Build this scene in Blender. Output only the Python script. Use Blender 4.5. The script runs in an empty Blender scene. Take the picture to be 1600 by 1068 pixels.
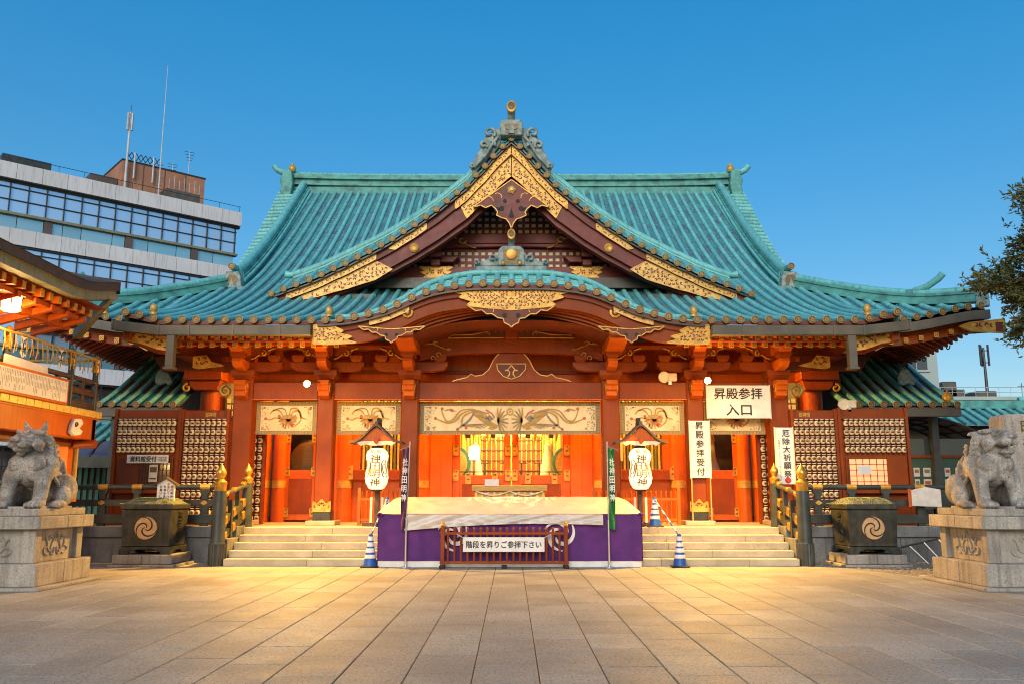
import bpy, math, random
from mathutils import Vector, Matrix
random.seed(7)
R = math.radians
S = bpy.context.scene
COL = S.collection
# ---------------------------------------------------------------- camera
F_PX, V_H = 1350.0, 239.0
cam = bpy.data.cameras.new('camera'); camo = bpy.data.objects.new('camera', cam); COL.objects.link(camo)
camo.location = (0, -20.34, 1.6)
camo.rotation_euler = (R(90) + math.atan(V_H / F_PX), 0, 0)
cam.sensor_width = 36; cam.lens = 36 * F_PX / 1600.0; cam.shift_x = 1.0 / 1600; cam.clip_end = 2000; cam.clip_start = .1
S.camera = camo
# ---------------------------------------------------------------- sky, sun, exposure
W = bpy.data.worlds.new('World'); S.world = W; W.use_nodes = True
nt = W.node_tree; nt.nodes.clear()
sky = nt.nodes.new('ShaderNodeTexSky'); sky.sky_type = 'NISHITA'; sky.sun_disc = False
SUN_EL, SUN_AZ = 24.0, 190.0        # the last daylight comes from behind the camera
sky.sun_elevation = R(SUN_EL); sky.sun_rotation = R(SUN_AZ); sky.altitude = 20; sky.air_density = 1.0; sky.dust_density = 1.7; sky.ozone_density = 2.4
hs = nt.nodes.new('ShaderNodeHueSaturation'); hs.inputs['Saturation'].default_value = 2.08; hs.inputs['Hue'].default_value = .499
bg = nt.nodes.new('ShaderNodeBackground'); bg.inputs[1].default_value = 0.12
wo = nt.nodes.new('ShaderNodeOutputWorld')
gam = nt.nodes.new('ShaderNodeGamma'); gam.inputs[1].default_value = .55
nt.links.new(sky.outputs[0], gam.inputs[0]); nt.links.new(gam.outputs[0], hs.inputs['Color']); nt.links.new(hs.outputs[0], bg.inputs[0]); nt.links.new(bg.outputs[0], wo.inputs[0])
sl = bpy.data.lights.new('sun', 'SUN'); sl.energy = .68; sl.angle = R(30); sl.color = (1, .92, .82)
so = bpy.data.objects.new('sun', sl); COL.objects.link(so)
_d = Vector((math.sin(R(SUN_AZ)) * math.cos(R(SUN_EL)), math.cos(R(SUN_AZ)) * math.cos(R(SUN_EL)), math.sin(R(SUN_EL))))
so.rotation_euler = _d.to_track_quat('Z', 'Y').to_euler()
S.view_settings.view_transform = 'Standard'; S.view_settings.look = 'None'; S.view_settings.gamma = 1; S.view_settings.exposure = 1.42
S.view_settings.use_curve_mapping = False
S.cycles.use_denoising = True; S.cycles.filter_width = 1.1
S.cycles.max_bounces = 6; S.cycles.diffuse_bounces = 3; S.cycles.glossy_bounces = 3; S.cycles.transmission_bounces = 4; S.cycles.transparent_max_bounces = 8
S.cycles.sample_clamp_indirect = 6; S.cycles.caustics_reflective = False; S.cycles.caustics_refractive = False

# ---------------------------------------------------------------- materials
MT = {}
def mat(name, c1, c2=None, rough=.6, metal=0.0, scale=4.0, lo=.38, hi=.62, bump=0.0, bscale=30.0, jit=0.0, emit=None, es=0.0, stretch=None, c3=None, s3=60.0, spec=.5, coat=0.0, c4=None, a4=.5):
    """c1/c2 mixed by noise, c3 fine speckle, c4 vertical streaks, jit value change from object to object"""
    m = bpy.data.materials.new(name); m.use_nodes = True; n = m.node_tree; L = n.links.new
    b = n.nodes['Principled BSDF']; b.inputs['Roughness'].default_value = rough; b.inputs['Metallic'].default_value = metal
    b.inputs['Specular IOR Level'].default_value = spec; b.inputs['Coat Weight'].default_value = coat
    geo = n.nodes.new('ShaderNodeNewGeometry'); vec = geo.outputs['Position']
    if stretch:
        mp = n.nodes.new('ShaderNodeMapping'); mp.inputs['Scale'].default_value = stretch; L(vec, mp.inputs[0]); vec2 = mp.outputs[0]
    else: vec2 = vec
    col = None
    def noise(v, sc, det=5):
        t = n.nodes.new('ShaderNodeTexNoise'); t.inputs['Scale'].default_value = sc; t.inputs['Detail'].default_value = det; L(v, t.inputs['Vector']); return t.outputs['Fac']
    def ramp(fac, a, bb):
        r = n.nodes.new('ShaderNodeMapRange'); r.inputs['From Min'].default_value = a; r.inputs['From Max'].default_value = bb; L(fac, r.inputs['Value']); return r.outputs[0]
    def mix(fac, x, y):
        k = n.nodes.new('ShaderNodeMix'); k.data_type = 'RGBA'
        if isinstance(fac, float): k.inputs[0].default_value = fac
        else: L(fac, k.inputs[0])
        for s, q in ((6, x), (7, y)):
            if isinstance(q, tuple): k.inputs[s].default_value = (*q, 1)
            else: L(q, k.inputs[s])
        return k.outputs[2]
    col = c1
    if c2: col = mix(ramp(noise(vec2, scale), lo, hi), c1, c2)
    if c3: col = mix(ramp(noise(vec, s3, 3), .52, .68), col, c3)
    if c4:
        mp = n.nodes.new('ShaderNodeMapping'); mp.inputs['Scale'].default_value = (9, 9, .7); L(vec, mp.inputs[0])
        st = ramp(noise(mp.outputs[0], 1.3, 6), .5, .68)
        mm = n.nodes.new('ShaderNodeMath'); mm.operation = 'MULTIPLY'; mm.inputs[1].default_value = a4; L(st, mm.inputs[0])
        col = mix(mm.outputs[0], col, c4)
    if jit:
        oi = n.nodes.new('ShaderNodeObjectInfo'); mr = n.nodes.new('ShaderNodeMapRange'); mr.inputs['To Min'].default_value = 1 - jit; mr.inputs['To Max'].default_value = 1 + jit
        L(oi.outputs['Random'], mr.inputs['Value']); h = n.nodes.new('ShaderNodeHueSaturation'); L(mr.outputs[0], h.inputs['Value'])
        if isinstance(col, tuple): h.inputs['Color'].default_value = (*col, 1)
        else: L(col, h.inputs['Color'])
        col = h.outputs[0]
    if isinstance(col, tuple): b.inputs['Base Color'].default_value = (*col, 1)
    else: L(col, b.inputs['Base Color'])
    if emit:
        b.inputs['Emission Color'].default_value = (*emit, 1); b.inputs['Emission Strength'].default_value = es
    if bump:
        bp = n.nodes.new('ShaderNodeBump'); bp.inputs['Strength'].default_value = bump; bp.inputs['Distance'].default_value = .02; L(noise(vec2 if stretch else vec, bscale), bp.inputs['Height']); L(bp.outputs[0], b.inputs['Normal'])
    if rough > .2 and c2:
        rr = n.nodes.new('ShaderNodeMapRange'); rr.inputs['To Min'].default_value = rough - .1; rr.inputs['To Max'].default_value = min(1, rough + .12); L(noise(vec, scale * 2.3), rr.inputs['Value']); L(rr.outputs[0], b.inputs['Roughness'])
    MT[name] = m
    return m
mat('copper_sheet', (.06, .26, .28), (.07, .115, .165), .6, scale=1.6, lo=.40, hi=.64, stretch=(2.2, .7, .7), bump=.5, bscale=9, c3=(.15, .40, .38), s3=14)
_n = MT['copper_sheet'].node_tree; _b = _n.nodes['Principled BSDF']      # lapped seams of the copper sheets
_g = _n.nodes.new('ShaderNodeNewGeometry'); _w = _n.nodes.new('ShaderNodeTexWave'); _w.bands_direction = 'Y'; _w.wave_profile = 'SAW'; _w.inputs['Scale'].default_value = 1.15; _w.inputs['Distortion'].default_value = .25; _n.links.new(_g.outputs['Position'], _w.inputs['Vector'])
_p = _n.nodes.new('ShaderNodeBump'); _p.inputs['Strength'].default_value = .9; _p.inputs['Distance'].default_value = .03; _n.links.new(_w.outputs['Fac'], _p.inputs['Height']); _n.links.new(_b.inputs['Normal'].links[0].from_socket, _p.inputs['Normal']); _n.links.new(_p.outputs[0], _b.inputs['Normal'])
mat('copper_roll', (.18, .57, .56), (.11, .42, .42), .5, scale=1.7, lo=.35, hi=.75, bump=.25, bscale=22, jit=.13, c3=(.24, .60, .55), s3=9, c4=(.06, .20, .21), a4=.5)
mat('copper_ridge', (.10, .38, .34), (.05, .17, .17), .6, scale=3, lo=.4, hi=.7, bump=.3, bscale=25, jit=.05)
mat('copper_grey', (.32, .40, .38), (.15, .22, .21), .6, scale=6, bump=.3)
mat('gold', (.68, .385, .06), (.48, .25, .035), .4, .25, scale=7, bump=.15, bscale=40)
mat('gold_pale', (.70, .44, .12), (.52, .29, .06), .42, .2, scale=9)
mat('gold_leaf', (.66, .39, .07), (.50, .27, .045), .33, .75, scale=10)
mat('cap_rim', (.46, .29, .085), (.32, .20, .06), .5, .2, scale=9)
mat('cap_dark', (.20, .13, .05), (.12, .08, .04), .5, .5, scale=20)
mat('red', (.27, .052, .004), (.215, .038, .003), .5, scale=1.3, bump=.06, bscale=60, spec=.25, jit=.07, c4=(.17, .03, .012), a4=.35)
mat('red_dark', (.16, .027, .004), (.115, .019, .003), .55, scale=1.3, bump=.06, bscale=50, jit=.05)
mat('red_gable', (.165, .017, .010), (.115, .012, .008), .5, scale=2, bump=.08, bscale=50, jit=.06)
mat('vermilion', (.60, .125, .006), (.50, .095, .005), .42, scale=1.5, bump=.05, spec=.3, jit=.07, c4=(.33, .055, .01), a4=.35)
mat('black_lacquer', (.022, .024, .022), (.04, .042, .036), .38, scale=5, bump=.06)
mat('rail_dark', (.045, .055, .05), (.028, .034, .032), .42, scale=4, bump=.08, jit=.1)
mat('gutter', (.13, .115, .085), (.09, .085, .07), .5, .2, scale=2.5, jit=.06)
mat('stone', (.42, .385, .33), (.31, .285, .25), .8, scale=2.2, bump=.35, bscale=70, c3=(.17, .15, .13), s3=55, jit=.07, c4=(.07, .06, .05), a4=.42)
mat('stone_step', (.50, .44, .33), (.40, .35, .26), .72, scale=2.4, bump=.25, bscale=80, c3=(.24, .21, .17), s3=70, jit=.07)
mat('granite_lion', (.50, .46, .40), (.25, .23, .20), .85, scale=3.6, bump=.8, bscale=70, c3=(.12, .11, .10), s3=48, c4=(.10, .09, .07), a4=.5)
mat('paver', (.36, .335, .28), (.27, .25, .21), .62, scale=.9, bump=.45, bscale=70, c3=(.095, .088, .075), s3=36, jit=.15, spec=.5, c4=(.16, .145, .12), a4=.35)
mat('paver_joint', (.05, .045, .04), (.08, .07, .06), .9, scale=9)
mat('wall_stone', (.20, .215, .22), (.13, .14, .145), .75, scale=2.2, bump=.25, bscale=50, c3=(.10, .105, .11), s3=50, jit=.07, c4=(.07, .07, .07), a4=.6)
mat('gravel', (.36, .32, .25), (.20, .18, .14), .9, scale=16, bump=.8, bscale=45, jit=.25)
mat('bronze', (.055, .055, .042), (.028, .03, .026), .45, .35, scale=5, bump=.15, bscale=30, c4=(.10, .10, .055), a4=.4)
mat('bronze_gold', (.62, .40, .20), (.50, .30, .13), .5, .3, scale=6)
mat('net_green', (.07, .12, .06), (.15, .11, .07), .7, scale=20)
mat('cream', (.80, .70, .50), (.70, .60, .42), .7, scale=9)
mat('white', (.80, .78, .74), (.70, .68, .64), .6, scale=4)
mat('ink', (.018, .014, .012), None, .7)
mat('ink_gold', (.13, .075, .015), None, .6)
mat('ink_red', (.45, .03, .02), None, .7)
mat('purple', (.105, .022, .17), (.075, .015, .13), .8, scale=3, bump=.15, bscale=200)
mat('tarp', (.60, .55, .48), (.52, .47, .41), .34, scale=3, bump=.25, bscale=6)
mat('cloth_banner', (.80, .63, .36), (.70, .52, .28), .75, scale=4, bump=.12, bscale=14)
mat('blind', (.42, .28, .10), (.28, .20, .08), .7, scale=14, stretch=(6, 6, .3))
mat('blind_green', (.10, .17, .05), (.15, .14, .05), .7, scale=10)
mat('embro_gold', (.46, .28, .06), (.32, .20, .05), .6, .15, scale=12)
mat('embro_blue', (.14, .16, .15), (.28, .20, .09), .6, scale=12)
mat('embro_red', (.50, .09, .03), (.35, .12, .04), .6, scale=12)
mat('green_flag', (.015, .20, .05), (.012, .15, .04), .7, scale=3)
mat('purple_flag', (.12, .03, .10), (.08, .02, .08), .75, scale=3)
mat('cone_blue', (.012, .10, .42), (.01, .08, .34), .45, scale=5)
mat('steel', (.62, .60, .56), None, .28, .9)
mat('pale_metal', (.62, .63, .64), (.52, .53, .55), .4, .3, scale=3)
mat('rubber', (.02, .02, .02), None, .8)
mat('lantern_paper', (.9, .8, .62), None, .8, emit=(1, .74, .36), es=.56)
mat('bulb', (1, .9, .7), None, .5, emit=(1, .72, .35), es=8)
mat('lamp_reflector', (.30, .17, .05), None, .5, emit=(1, .50, .12), es=.18)
mat('bulb_soft', (1, .9, .7), None, .5, emit=(1, .78, .42), es=5)
mat('wood_box', (.55, .36, .09), (.42, .26, .06), .5, scale=6, stretch=(1, 8, 8))
mat('wood_dark', (.085, .05, .032), (.05, .032, .022), .6, scale=5)
mat('shop_roof', (.055, .038, .032), (.08, .055, .045), .7, scale=5, bump=.2)
mat('shop_fascia', (.25, .26, .17), (.20, .21, .13), .6, scale=3, jit=.05)
mat('office_panel', (.72, .73, .74), (.64, .65, .66), .55, scale=.35, jit=.03, c4=(.28, .29, .3), a4=.4)
mat('office_frame', (.05, .045, .045), None, .4, .4)
mat('office_brown', (.09, .07, .06), (.12, .09, .08), .6, scale=1)
mat('office_glass', (.58, .76, .90), None, .04, .65)
mat('office_glass_low', (.32, .56, .60), (.40, .62, .64), .12, .6, scale=.2, jit=.12)
mat('brick', (.46, .22, .13), (.34, .165, .10), .85, scale=.9, bump=.3, bscale=8, c3=(.32, .18, .12), s3=3.5)
mat('tower_white', (.55, .58, .60), (.42, .46, .5), .5, scale=2)
mat('far_wall', (.42, .52, .50), (.36, .46, .45), .8, scale=.3)
mat('far_green', (.30, .42, .36), (.26, .37, .32), .8, scale=.3)
mat('window_dark', (.05, .07, .08), None, .1)
mat('slat_green', (.05, .22, .17), (.04, .17, .13), .6, scale=6)
mat('canopy_blue', (.10, .11, .17), (.07, .08, .13), .35, scale=3)
mat('canopy_brown', (.15, .10, .08), None, .25)
mat('canopy_clear', (.38, .42, .46), None, .2)
mat('notice_green', (.05, .10, .06), (.04, .08, .05), .7, scale=4)
mat('paper', (.72, .68, .60), (.62, .58, .52), .8, scale=7)
mat('bark', (.10, .075, .05), (.06, .045, .03), .9, scale=9, bump=.6, bscale=20)
mat('leaf', (.11, .13, .04), (.07, .095, .03), .5, scale=1.5, c3=(.20, .14, .04), s3=3)
mat('gold_wall', (.75, .52, .12), (.62, .40, .06), .5, .2, scale=14, c3=(.85, .70, .3), s3=30)
mat('room_red', (.60, .09, .03), (.5, .07, .02), .5, scale=5)
mat('room_white', (.8, .75, .6), None, .6)
mat('glass', (.9, .9, .9), None, .03)
g = MT['glass'].node_tree; gb = g.nodes['Principled BSDF']; tr = g.nodes.new('ShaderNodeBsdfTransparent'); gl = g.nodes.new('ShaderNodeBsdfGlossy'); gl.inputs['Roughness'].default_value = .03
mx = g.nodes.new('ShaderNodeMixShader'); fr = g.nodes.new('ShaderNodeFresnel'); fr.inputs[0].default_value = 1.25
g.links.new(fr.outputs[0], mx.inputs[0]); g.links.new(tr.outputs[0], mx.inputs[1]); g.links.new(gl.outputs[0], mx.inputs[2]); g.links.new(mx.outputs[0], g.nodes['Material Output'].inputs[0])

# ---------------------------------------------------------------- helpers
class MB:
    def __init__(s): s.v = []; s.f = []; s.m = []; s.cur = 0
    def add(s, vs, fs):
        o = len(s.v); s.v += [tuple(p) for p in vs]; s.f += [tuple(i + o for i in q) for q in fs]; s.m += [s.cur] * len(fs); return s
    def mi(s, i): s.cur = i; return s
    def bb(s, x0, x1, y0, y1, z0, z1):
        return s.add([(x0, y0, z0), (x1, y0, z0), (x1, y1, z0), (x0, y1, z0), (x0, y0, z1), (x1, y0, z1), (x1, y1, z1), (x0, y1, z1)],
                     [(3, 2, 1, 0), (4, 5, 6, 7), (0, 1, 5, 4), (1, 2, 6, 5), (2, 3, 7, 6), (3, 0, 4, 7)])
    def box(s, c, d, rot=None):
        x, y, z = d[0] / 2, d[1] / 2, d[2] / 2
        vs = [Vector(q) for q in ((-x, -y, -z), (x, -y, -z), (x, y, -z), (-x, y, -z), (-x, -y, z), (x, -y, z), (x, y, z), (-x, y, z))]
        if rot is not None: vs = [rot @ q for q in vs]
        c = Vector(c)
        return s.add([q + c for q in vs], [(3, 2, 1, 0), (4, 5, 6, 7), (0, 1, 5, 4), (1, 2, 6, 5), (2, 3, 7, 6), (3, 0, 4, 7)])
    def prism(s, poly, d0, d1, axis='y'):
        """poly: points in the two other axes; extruded d0..d1"""
        a = sum(poly[i][0] * poly[(i + 1) % len(poly)][1] - poly[(i + 1) % len(poly)][0] * poly[i][1] for i in range(len(poly)))
        if a < 0: poly = poly[::-1]
        n = len(poly)
        def P(q, d): return (q[0], d, q[1]) if axis == 'y' else ((d, q[0], q[1]) if axis == 'x' else (q[0], q[1], d))
        vs = [P(q, d0) for q in poly] + [P(q, d1) for q in poly]
        flip = axis != 'y'
        fs = [tuple(range(n)), tuple(range(2 * n - 1, n - 1, -1))] + [(i, i + n, (i + 1) % n + n, (i + 1) % n) for i in range(n)]
        if flip: fs = [q[::-1] for q in fs]
        return s.add(vs, fs)
    def band(s, top, bot, d0, d1):
        """strip between two equal-length (x,z) polylines, extruded in y"""
        n = len(top); vs = []
        for d in (d0, d1):
            vs += [(p[0], d, p[1]) for p in top] + [(p[0], d, p[1]) for p in bot]
        fs = []
        for i in range(n - 1):
            fs += [(i, n + i, n + i + 1, i + 1), (2 * n + i + 1, 3 * n + i + 1, 3 * n + i, 2 * n + i), (i + 1, 2 * n + i + 1, 2 * n + i, i), (n + i, 3 * n + i, 3 * n + i + 1, n + i + 1)]
        fs += [(0, 2 * n, 3 * n, n), (2 * n - 1, 4 * n - 1, 3 * n - 1, n - 1)]
        return s.add(vs, fs)
    def tube(s, path, r, n=8, cap=True, sy=1.0):
        path = [Vector(p) for p in path]; k = len(path); rr = r if isinstance(r, (list, tuple)) else [r] * k
        vs = []; up = Vector((0, 0, 1)); prev = None
        for i, p in enumerate(path):
            t = (path[min(i + 1, k - 1)] - path[max(i - 1, 0)]).normalized()
            if prev is None:
                a = t.cross(up)
                if a.length < 1e-3: a = Vector((1, 0, 0))
            else: a = prev - t * prev.dot(t)
            a.normalize(); b = a.cross(t); prev = a
            for j in range(n):
                q = 2 * math.pi * j / n
                vs.append(p + (a * math.cos(q) + b * math.sin(q) * sy) * rr[i])
        fs = [(i * n + j, i * n + (j + 1) % n, (i + 1) * n + (j + 1) % n, (i + 1) * n + j) for i in range(k - 1) for j in range(n)]
        if cap: fs += [tuple(range(n - 1, -1, -1)), tuple((k - 1) * n + j for j in range(n))]
        return s.add(vs, fs)
    def lathe(s, prof, c=(0, 0, 0), n=16, axis='z', flute=0):
        vs = []
        for i, (r, h) in enumerate(prof):
            for j in range(n):
                q = 2 * math.pi * j / n; rr = r * (1 - flute * (j % 2))
                a, b = rr * math.cos(q), rr * math.sin(q)
                vs.append((c[0] + a, c[1] + b, c[2] + h) if axis == 'z' else (c[0] + a, c[1] - h, c[2] + b))
        k = len(prof)
        fs = [(i * n + j, i * n + (j + 1) % n, (i + 1) * n + (j + 1) % n, (i + 1) * n + j) for i in range(k - 1) for j in range(n)]
        fs += [tuple(range(n - 1, -1, -1)), tuple((k - 1) * n + j for j in range(n))]
        return s.add(vs, fs)
    def ell(s, c, r, nu=14, nv=9, rot=None):
        vs = []; c = Vector(c)
        for i in range(nv + 1):
            th = math.pi * i / nv
            for j in range(nu):
                ph = 2 * math.pi * j / nu
                q = Vector((r[0] * math.sin(th) * math.cos(ph), r[1] * math.sin(th) * math.sin(ph), r[2] * math.cos(th)))
                if rot is not None: q = rot @ q
                vs.append(q + c)
        fs = [(i * nu + j, (i + 1) * nu + j, (i + 1) * nu + (j + 1) % nu, i * nu + (j + 1) % nu) for i in range(nv) for j in range(nu)]
        return s.add(vs, fs)
    def grid(s, fn, nu, nv, flip=False):
        vs = [fn(i / nu, j / nv) for i in range(nu + 1) for j in range(nv + 1)]
        fs = [(i * (nv + 1) + j, (i + 1) * (nv + 1) + j, (i + 1) * (nv + 1) + j + 1, i * (nv + 1) + j + 1) for i in range(nu) for j in range(nv)]
        if flip: fs = [q[::-1] for q in fs]
        return s.add(vs, fs)
    def stroke(s, pts, w, y0, y1, ends=True):
        """flat ribbon in the x-z plane, width w (number or list), between depths y0 (front) and y1"""
        k = len(pts); ww = w if isinstance(w, (list, tuple)) else [w] * k
        L, Rr = [], []
        for i in range(k):
            a, b = pts[max(i - 1, 0)], pts[min(i + 1, k - 1)]
            dx, dz = b[0] - a[0], b[1] - a[1]; l = math.hypot(dx, dz) or 1
            nx, nz = -dz / l * ww[i] / 2, dx / l * ww[i] / 2
            L.append((pts[i][0] + nx, pts[i][1] + nz)); Rr.append((pts[i][0] - nx, pts[i][1] - nz))
        return s.band(L, Rr, y0, y1)
    def build(s, name, m, parent=None, smooth=None, bevel=0, seg=1, loc=None):
        me = bpy.data.meshes.new(name); me.from_pydata(s.v, [], s.f); me.validate()
        ms = m if isinstance(m, (list, tuple)) else [m]
        for q in ms: me.materials.append(MT[q])
        if len(ms) > 1 and len(me.polygons) == len(s.m): me.polygons.foreach_set('material_index', s.m)
        if smooth:
            me.polygons.foreach_set('use_smooth', [True] * len(me.polygons)); me.set_sharp_from_angle(angle=R(smooth))
        me.update()
        return link(name, me, parent, bevel, seg, loc)
def link(name, me, parent=None, bevel=0, seg=1, loc=None, rot=None):
    o = bpy.data.objects.new(name, me); COL.objects.link(o)
    if loc is not None: o.location = loc
    if rot is not None: o.rotation_euler = rot
    if parent is not None:
        o.parent = parent; o.matrix_parent_inverse = world(parent).inverted()
    if bevel:
        b = o.modifiers.new('bevel', 'BEVEL'); b.width = bevel; b.segments = seg; b.limit_method = 'ANGLE'; b.angle_limit = R(40)
    return o
def world(o):
    m = o.matrix_basis.copy()
    if o.parent: m = world(o.parent) @ o.matrix_parent_inverse @ m
    return m
def tag(o, label=None, cat=None, group=None, kind=None):
    if label: o['label'] = label
    if cat: o['category'] = cat
    if group: o['group'] = group
    if kind: o['kind'] = kind
    return o
def thing(name, loc, label, cat, group=None, rz=0):
    o = bpy.data.objects.new(name, None); COL.objects.link(o); o.location = loc; o.rotation_euler = (0, 0, rz); o.empty_display_size = .2
    return tag(o, label, cat, group)
def twin(o, parent=None, name=None, mirror=False):
    """copy a thing with its parts and sub-parts"""
    c = o.copy(); COL.objects.link(c)
    if parent is not None: c.parent = parent
    for ch in o.children: twin(ch, c)
    return c
def arc(cx, cz, r, a0, a1, n=10, r1=None):
    return [(cx + (r + ((r1 if r1 is not None else r) - r) * i / n) * math.cos(R(a0 + (a1 - a0) * i / n)), cz + (r + ((r1 if r1 is not None else r) - r) * i / n) * math.sin(R(a0 + (a1 - a0) * i / n))) for i in range(n + 1)]
def interp(tab, x):
    if x <= tab[0][0]: return tab[0][1]
    for i in range(len(tab) - 1):
        if x <= tab[i + 1][0]:
            x0, y0 = tab[i]; x1, y1 = tab[i + 1]; t = (x - x0) / (x1 - x0)
            sl = lambda k: (tab[min(k + 1, len(tab) - 1)][1] - tab[max(k - 1, 0)][1]) / (tab[min(k + 1, len(tab) - 1)][0] - tab[max(k - 1, 0)][0])
            h = x1 - x0; m0, m1 = sl(i) * h, sl(i + 1) * h
            return (2 * t**3 - 3 * t**2 + 1) * y0 + (t**3 - 2 * t**2 + t) * m0 + (-2 * t**3 + 3 * t**2) * y1 + (t**3 - t**2) * m1
    return tab[-1][1]
def resample(pts, n):
    d = [0]
    for i in range(1, len(pts)): d.append(d[-1] + math.dist(pts[i], pts[i - 1]))
    out = []
    for k in range(n):
        t = d[-1] * k / (n - 1); i = 0
        while i < len(d) - 2 and d[i + 1] < t: i += 1
        q = (t - d[i]) / max(1e-9, d[i + 1] - d[i]); out.append(tuple(a + (b - a) * q for a, b in zip(pts[i], pts[i + 1])))
    return out
def spline(pts, n=40):
    """smooth curve through points"""
    out = []; k = len(pts)
    for i in range(k - 1):
        p0, p1, p2, p3 = pts[max(i - 1, 0)], pts[i], pts[i + 1], pts[min(i + 2, k - 1)]
        for j in range(8):
            t = j / 8
            out.append(tuple(.5 * (2 * b + (c - a) * t + (2 * a - 5 * b + 4 * c - d) * t * t + (3 * b - a - 3 * c + d) * t**3) for a, b, c, d in zip(p0, p1, p2, p3)))
    out.append(tuple(pts[-1])); return resample(out, n)
def lamp(name, loc, energy, color, parent=None, radius=.08):
    l = bpy.data.lights.new(name, 'POINT'); l.energy = energy; l.color = color; l.shadow_soft_size = radius
    o = bpy.data.objects.new(name, l); COL.objects.link(o); o.location = loc
    if parent is not None: o.parent = parent; o.matrix_parent_inverse = world(parent).inverted()
    return o
def text(name, s, size, loc, m, parent=None, rot=(R(90), 0, 0), bold=.0, vert=False, ext=.003, sx=1.0, line=.95, align='CENTER', shear=0.0, fit=None):
    """lettering as mesh: flat glyphs standing on the x-z plane; fit=(w,h) scales it to that box centred on loc"""
    c = bpy.data.curves.new(name, 'FONT'); c.body = '\n'.join(s) if vert else s; c.size = size; c.align_x = align; c.align_y = 'CENTER'; c.offset = 0.0; c.extrude = ext if ext >= .01 else 0; c.space_line = line; c.resolution_u = 2; c.shear = shear
    t = bpy.data.objects.new(name, c)
    me = bpy.data.meshes.new_from_object(t); bpy.data.objects.remove(t); bpy.data.curves.remove(c)
    me.name = name; me.materials.clear(); me.materials.append(MT[m])
    if fit and len(me.vertices):
        xs = [v.co.x for v in me.vertices]; ys = [v.co.y for v in me.vertices]
        kx = fit[0] / (max(xs) - min(xs)); ky = fit[1] / (max(ys) - min(ys)); mx, my = (max(xs) + min(xs)) / 2, (max(ys) + min(ys)) / 2
        for v in me.vertices: v.co.x = (v.co.x - mx) * kx; v.co.y = (v.co.y - my) * ky
    for v in me.vertices: v.co.x *= sx
    if bold and fit and ext < .01:          # heavier strokes: the outline repeated a hair's breadth to each side
        d = fit[1] * .018; V = [tuple(v.co) for v in me.vertices]; Fc = [tuple(p.vertices) for p in me.polygons]; n = len(V)
        me.clear_geometry(); VV, FF = [], []
        for k, (dx, dy) in enumerate(((-d, 0), (d, 0), (0, d), (0, -d))):
            VV += [(a + dx, b_ + dy, c_ + k * .0004) for a, b_, c_ in V]; FF += [tuple(i + n * k for i in p) for p in Fc]
        me.from_pydata(VV, [], FF); me.update()
    return link(name, me, parent, loc=loc, rot=rot)
def inside(poly, x, z):
    r = False; n = len(poly)
    for i in range(n):
        x0, z0 = poly[i]; x1, z1 = poly[(i + 1) % n]
        if (z0 > z) != (z1 > z) and x < (x1 - x0) * (z - z0) / (z1 - z0) + x0: r = not r
    return r
def filigree(poly, y, th, parent, cell=.1, name='gold_plate', m='gold', hole='red_gable', sym=True, seed=1, rim=.025):
    """openwork plate: gold sheet with crescents and scrolls let into it, raised rim"""
    b = MB(); b.prism(poly, y - th, y)
    pl = poly + [poly[0]]
    o = b.build(name, m, parent)
    rb = MB()
    for i in range(len(poly)): rb.stroke([pl[i], pl[i + 1]], rim, y - th - .012, y - th + .004)
    rb.build('rim', m, o)
    h = MB(); rnd = random.Random(seed)
    xs = [p[0] for p in poly]; zs = [p[1] for p in poly]; nx = int((max(xs) - min(xs)) / cell) + 1; nz = int((max(zs) - min(zs)) / cell) + 1
    cx = (max(xs) + min(xs)) / 2
    for i in range(nx):
        for j in range(nz):
            x = min(xs) + (i + .5 + (.5 if j % 2 else 0)) * cell; z = min(zs) + (j + .5) * cell * .92
            if sym and x < cx: continue
            rr = cell * .40
            if not all(inside(poly, x + dx * rr * 1.25, z + dz * rr * 1.25) for dx, dz in ((1, 0), (-1, 0), (0, 1), (0, -1))): continue
            a0 = rnd.choice((20, 110, 200, 290)) + rnd.uniform(-30, 30); sw = rnd.choice((-1, 1)) * rnd.uniform(170, 250)
            for q in ((1, -1) if sym else (1,)):
                pts = [(cx + (px - cx) * q, pz) for px, pz in arc(x, z, rr, a0, a0 + sw, 7, rr * .55)]
                w = [cell * .34 * math.sin(math.pi * (k + .6) / 8.2) for k in range(8)]
                h.stroke(pts, w, y - th - .004, y - th + .004)
    if h.v: tag(h.build('openwork', hole, o), kind='stuff')
    return o
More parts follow.
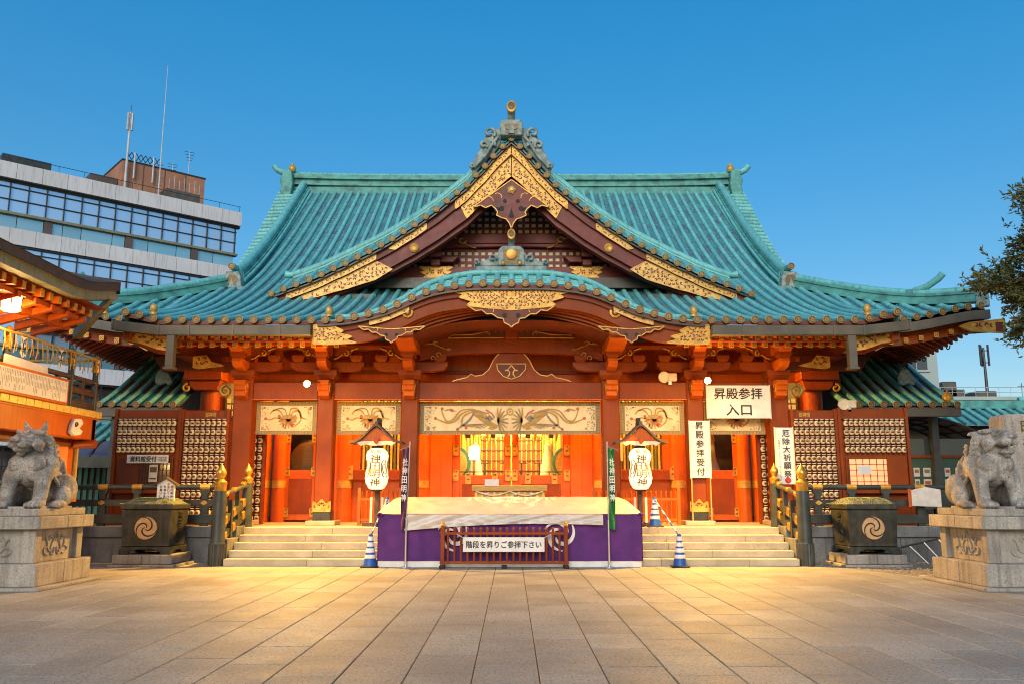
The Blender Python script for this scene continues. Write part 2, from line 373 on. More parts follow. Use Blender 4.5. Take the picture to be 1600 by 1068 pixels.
# ================================================================ ground
LAND = .82
gm = MB(); gm.add([(-700, -60, -.012), (700, -60, -.012), (700, 1500, -.012), (-700, 1500, -.012)], [(0, 1, 2, 3)])
ground = tag(gm.build('ground', 'paver_joint'), kind='structure')
PW = .6; tiles = []
rt = random.Random(3)
for i in range(-30, 31):
    x0 = i * PW - .3 - .05
    off = (0.0 if i % 2 else .5) + rt.uniform(-.12, .12)
    y = -19.2 + off - 1
    while y < 1.3:
        y1 = y + 1.0
        if not (x0 > 8.4 and y > -3 + (x0 - 8.4) * -1.3):
            tiles.append((x0, x0 + PW, max(y, -19.2), min(y1, 1.3)))
        y = y1
def tile_mb(b, x0, x1, y0, y1, dz=0):
    g = .006; c = .006; z = dz
    v = [(x0 + g, y0 + g, -.03), (x1 - g, y0 + g, -.03), (x1 - g, y1 - g, -.03), (x0 + g, y1 - g, -.03)]
    v += [(x0 + g, y0 + g, z - c), (x1 - g, y0 + g, z - c), (x1 - g, y1 - g, z - c), (x0 + g, y1 - g, z - c)]
    v += [(x0 + g + c, y0 + g + c, z), (x1 - g - c, y0 + g + c, z), (x1 - g - c, y1 - g - c, z), (x0 + g + c, y1 - g - c, z)]
    b.add(v, [(8, 9, 10, 11)] + [(4 + i, 4 + (i + 1) % 4, 8 + (i + 1) % 4, 8 + i) for i in range(4)] + [(i, (i + 1) % 4, 4 + (i + 1) % 4, 4 + i) for i in range(4)])
def vis(t):
    cx, cy = (t[0] + t[1]) / 2, (t[2] + t[3]) / 2; d = cy + 20.34
    return (d > 6.6 and abs(cx) / d < .64, (t[1] - t[0]) * (t[3] - t[2]) / d**3)
tiles.sort(key=lambda t: (not vis(t)[0], -vis(t)[1]))
for t in tiles[:300]:
    b = MB(); tile_mb(b, *t, rt.uniform(-.0015, .0015)); b.build('paving_slab', 'paver', ground)
b = MB()
for t in tiles[300:]: tile_mb(b, *t, rt.uniform(-.0015, .0015))
tag(b.build('paving_slabs', 'paver', ground), kind='stuff')
# gravel bed and kerb at the right
gb = MB(); rg = random.Random(5)
for i in range(5200):
    x = rg.uniform(7.1, 16); y = rg.uniform(-7.5, 1.1)
    if x < 8.4 + max(0, -y - 3) * .77 + (0 if y < -3 else -max(0, (y + 3)) * .32): continue
    r = rg.uniform(.025, .055); a = rg.uniform(0, 6.3); h = r * rg.uniform(.5, .8)
    vs = [(x + r * math.cos(a + q * 1.257) * rg.uniform(.8, 1.15), y + r * math.sin(a + q * 1.257) * rg.uniform(.7, 1.1), .0) for q in range(5)] + [(x, y, h)]
    gb.add(vs, [(q, (q + 1) % 5, 5) for q in range(5)])
gb.add([(7.0, 1.1, .004), (8.4, -3, .004), (12, -7.6, .004), (18, -7.6, .004), (18, 1.1, .004)], [(0, 1, 2, 3, 4)])
tag(gb.build('gravel', 'gravel'), 'loose pale gravel bed around the right stone plinth', 'gravel', kind='stuff')
kb = MB()
for p, q in (((8.32, -2.9), (9.3, -4.1)), ((9.32, -4.12), (10.6, -5.72)), ((10.62, -5.74), (12.1, -7.6))):
    d = Vector((q[0] - p[0], q[1] - p[1], 0)); n = Vector((-d.y, d.x, 0)).normalized() * .07
    k = MB(); k.box(((p[0] + q[0]) / 2, (p[1] + q[1]) / 2, .005), (d.length - .01, .15, .07), Matrix.Rotation(math.atan2(d.y, d.x), 3, 'Z')); k.build('kerb_stone', 'stone_step', ground, bevel=.008)
k = MB(); k.box((8.55, -2.75, .03), (1.1, .2, .07), Matrix.Rotation(R(20), 3, 'Z')); k.build('kerb_stone', 'stone_step', ground, bevel=.008)

# ================================================================ stone platform and stairs
plat = thing('stone_platform', (0, 2, 0), 'grey stone platform with wide granite stairs under the shrine hall', 'platform')
b = MB(); b.bb(-12.5, 12.5, 1.95, 22, 0, LAND - .012); b.build('platform_core', 'wall_stone', plat)
for s in (-1, 1):
    xs = [6.95, 8.2, 9.45, 10.7, 12.0]
    for i in range(4):
        x0, x1 = sorted((s * xs[i], s * xs[i + 1]))
        b = MB(); b.bb(x0 + .004, x1 - .004, 1.15, 1.95, 0, .60); b.build('wall_block', 'wall_stone', plat, bevel=.008)
        b = MB(); b.bb(x0 - .3 * s + .004, x1 - .3 * s - .004, 1.08, 1.96, .604, LAND + .04); b.build('coping_stone', 'wall_stone', plat, bevel=.01)
    b = MB(); b.bb(*sorted((s * 6.62, s * 6.93)), 0.30, 1.95, 0, .60); b.build('stair_cheek', 'wall_stone', plat, bevel=.01)
rs = random.Random(11)
for i in range(5):
    z0, z1 = i * .164, (i + 1) * .164; y0 = i * .36
    x = -6.6
    while x < 6.55:
        w = min(rs.uniform(1.6, 2.3), 6.6 - x)
        if 6.6 - x - w < .6: w = 6.6 - x
        b = MB(); b.bb(x + .002, x + w - .002, y0, y0 + .5 if i < 4 else 3.0, z0 + .002, z1); b.build('step_stone', 'stone_step', plat, bevel=.012, seg=2); x += w
b = MB(); b.bb(-9.2, 9.2, 3.0, 12, LAND - .012, LAND); b.build('porch_floor', 'stone_step', plat)

# ================================================================ shrine hall
hall = thing('shrine_hall', (0, 6, 0), 'vermilion shrine hall with turquoise copper roof and gilded gables', 'shrine')
ZP = [(.9, 5.88), (2, 6.18), (3.3, 6.6), (4.6, 7.1), (6.06, 7.75), (8, 8.75), (10, 9.98), (12, 11.35), (14, 12.85), (16.9, 15.1)]
KD = [(0, 0), (.7, 0), (1.06, .015), (1.42, .06), (1.79, .12), (2.13, .215), (2.46, .35), (2.78, .5), (3.1, .64), (3.45, .745), (3.9, .85), (4.3, .91), (4.8, .94), (30, .94)]
zp = lambda y: interp(ZP, y)
def zk(x): return 5.88 + .94 - interp(KD, abs(x))
def smooth(t): t = max(0, min(1, t)); return t * t * (3 - 2 * t)
def zkohai(x, y):
    z = zp(y) + .2 * smooth((abs(x) - 8.6) / 1.2) * (1 - smooth((y - .9) / 3))
    k = 1 - interp(KD, abs(x)) / .94
    if k > .001: z = max(z, zk(x) + (.05 + .75 * k) * (1 - math.exp(-(y - .9) / .8)))
    return z
EX, EY = 13.0, 2.9
def zmain(d, c):            # d: metres in from the eave, c: closeness to the corner 0..1
    return zp(EY + d) - .2 * (1 - smooth(d / 3)) + .42 * c**1.8 * (1 - smooth(d / 5))
def zouter(x, y):           # the roof beyond the porch: front slope, hip, side slope
    ax = abs(x); dx = (EX - ax) * 4.4 / 3.9; dy = y - EY
    if dy < dx: return zmain(dy, smooth((ax - 9.4) / 3.6))
    return zmain(dx, max(0, 1 - max(0, dy) / 5.0))
verge = lambda y: 9.45 + (y - 7.2) * .098
# main sheet
b = MB(); NX, NY = 130, 46
def fm(u, v):
    y = .9 + 16.0 * v; x = -9.75 + 19.5 * u; return (x, y, zkohai(x, y))
b.grid(fm, NX, NY)
roof = b.build('main_roof', 'copper_sheet', hall, smooth=60)
b = MB(); b.grid(lambda u, v: (-9.75 + 19.5 * u, .9 + 2.6 * v, zkohai(-9.75 + 19.5 * u, .9 + 2.6 * v) - .09), 100, 4, flip=True)
b.grid(lambda u, v: (-9.75 + 19.5 * u, .9, zkohai(-9.75 + 19.5 * u, .9) - .09 * v), 100, 1, flip=True); b.build('eave_lining', 'red_dark', roof)
for s in (-1, 1):
    b = MB(); b.grid(lambda u, v: (s * (9.7 + 3.3 * u), EY + 19 * v, zouter(9.7 + 3.3 * u, EY + 19 * v)), 22, 60, flip=s < 0); b.build('side_roof', 'copper_sheet', roof, smooth=60)
    b = MB(); b.grid(lambda u, v: (s * ((9.2 + (verge(7.2 + 9.7 * v) - 9.2) * u)), 7.2 + 9.7 * v, zp(7.2 + 9.7 * v) - .02 * u), 3, 24, flip=s < 0)
    b.grid(lambda u, v: (s * verge(7.2 + 9.7 * v), 7.2 + 9.7 * v, zp(7.2 + 9.7 * v) - .02 - .35 * u), 1, 24, flip=s > 0); b.build('verge_sheet', 'copper_sheet', roof, smooth=60)
# back slope
b = MB(); b.add([(-9.6, 17.1, 15.0), (9.6, 17.1, 15.0), (13, 31, 6.5), (-13, 31, 6.5)], [(0, 1, 2, 3)]); b.build('back_slope', 'copper_sheet', roof)
# rolls
RS = .358
cb = MB(); cb.lathe([(.1, 0), (.1, .045), (.088, .05), (.085, .03)], n=16, axis='y'); cb.mi(1).lathe([(.088, .01), (.085, .032)], n=16, axis='y')
cb.mi(0)
for q in (0, 120, 240): cb.stroke([(px, pz) for px, pz in arc(0, 0, .02, q, q + 150, 5, .05)], [.008, .018, .02, .016, .01, .004], -.042, -.03)
capm = cb.build('roll_end_cap', ['cap_rim', 'cap_dark'], roof, smooth=40, loc=(0, 50, -5)); CAP = capm.data; bpy.data.objects.remove(capm)
def roll(path, parent=roof, r=.082, n=7, name='roll', m='copper_roll'):
    b = MB(); b.tube(path, r, n); return b.build(name, m, parent, smooth=70)
def cap(x, y, z, parent=roof, s=1.0):
    o = link('roll_end_cap', CAP, parent, loc=(x, y, z)); o.scale = (s, s, s)
for k in range(-27, 28):
    x = k * RS
    ys = [.86 + (1.3 * i / 6) for i in range(7)] + [2.5 + i * .9 for i in range(16)] + [16.7]
    top = 16.7 if abs(x) < 9.1 else 7.4
    ys = [q for q in ys if q <= top]
    roll([(x, y, zkohai(x, max(y, .9)) + .03) for y in ys]); cap(x, .86, zkohai(x, .9) + .03)
for s in (-1, 1):
    for k in range(28, 37):
        x = k * RS
        yh = EY + (EX - x) * 4.4 / 3.9
        n = 8; roll([(s * x, EY - .04 + (yh - EY) * i / n, zouter(x, max(EY, EY - .04 + (yh - EY) * i / n)) + .03) for i in range(n + 1)]); cap(s * x, EY - .04, zouter(x, EY) + .03)
    for k in range(20):     # rolls of the side slope
        y = EY + .5 + k * RS * 1.6; x1 = max(9.6, EX - (y - EY) * 3.9 / 4.4)
        roll([(s * (EX + .03 + (x1 - EX) * i / 6), y, zouter(min(EX, EX + .03 + (x1 - EX) * i / 6), y) + .03) for i in range(7)])
    for k in range(27):     # short rolls lying across the side verge
        y = 7.6 + k * .345; roll([(s * 9.3, y, zp(y) + .06), (s * (verge(y) + .04), y, zp(y) + .02)], r=.1)
    # descending ridge: stepped box with a big roll on top
    pth = [(7.2 + 9.3 * i / 22) for i in range(23)]
    dx = lambda y: 9.02 + (y - 7.2) * .03
    def ladder(w, h0, h1, nm, m):
        b = MB(); vs = []; 
        for y in pth:
            z = zp(y); x = dx(y); vs += [(s * (x - w), y, z + h0), (s * (x + w), y, z + h0), (s * (x + w), y, z + h1), (s * (x - w), y, z + h1)]
        fs = [(i * 4 + j, i * 4 + (j + 1) % 4, i * 4 + 4 + (j + 1) % 4, i * 4 + 4 + j) for i in range(22) for j in range(4)] + [(0, 3, 2, 1)]
        b.add(vs, fs); return b.build(nm, m, roof)
    ladder(.26, 0, .16, 'descending_ridge', 'copper_ridge'); ladder(.2, .16, .26, 'ridge_course', 'copper_ridge'); ladder(.24, .26, .33, 'ridge_course', 'copper_ridge'); ladder(.17, .33, .44, 'ridge_course', 'copper_ridge')
    roll([(s * dx(y), y, zp(y) + .5) for y in pth], r=.15, n=10, name='ridge_roll'); roll([(s * (dx(y) - .26), y, zp(y) + .2) for y in pth], r=.06, name='ridge_roll'); roll([(s * (dx(y) + .26), y, zp(y) + .2) for y in pth], r=.08, name='ridge_roll')
    # corner hip ridge with two raised ends
    hp = [(EX - .1 + (9.0 - EX) * i / 14, EY + .1 + 4.4 * i / 14) for i in range(15)]
    for w, h0, h1 in ((.2, 0, .14), (.15, .14, .24), (.19, .24, .31)):
        b = MB(); vs = []
        for i, (x, y) in enumerate(hp):
            z = zouter(x, y) + (.12 * max(0, 1 - i / 4)**2); nx, ny = .74 * w, .67 * w
            vs += [(s * (x + nx), y + ny, z + h0), (s * (x - nx), y - ny, z + h0), (s * (x - nx), y - ny, z + h1), (s * (x + nx), y + ny, z + h1)]
        b.add(vs, [(i * 4 + j, i * 4 + (j + 1) % 4, i * 4 + 4 + (j + 1) % 4, i * 4 + 4 + j) for i in range(14) for j in range(4)] + [(3, 2, 1, 0)]); b.build('hip_ridge', 'copper_ridge', roof)
    roll([(s * x, y, zouter(x, y) + .36 + .12 * max(0, 1 - i / 4)**2) for i, (x, y) in enumerate(hp)], r=.11, name='ridge_roll')
    x, y = hp[4]; z = zouter(x, y)
    roll([(s * x, y, z + .42), (s * (x + .25), y - .3, z + .48), (s * (x + .48), y - .55, z + .66), (s * (x + .56), y - .65, z + .78)], r=.1, name='upswept_finial')
    b = MB(); b.box((s * x, y, z + .22), (.42, .2, .5), Matrix.Rotation(R(-45 * s), 3, 'Z')); b.build('hip_end_block', 'copper_ridge', roof, bevel=.02)
    b = MB(); b.box((s * (EX - .02), EY + .02, zouter(EX, EY) + .2), (.34, .16, .42), Matrix.Rotation(R(-45 * s), 3, 'Z')); b.build('hip_end_block', 'copper_grey', roof, bevel=.03)
# top ridge
b = MB(); b.bb(-9.75, 9.75, 16.62, 17.3, 14.72, 15.2); b.build('top_ridge', 'copper_ridge', roof)
for z0, z1, w in ((15.2, 15.28, .42), (15.28, 15.5, .3), (15.5, 15.58, .44), (15.58, 15.74, .34)):
    b = MB(); b.grid(lambda u, v: (-9.75 + 19.5 * u, 16.96 + (-w if v in (0, 1) else -w) , (z0 if v < .5 else z1) + .10 * (2 * u - 1)**4), 24, 1)
    b.grid(lambda u, v: (-9.75 + 19.5 * u, 16.96 - w + 2 * w * v, z1 + .10 * (2 * u - 1)**4), 24, 1); b.grid(lambda u, v: (-9.75 + 19.5 * u, 16.96 - w + 2 * w * v, z0 + .10 * (2 * u - 1)**4), 24, 1, flip=True); b.build('ridge_course', 'copper_ridge', roof)
roll([(-9.8 + 19.6 * i / 24, 16.85, 15.72 + .1 * (i / 12 - 1)**4) for i in range(25)], r=.17, n=10, name='ridge_roll')
for i in range(48):
    x = -9.5 + i * .404
    if abs(x) > 2: pass
for s in (-1, 1):
    b = MB(); b.prism([(s * (10.0 + a), zz) for a, zz in ((-.22, 14.15), (.2, 14.1), (.26, 14.5), (.18, 14.62), (.28, 14.9), (.2, 15.05), (.3, 15.35), (.2, 15.6), (.22, 15.8), (-.2, 15.85), (-.28, 15.2), (-.2, 14.6))], 16.2, 17.0)
    b.build('ridge_end_tile', 'copper_ridge', roof, bevel=.03)
    roll([(s * 9.9, 16.7, 15.86), (s * 10.3, 16.7, 15.9), (s * 10.55, 16.7, 16.02), (s * 10.68, 16.7, 16.2)], r=[.16, .15, .13, .15], n=10, name='upswept_finial')
    b = MB(); b.lathe([(.1, 0), (.16, .08), (.17, .18), (.12, .28), (.05, .33), (.06, .38), (.02, .44)], (s * 9.85, 16.6, 15.88), 12); b.build('gold_knob', 'gold', roof, smooth=50)
    # mask tile at the foot of the descending ridge
    x = s * 9.05; y = 7.0; z = 8.02
    b = MB(); b.prism([(x + px, z + pz) for px, pz in ((-.24, .1), (-.34, .0), (-.42, .06), (-.40, .2), (-.3, .22), (-.28, .5), (-.2, .72), (.2, .72), (.28, .5), (.3, .22), (.40, .2), (.42, .06), (.34, .0), (.24, .1), (.12, .0), (0, .06), (-.12, .0))], y - .14, y + .1)
    mk = b.build('mask_tile', 'copper_grey', roof, bevel=.02)
    b = MB(); b.prism([(x + px, z + pz) for px, pz in ((-.14, .16), (-.17, .5), (-.1, .6), (.1, .6), (.17, .5), (.14, .16))], y - .15, y - .1); b.build('recess', 'cap_dark', roof)
    b = MB(); b.prism([(x + px, z + pz) for px, pz in ((-.1, .14), (-.06, .3), (0, .5), (.06, .3), (.1, .14), (0, .2))], y - .17, y - .12); b.build('leaf_crest', 'copper_grey', roof)
    for q in (-1, 1): 
        b = MB(); b.tube([(px, y - .16, pz) for px, pz in arc(x + q * .36, z + .13, .07, 90, 90 - q * 330, 12, .02)], .028, 6); b.build('scroll', 'copper_grey', roof, smooth=60)
    roll([(x, y - .22, z + .86), (x, y + .7, z + .92)], r=.12, name='ridge_roll'); cap(x, y - .22, z + .86, s=1.1)
# gold fish-tail knobs along the eave
for x, y, zz in ((-9.05, 1.05, 0), (-4.62, 1.1, .1), (4.62, 1.1, .1), (9.0, 1.05, 0), (-11.2, 2.95, 0)):
    z = (zkohai(x, y) if abs(x) < 9.7 else zouter(abs(x), y)) + .1
    b = MB(); b.lathe([(.10, 0), (.10, .04), (.065, .06), (.08, .1), (.1, .15), (.085, .2), (.09, .22), (.04, .27), (.01, .29)], (x, y, z), 10); b.build('gold_knob', 'gold_pale', roof, smooth=50)

# ---------------------------------------------------------------- triangular dormer gable
GC = [(0, 12.58), (.27, 12.32), (.56, 12.0), (.82, 11.67), (1.1, 11.38), (1.38, 11.06), (1.68, 10.81), (1.99, 10.54), (2.31, 10.27), (2.64, 10.03), (2.97, 9.78), (3.31, 9.56), (3.65, 9.33), (3.99, 9.13), (4.35, 8.93), (4.7, 8.75), (5.06, 8.55), (5.42, 8.39), (5.78, 8.2), (6.15, 8.04), (6.54, 7.89), (6.91, 7.75), (7.28, 7.6)]
gz = lambda x: interp(GC, abs(x))
def yback(z):
    y = 5.3
    while y < 16.5 and zp(y) < z: y += .05
    return max(y, 5.9)
b = MB()
for s in (-1, 1):
    b.grid(lambda u, v: (s * 7.4 * u, 5.3 + .75 * v, gz(7.4 * u) - .02 + .40 * v), 40, 2, flip=s > 0); b.grid(lambda u, v: (s * 7.4 * u, 6.05 + (max(6.5, yback(gz(7.4 * u) + .45)) - 6.05) * v, gz(7.4 * u) + .38), 40, 6, flip=s > 0)
gable = b.build('dormer_gable', 'copper_sheet', hall, smooth=50)
for s in (-1, 1):
    for i, (x, z) in enumerate(GC):
        if i == 0 and s < 0: continue
        roll([(s * x, 5.2, z), (s * x, 6.1, z + .46)], gable, r=.095); cap(s * x, 5.2, z, gable)
    # tile courses between rolls: overlapping copper plates
    for i in range(len(GC) - 1):
        (x0, z0), (x1, z1) = GC[i], GC[i + 1]; b = MB()
        for j in range(3):
            d = .012 * j
            b.add([(s * x0, 5.26 + j * .25, z0 + .04 + j * .13), (s * x1, 5.26 + j * .25, z1 + .04 + j * .13), (s * x1, 5.56 + j * .25, z1 + .165 + j * .13), (s * x0, 5.56 + j * .25, z0 + .165 + j * .13), (s * x0, 5.26 + j * .25, z0 - .03 + j * .13), (s * x1, 5.26 + j * .25, z1 - .03 + j * .13)], [(0, 1, 2, 3), (4, 5, 1, 0)])
        b.build('verge_plate', 'copper_sheet', gable)
    cs = [(s * x, z) for x, z in spline([q for q in GC] , 40)]
    for y0, y1, h0, h1, m in ((6.02, 6.5, .3, .50, 'copper_ridge'), (6.0, 6.55, .50, .55, 'copper_roll'), (6.08, 6.45, .55, .62, 'copper_ridge')):
        b = MB(); b.band([(x, z + h1) for x, z in cs[:38]], [(x, z + h0) for x, z in cs[:38]], y0, y1); b.build('verge_ridge', m, gable)
    roll([(x, 6.25, z + .68) for x, z in cs[:38]], gable, r=.12, n=9, name='ridge_roll')
    ex, ez = cs[36]; roll([(ex, 6.2, ez + .68), (ex + s * .3, 6.2, ez + .58), (ex + s * .5, 6.2, ez + .6)], gable, r=[.12, .1, .13], name='upswept_finial')
    # bargeboards: outer red moulding, main board, thin black underlay
    off = lambda pts, d0, d1: [(x, z - (d0 + (d1 - d0) * i / (len(pts) - 1))) for i, (x, z) in enumerate(pts)]
    b = MB(); b.band(off(cs, .10, .10), off(cs, .16, .14), 5.22, 5.6); b.build('fascia_strip', 'black_lacquer', gable)
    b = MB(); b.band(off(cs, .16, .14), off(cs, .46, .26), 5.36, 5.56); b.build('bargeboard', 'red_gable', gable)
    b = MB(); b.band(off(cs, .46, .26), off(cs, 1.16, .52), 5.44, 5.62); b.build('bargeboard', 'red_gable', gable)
    b = MB(); b.band(off(cs, .44, .24), off(cs, .49, .27), 5.34, 5.44); b.build('bargeboard_bead', 'red_dark', gable)
    b = MB(); b.band(off(cs, 1.16, .52), off(cs, 1.36, .6), 5.6, 5.9); b.build('soffit_board', 'red_gable', gable)
    # gold plates on the boards
    n0 = lambda a, c: [q for q in cs if a <= abs(q[0]) <= c]
    seg = n0(.0, 1.75); filigree([(x, z - .19) for x, z in seg] + [(x, z - .44) for x, z in seg[::-1]], 5.35, .02, gable, .095, sym=False, seed=3)
    seg = n0(.0, 1.62); lo = [(x, z - (1.14 - .10 * abs(x)) ) for x, z in seg]
    filigree([(x, z - .50) for x, z in seg] + lo[::-1][1:] + [(0, 11.43)], 5.43, .02, gable, .115, sym=False, seed=4)
    seg = n0(2.55, 3.6); filigree([(x, z - .17) for x, z in seg] + [(seg[-1][0] + s * .2, seg[-1][1] - .34)] + [(x, z - .36) for x, z in seg[::-1]], 5.35, .02, gable, .09, sym=False, seed=5, m='gold_pale')
    seg = n0(4.1, 6.9); filigree([(x, z - .15) for x, z in seg] + [(x, z - .32) for x, z in seg[::-1]], 5.35, .02, gable, .085, sym=False, seed=6, m='gold_pale')
    seg = n0(4.15, 6.6); filigree([(seg[0][0] - s * .5, seg[0][1] - .62)] + [(x, z - .36) for x, z in seg] + [(x, z - .44 - .45 * (6.6 - abs(x)) / 2.2) for x, z in seg[::-1]], 5.43, .02, gable, .125, sym=False, seed=8, m='gold_pale')
    b = MB(); b.lathe([(.14, 0), (.14, .03), (.1, .05), (.06, .03)], (s * 3.0, 5.43, gz(3) - .66), 16, 'y'); b.build('gold_boss', 'gold', gable, smooth=40)
# gable wall behind
gw = [(x, z - .7) for x, z in GC]
b = MB(); b.prism([(-x, z) for x, z in gw[::-1] if z > 7.5] + [(x, z) for x, z in gw if z > 7.5][1:], 7.0, 7.1); b.build('gable_wall', 'red_gable', gable)
def lattice(poly, y, parent, st=.22, bar=.085, back='cream'):
    b = MB(); b.prism(poly, y, y + .02); o = b.build('lattice_backing', back, parent)
    xs = [p[0] for p in poly]; zs = [p[1] for p in poly]; b = MB()
    def clip(fix, vert):
        pts = []
        n = len(poly)
        for i in range(n):
            p, q = poly[i], poly[(i + 1) % n]; k = 0 if vert else 1
            if (p[k] > fix) != (q[k] > fix):
                t = (fix - p[k]) / (q[k] - p[k]); pts.append(p[1 - k] + (q[1 - k] - p[1 - k]) * t)
        return sorted(pts)
    x = min(xs) + .01
    while x < max(xs):
        c = clip(x, True)
        for i in range(0, len(c) - 1, 2): b.bb(x - bar / 2, x + bar / 2, y - .05, y - .002, c[i], c[i + 1])
        x += st
    z = min(zs) + .01
    while z < max(zs):
        c = clip(z, False)
        for i in range(0, len(c) - 1, 2): b.bb(c[i], c[i + 1], y - .04, y - .004, z - bar / 2, z + bar / 2)
        z += st * .92
    b.build('lattice_bars', 'red_gable', o)
lattice([(-2.25, 9.97), (2.25, 9.97), (1.2, 10.85), (-1.2, 10.85)], 6.94, gable)
lattice([(-3.9, 8.82), (3.9, 8.82), (2.9, 9.45), (-2.9, 9.45)], 6.94, gable)
b = MB(); b.bb(-2.5, 2.5, 6.7, 6.98, 9.62, 9.95); b.prism([(-2.9, 9.35), (-2.2, 9.62), (2.2, 9.62), (2.9, 9.35), (1.9, 9.48), (0, 9.52), (-1.9, 9.48)], 6.72, 6.98); b.build('tie_beam', 'red_gable', gable, bevel=.02)
b = MB(); b.bb(-4.6, 4.6, 6.55, 6.98, 8.42, 8.80); b.build('sill_beam', 'red_gable', gable, bevel=.02)
b = MB(); b.bb(-5.6, 5.6, 6.3, 6.98, 8.05, 8.38); b.build('base_flashing', 'black_lacquer', gable)
b = MB(); b.bb(-6.9, -4.2, 5.75, 6.5, 7.52, 7.72); b.bb(4.2, 6.9, 5.75, 6.5, 7.52, 7.72); b.build('base_flashing', 'black_lacquer', gable)
b = MB(); b.bb(-.16, .16, 6.62, 6.98, 9.95, 11.6); b.build('king_post', 'red_gable', gable, bevel=.02)
for s in (-1, 1):
    x = s * 2.42
    b = MB(); b.bb(x - .15, x + .15, 6.35, 6.98, 8.8, 9.0); b.bb(x - .2, x + .2, 6.2, 6.98, 9.05, 9.2); b.bb(x - .16, x + .16, 6.25, 6.98, 9.2, 9.5); b.bb(x - .22, x + .22, 6.1, 6.98, 9.5, 9.62)
    b.prism([(x - .75, 9.14), (x - .55, 8.94), (x + .55, 8.94), (x + .75, 9.14)], 6.5, 6.96); b.build('gable_bracket', 'red_gable', gable, bevel=.02)
    b = MB(); b.prism([(x - .24, 9.64), (x + .24, 9.64), (x + (.24 if s < 0 else -.24), 9.95)], 6.05, 6.1); b.build('gold_plate', 'gold', gable)
    b = MB(); b.tube([(px, 6.68, pz) for px, pz in arc(s * 1.6, 9.72, .13, 0, 320 * s, 14, .05)], .03, 6); b.tube([(s * 1.75, 6.69, 9.78), (s * 2.0, 6.69, 9.86), (s * 2.25, 6.69, 9.84)], .02, 6); b.tube([(s * 1.5, 6.69, 9.62), (s * 1.3, 6.69, 9.5), (s * 1.15, 6.69, 9.46)], .02, 6); b.build('gold_scroll', 'gold', gable, smooth=60)
    filigree([(x - .55, 8.78), (x - .35, 8.66), (x - .5, 8.62), (x - .28, 8.52), (x - .4, 8.42), (x + .4, 8.42), (x + .28, 8.52), (x + .5, 8.62), (x + .35, 8.66), (x + .55, 8.78)], 6.54, .02, gable, .12, seed=9)
# pendant board under the apex
gp = [(0, 11.25), (1.18, 10.36), (.95, 10.42), (.8, 10.34), (.62, 10.42), (.48, 10.3), (.42, 10.2), (.46, 10.1), (.3, 10.02), (.16, 9.98), (.06, 9.84), (0, 9.68)]
gpp = gp + [(-x, z) for x, z in gp[::-1][1:-1]]
b = MB(); b.prism(gpp, 5.28, 5.4); pend = b.build('pendant_board', 'red_gable', gable)
b = MB(); pl = gpp + [gpp[0]]
for i in range(len(gpp)): b.stroke([pl[i], pl[i + 1]], .03, 5.255, 5.3)
for s in (-1, 1):
    b.stroke([(s * px, pz) for px, pz in arc(.75, 10.55, .2, 180, 20, 8, .12)], [.01, .02, .03, .03, .03, .03, .02, .02, .01], 5.262, 5.29); b.stroke([(s * px, pz) for px, pz in arc(.45, 10.7, .16, 200, 60, 8, .1)], .02, 5.262, 5.29)
b.build('gold_outline', 'gold', pend)
b = MB()
for s in (-1, 1):
    for px, pz, r in ((.3, 10.32, .08), (.44, 10.28, .085), (.2, 10.56, .06)): b.lathe([(r, 0), (r, .012)], (s * px, 5.278, pz), 10, 'y')
b.prism([(0, 10.34), (.06, 10.14), (.1, 10.06), (.03, 10.02), (-.03, 10.02), (-.1, 10.06), (-.06, 10.14)], 5.266, 5.28); b.build('trefoil_holes', 'ink', pend)
b = MB(); b.lathe([(.15, 0), (.15, .03), (.08, .06)], (0, 5.28, 10.92), 10, 'y', flute=.25); b.lathe([(.07, .04), (.05, .09)], (0, 5.28, 10.92), 8, 'y'); b.build('gold_boss', 'gold_pale', pend)
# mask tile on the apex
b = MB(); h = [(.3, 12.66), (.34, 13.0), (.26, 13.16), (.0, 13.2)]
b.prism([(.34, 12.62), (.36, 13.02), (.28, 13.14), (-.28, 13.14), (-.36, 13.02), (-.34, 12.62)], 5.0, 5.5)
b.prism([(.34, 12.7), (.52, 12.55), (.8, 12.0), (1.22, 11.56), (1.28, 11.66), (.98, 12.2), (.86, 12.5), (.6, 12.75)], 5.12, 5.42); b.prism([(-.34, 12.7), (-.52, 12.55), (-.8, 12.0), (-1.22, 11.56), (-1.28, 11.66), (-.98, 12.2), (-.86, 12.5), (-.6, 12.75)], 5.12, 5.42)
for s in (-1, 1): b.prism([(s * .3, 12.66), (s * .34, 12.98), (s * .55, 12.86), (s * .8, 12.7), (s * .92, 12.4), (s * 1.06, 12.1), (s * 1.26, 11.66), (s * 1.2, 11.36), (s * .8, 11.85), (s * .4, 12.3)], 5.2, 5.44)
om = b.build('apex_mask_tile', 'copper_grey', gable, bevel=.03)
for s in (-1, 1):
    b = MB()
    for cx, cz, r in ((.68, 12.72, .19), (.86, 12.32, .15), (.62, 12.36, .12), (1.22, 11.63, .09)): b.tube([(s * px, 5.08, pz) for px, pz in arc(cx, cz, r, 220, -140, 16, r * .25)], .05, 7)
    b.tube([(s * .4, 5.1, 12.62), (s * .62, 5.06, 12.3), (s * .78, 5.06, 12.0), (s * 1.15, 5.1, 11.6)], .05, 7); b.build('scroll', 'copper_grey', om, smooth=60)
b = MB(); b.prism([(.18, 12.68), (.2, 12.98), (-.2, 12.98), (-.18, 12.68)], 4.985, 5.05); b.build('recess', 'cap_dark', om)
b = MB(); b.prism([(0, 12.98), (.07, 12.86), (.17, 12.82), (.08, 12.76), (.1, 12.66), (-.1, 12.66), (-.08, 12.76), (-.17, 12.82), (-.07, 12.86)], 4.95, 5.0); b.build('leaf_crest', 'copper_grey', om)
